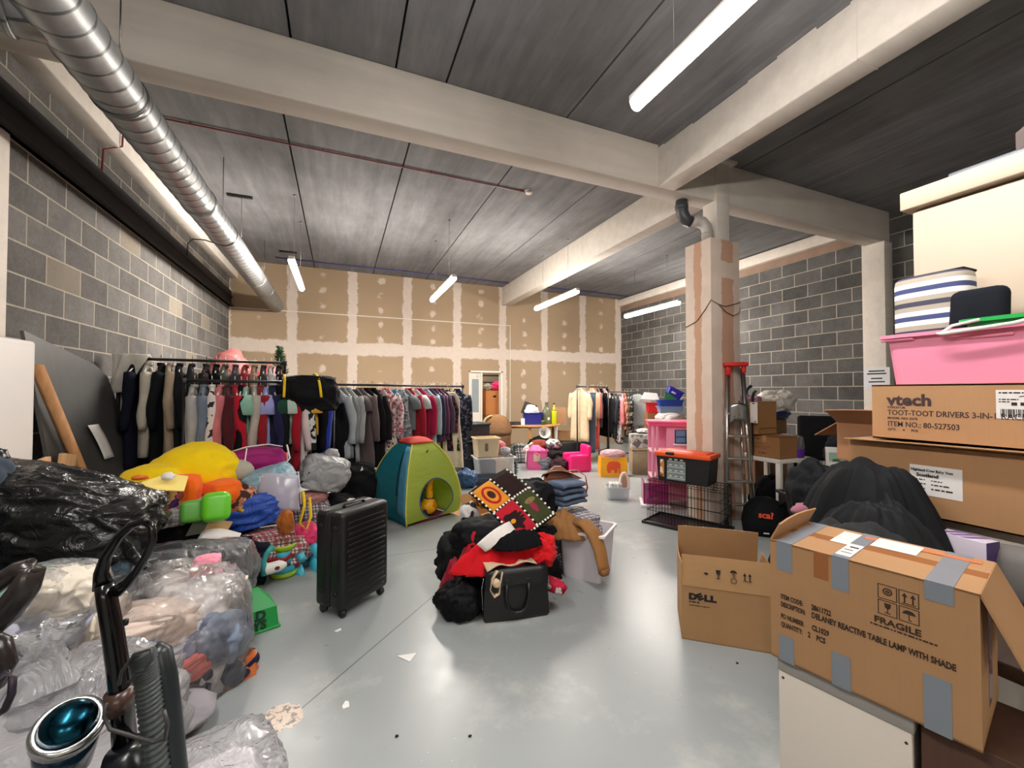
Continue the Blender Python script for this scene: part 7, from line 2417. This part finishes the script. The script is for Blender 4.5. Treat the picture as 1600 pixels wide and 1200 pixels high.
# ---- pink tub, striped roll, green basin on the toy carton
pz = 1.2425 + VH + .003
PKT = plastic(232, 140, 168, .38, .02)
pt = Vector((2.55, .80, pz))
t_ = tote('storage_tub', 'large pale pink storage tub on top of the toy carton', 'tub', pt, ra, .66, .32, .225, PKT, .93, .022)
m = MB(); m.box((.0, -.161, .19), (.16, .012, .014), None, .005); m.box((-.28, -.165, .205), (.12, .02, .012), None, .004); m.build('grip_ledge', PKT, t_)
t_ = thing('striped_roll', 'rolled blue, white and grey striped blanket standing in the pink tub', 'blanket', (2.585, 1.03, pz + .016), ra)
SR = striped(((240, 236, 230), (70, 78, 118), (240, 236, 230), (170, 160, 146), (70, 70, 84), (170, 160, 146)), 2, .135, .9)
rr_ = []
for z, s in ((0, .96), (.05, 1), (.46, 1), (.485, .97), (.495, .9)):
    rr_.append([(.135 * s * math.copysign(abs(math.cos(a)) ** .55, math.cos(a)), .085 * s * math.copysign(abs(math.sin(a)) ** .7, math.sin(a)), z) for a in [2 * PI * q / 36 for q in range(36)]])
m = MB(); m.loft(rr_); m.build('rolled_blanket', SR, t_)
m = MB(); m.box((.02, .02, .50), (.2, .12, .012), None, .005); m.build('dark_backing', fabric(24, 26, 40), t_)
t_ = thing('black_pouch', 'black rounded pouch leaning on the striped blanket roll', 'pouch', (2.52, .86, pz + .16), ra)
m = MB(); m.box((0, 0, .12), (.18, .07, .26), rotm(-.1, 0, 0), .034, 4); m.build('pouch_body', fabric(26, 28, 34), t_)
m = MB(); m.box((.09, .02, .05), (.05, .05, .06), None, .02, 3); m.build('pouch_tab', fabric(26, 28, 34), t_)
GRN = plastic(18, 160, 68, .35)
t_ = tote('basin', 'green plastic basin with a white handle resting in the pink tub', 'basin', Vector((2.56, .66, pz + .125)), ra, .44, .26, .14, GRN, .85, .014)
m = MB(); m.tube([(-.27, -.2, .09), (-.25, -.215, .085), (-.05, -.21, .1), (.06, -.2, .125), (.1, -.19, .135), (.13, -.18, .135), (.16, -.17, .12), (.25, -.16, .08)], [.006, .008, .008, .009, .012, .013, .007, .005], 10); m.tube([(-.25, -.21, .09), (-.24, -.16, .12), (-.16, -.15, .135)], .007, 8); m.build('handle', plastic(228, 220, 212, .4), t_, label='white handle')

# ---- tall cream wardrobe
CRM = painted(186, 168, 148, .5, .02)
t_ = thing('wardrobe', 'tall cream wardrobe behind the pink tub on the right', 'wardrobe', (2.98, .55, 0))
m = MB(); m.bb(-.22, .34, -.8, .62, 0, 2.40, .004); m.build('carcass', CRM, t_)
m = MB(); m.bb(-.245, -.22, -.79, .615, .06, 2.385, .003); m.build('door_panel', CRM, t_)
m = MB(); m.bb(-.275, .36, -.84, .655, 2.405, 2.50, .006); m.build('cornice', CRM, t_)
wt = 2.502
t_ = thing('tray', 'flat grey plastic tray lying on top of the cream wardrobe', 'tray', (2.86, .62, wt), 0)
m = MB(); m.bb(-.1, .3, -.7, .42, 0, .035, .01); m.build('tray_body', plastic(96, 100, 108, .35), t_)
m = MB(); m.bb(-.115, -.1, .02, .1, .006, .034, .004); m.build('clip', plastic(160, 164, 170, .3), t_)
t_ = thing('brown_box', 'small brown house-shaped ornament standing on the wardrobe tray', 'ornament', (2.85, .78, wt + .036))
m = MB(); m.prism([(-.05, 0), (.05, 0), (.05, .09), (.0, .125), (-.05, .09)], -.04, .04, face_rot((0, -1, 0))); m.build('ornament_body', painted(64, 42, 34, .5), t_)
m = MB(); m.bb(-.042, -.040, -.02, .0, .06, .085); m.bb(-.042, -.040, -.03, -.01, .02, .035); m.build('white_window', painted(226, 214, 200), t_)
# notice on the wall pier
o = MB(); o.bb(-.002, 0, -.16, .16, 0, .32); o = o.build('wall_notice', painted(200, 200, 204, .5), None, (XR - .201, 3.58, 1.5)); tag(o, 'pale printed notice fixed to the wall pier behind the wardrobe', 'notice')
m = MB()
for k, (w, z) in enumerate(((.2, .26), (.24, .22), (.14, .15), (.2, .1))):
    m.bb(-.003, -.0021, -w / 2, w / 2, z, z + .02)
m.build('printed_lines', INK, o)

# ---- open cartons left of the stack
for k, lb in enumerate(('lower plain carton behind the labelled kraft carton', 'upper plain carton behind the labelled kraft carton')):
    carton(lb, (3.1, 1.36, .52 * k), ra, .3, .46, .515, (), cardboard(150, 108, 76))
carton('open carton with raised flaps left of the toy carton', (3.14, 1.42, 1.04), ra + .06, .42, .5, .23, (('w', 215, .16), ('n', 100, .2), ('s', 150, .16), ('e', 100, .2)), cardboard(164, 118, 84), closed=False)

# ---- black coats heaped beside the cartons
BC = fabric(30, 31, 33, .75)
heap('coat_heap', 'big heap of black coats beside the kraft carton', 'coats', (2.44, 1.42, 0), (.42, .34, .82), BC, 701, sub=6, amp=.12, freq=2.4, aniso=(1, .5, 1), box=.85)
heap('black_coat', 'black hooded coat thrown high against the kraft carton', 'coat', (2.13, 1.06, .742), (.40, .50, .40), fabric(24, 25, 27, .7), 702, drape=True, wave=.16, folds=6, power=3.2, irr=.3)
heap('black_coat', 'black coat sleeve rising behind the hooded coat', 'coat', (2.24, 1.36, .74), (.22, .26, .40), fabric(22, 23, 25, .7), 703, sub=5, amp=.12, freq=2, aniso=(1, 1, .4))
heap('black_anorak', 'black anorak folded over the front of the hooded coat', 'coat', (2.02, .98, .76), (.34, .4, .26), fabric(28, 29, 31, .6), 707, drape=True, wave=.3, folds=5, power=2.6, irr=.3)
heap('black_sleeve', 'black waterproof sleeve lying left of the hooded coat', 'coat', (2.24, 1.2, .84), (.28, .3, .26), fabric(24, 25, 28, .6), 708, drape=True, wave=.3, folds=6, power=2.4, irr=.3, rot=.7)
heap('charcoal_coat', 'charcoal coat sliding down toward the taped lamp carton', 'coat', (1.9, .98, .742), (.42, .5, .2), fabric(46, 47, 48, .75), 704, drape=True, wave=.3)
heap('coat_heap', 'dark grey coats spread on the floor behind the taped lamp carton', 'coats', (3.42, 2.06, 0), (.8, .7, .58), fabric(40, 40, 42, .75), 705, drape=True, wave=.25)
heap('pink_lining', 'dusty pink lining showing between the black coats', 'cloth', (2.1, 1.33, .86), (.12, .1, .06), fabric(150, 96, 110), 706, sub=3)

# ---- black bag with orange lettering, crates
kb = at(1196, 800, 4.28); kb.z = 0
t_ = thing('sports_bag', 'black round-topped bag with orange lettering on the floor by the ladder', 'bag', kb, -.72)
rr_ = []
for z, w, d in ((0, .19, .14), (.02, .21, .16), (.12, .215, .16), (.24, .19, .14), (.33, .13, .1), (.37, .06, .05), (.375, .01, .01)):
    rr_.append([(w * math.copysign(abs(math.cos(a)) ** .7, math.cos(a)) + .01 * math.sin(3 * a + z * 9), d * math.copysign(abs(math.sin(a)) ** .7, math.sin(a)), z) for a in [2 * PI * q / 32 for q in range(32)]])
m = MB(); m.loft(rr_); m.build('bag_body', fabric(17, 17, 19, .7), t_)
lettering('sca?', .085, plastic(226, 84, 50, .5), t_, (-.1, -.166, .2), face_rot((1, 0, -.04), (0, .16, 1)), 1.0, bold=.003)
m = MB(); m.box((-.03, -.163, .045), (.05, .004, .012)); m.build('white_tag', painted(220, 220, 220), t_)
m = MB(); m.tube([(.1, -.1, .33), (.16, -.08, .36), (.2, -.04, .3), (.21, 0, .2)], .012, 8); m.build('strap', fabric(26, 26, 28), t_)
cq = Vector((4.36, 2.64, 0))
t_ = thing('basket', 'black plastic basket of white papers behind the coats', 'basket', cq, -.5)
m = MB()
BKP = plastic(20, 20, 21, .4)
m.bb(-.26, .26, -.18, .18, 0, .015)
for y in (-.18, .17):
    m.bb(-.26, .26, y, y + .012, .0, .08); m.bb(-.26, .26, y, y + .012, .3, .42)
    for x in [-.26 + .04 * k for k in range(14)]:
        m.bb(x, x + .014, y, y + .012, .06, .32)
for x in (-.26, .248):
    m.bb(x, x + .012, -.18, .18, 0, .42)
m.build('basket_body', BKP, t_)
m = MB(); m.box((0, -.19, .43), (.56, .03, .03), None, .006); m.box((0, .19, .43), (.56, .03, .03), None, .006); m.box((-.27, 0, .43), (.03, .4, .03), None, .006); m.box((.27, 0, .43), (.03, .4, .03), None, .006); m.build('rim', BKP, t_)
for k, (x, y, rz) in enumerate(((-.06, 0, .1), (.1, .03, -.3))):
    o = MB(); o.box((0, 0, .19), (.22, .2, .38)); o = o.build('paper_stack', painted(222, 216, 210, .6), None, cq + rotm(0, 0, -.5) @ Vector((x, y, .018 + .0 * k)), -.5 + rz); tag(o, ('tilted white papers in the left of the black basket', 'white papers at the right of the black basket')[k], 'papers')
heap('shopping_bag', 'orange and clear carrier bag on the floor under the white table edge', 'bag', (4.86, 2.72, 0), (.34, .3, .48), mottled((230, 96, 40), (236, 150, 50), (226, 206, 190), scale=7, rough=.35), 711, sub=5, box=.65, amp=.1)
heap('shopping_bag', 'yellow carrier bag with red marks in front of the white step stool', 'bag', (4.78, 2.4, 0), (.36, .3, .44), mottled((246, 190, 40), (246, 190, 40), (214, 50, 34), scale=6, rough=.35), 712, sub=5, box=.65, amp=.1)

# ---- white table with cartons
T0, T1, U0, U1, TZ2 = 4.50, 5.06, 3.10, 3.66, .705
t_ = thing('side_table', 'square white table carrying two cartons by the ladder', 'table', (T0, U0, 0))
m = MB(); m.bb(0, T1 - T0, 0, U1 - U0, TZ2 - .045, TZ2, .003); m.build('tabletop', painted(226, 220, 212, .4), t_)
for x in (.0, T1 - T0 - .05):
    for y in (.0, U1 - U0 - .05):
        m = MB(); m.bb(x, x + .05, y, y + .05, 0, TZ2 - .045, .002); m.build('leg', painted(226, 220, 212, .4), t_)
t_ = carton('printed brown carton lying on the white table', (4.68, 3.3, TZ2 + .001), 0, .3, .36, .25, (('n', 30, .16),), cardboard(150, 106, 66))
Rw = face_rot((0, -1, 0))
shape(t_, small_print((.05, .2, .08, .016), (.05, .15, .12, .009), (.05, .12, .2, .008), (.05, .1, .16, .007), (.11, .04, .1, .018)), Vector((-.1502, .18, 0)), Rw, plastic(96, 60, 40, .7))
t_ = carton('tall narrow carton standing on the printed brown carton', (4.66, 3.42, TZ2 + .255), 0, .32, .13, .385, (), cardboard(160, 116, 72))
t_ = thing('walking_stick', 'black curved handle with a white card tag above the narrow carton', 'walking stick', (4.475, 3.40, .0))
m = MB(); m.tube([(0, 0, .72), (0, .005, 1.2), (-.0, .0, 1.4), (.005, -.012, 1.45), (.012, -.035, 1.475)], [.01, .012, .015, .017, .016], 10); m.build('stick', plastic(20, 20, 22, .35), t_)
m = MB(); m.box((-.02, -.03, 1.22), (.004, .09, .24)); m.build('card_tag', painted(230, 226, 220, .6), t_)
m = MB(); m.box((-.023, -.03, 1.325), (.001, .03, .012)); m.box((-.023, -.05, 1.115), (.001, .015, .015)); m.build('tag_print', INK, t_)
t_ = clear_bag('clear bag of oddments on the right of the white table', (4.93, 3.28, TZ2 + .002), (.24, .28, .28), 721,
               [((0, .02, .02), (.18, .2, .2), fabric(120, 90, 92), 'oddments', 'brown pink oddments inside the clear bag on the white table', 'oddments')], .16)
o = MB(); o.box((0, 0, .05), (.09, .06, .1), None, .003); o = o.build('purple_box', plastic(86, 36, 150, .35), None, (4.87, 3.125, TZ2 + .002)); tag(o, 'small purple box at the front of the white table', 'box')
o = MB(); o.box((0, 0, .09), (.01, .08, .18), None, .002); o = o.build('yellow_card', painted(236, 206, 30, .5), None, (4.46, 3.55, 1.12)); tag(o, 'yellow card at the left of the narrow carton', 'card')

# ---- chair, foil bag, white sack behind the table
t_ = thing('office_chair', 'black office chair behind the white table', 'chair', (5.42, 3.2, 0), -.9)
m = MB(); m.box((0, .2, .88), (.46, .08, .56), rotm(-.08, 0, 0), .1, 5); m.build('backrest', fabric(18, 18, 20, .8), t_)
m = MB(); m.box((0, -.02, .5), (.48, .46, .1), None, .04, 4); m.build('seat', fabric(18, 18, 20, .8), t_)
m = MB(); m.cyl((0, 0, .1), (0, 0, .46), .03, 12); m.build('column', plastic(24, 24, 24), t_)
for k in range(5):
    a = 2 * PI * k / 5
    m = MB(); m.tube([(0, 0, .11), (.26 * math.cos(a), .26 * math.sin(a), .05)], [.03, .02], 8); m.cyl((.26 * math.cos(a) - .01, .26 * math.sin(a), .028), (.26 * math.cos(a) + .012, .26 * math.sin(a), .028), .028, 12); m.build('leg', plastic(24, 24, 24), t_)
for x in (-.27, .27):
    m = MB(); m.tube([(x, .1, .5), (x, .08, .7), (x, -.16, .7)], .02, 8); m.build('armrest', plastic(20, 20, 20), t_)
heap('dark_heap', 'dark heap of bags under the white table', 'bags', (4.78, 3.42, 0), (.5, .4, .5), fabric(16, 15, 17), 722, sub=4)
for k, lb in enumerate(('lower carton under the purple foil bag', 'upper carton under the purple foil bag')):
    carton(lb, (5.75, 4.35, .53 * k), .1, .8, .5, .525, (), cardboard(120, 88, 62))
t_ = thing('foil_bag', 'shiny purple pink foil bag with a blue handle piled behind the cartons', 'bag', (5.52, 4.33, 1.062), -.7)
m = MB(); m.blob((0, 0, 0), (.46, .4, .40), 723, 5, .08, .16, 2.4, (1, 1, .5), .65, .8, poly=True); m.build('bag_body', bag_poly(150, 108, 130, .22), t_)
m = MB(); m.tube([(.02, 0, .36), (.04, 0, .44), (.1, 0, .49)], .025, 8); m.build('handle', plastic(24, 40, 60, .4), t_)
heap('white_sack', 'large white plastic sack piled right of the purple foil bag', 'bag', (5.98, 4.2, 1.17), (.62, .5, .36), bag_poly(206, 200, 190, .4), 724, sub=5, amp=.12)
heap('blue_sack', 'navy blue bag under the white sack', 'bag', (5.98, 4.22, 1.062), (.6, .46, .2), fabric(26, 36, 80, .6), 725, sub=4)
heap('dark_bundle', 'dark bundle beside the white sack next to the open carton', 'bundle', (5.45, 2.98, .56), (.4, .4, .5), fabric(24, 24, 28), 726, sub=4)

# ---- white step stool with a boxed picture
t_ = thing('step_stool', 'white plastic step stool beside the kraft carton', 'stool', (5.05, 2.80, 0), -.8)
WP = plastic(206, 202, 192, .4)
m = MB(); m.box((0, 0, .56), (.34, .28, .04), None, .015, 3); m.build('seat', WP, t_)
for x in (-.15, .15):
    for y in (-.12, .12):
        m = MB(); m.tube([(x, y, .55), (x * 1.2, y * 1.25, 0)], [.03, .024], 8); m.build('leg', WP, t_)
m = MB(); m.box((0, -.13, .28), (.32, .02, .06), None, .006); m.box((0, .13, .28), (.32, .02, .06), None, .006); m.build('stretcher', WP, t_)
o = thing('boxed_picture', 'white box with a green picture leaning on the step stool', 'box', (5.1, 2.84, .585), -.9, rot=(-.12, 0, -.9))
m = MB(); m.box((0, 0, .13), (.24, .06, .26), None, .003); m.build('box_body', painted(214, 212, 204, .4), o)
m = MB(); m.box((-.01, -.031, .15), (.17, .003, .1)); m.build('printed_picture', mottled((150, 176, 160), (60, 90, 74), (206, 206, 200), scale=16, rough=.4), o)
t_ = thing('clear_tub', 'frosted clear tub standing in front of the step stool', 'tub', (5.2, 2.5, .0), -.7)
m = MB(); m.loft([[(-.12 * s, -.1 * s, z), (.12 * s, -.1 * s, z), (.12 * s, .1 * s, z), (-.12 * s, .1 * s, z)] for z, s in ((.0, .85), (.5, 1))], False); m.build('tub_body', clear_plastic(190, 196, 190, .5, .3), t_)
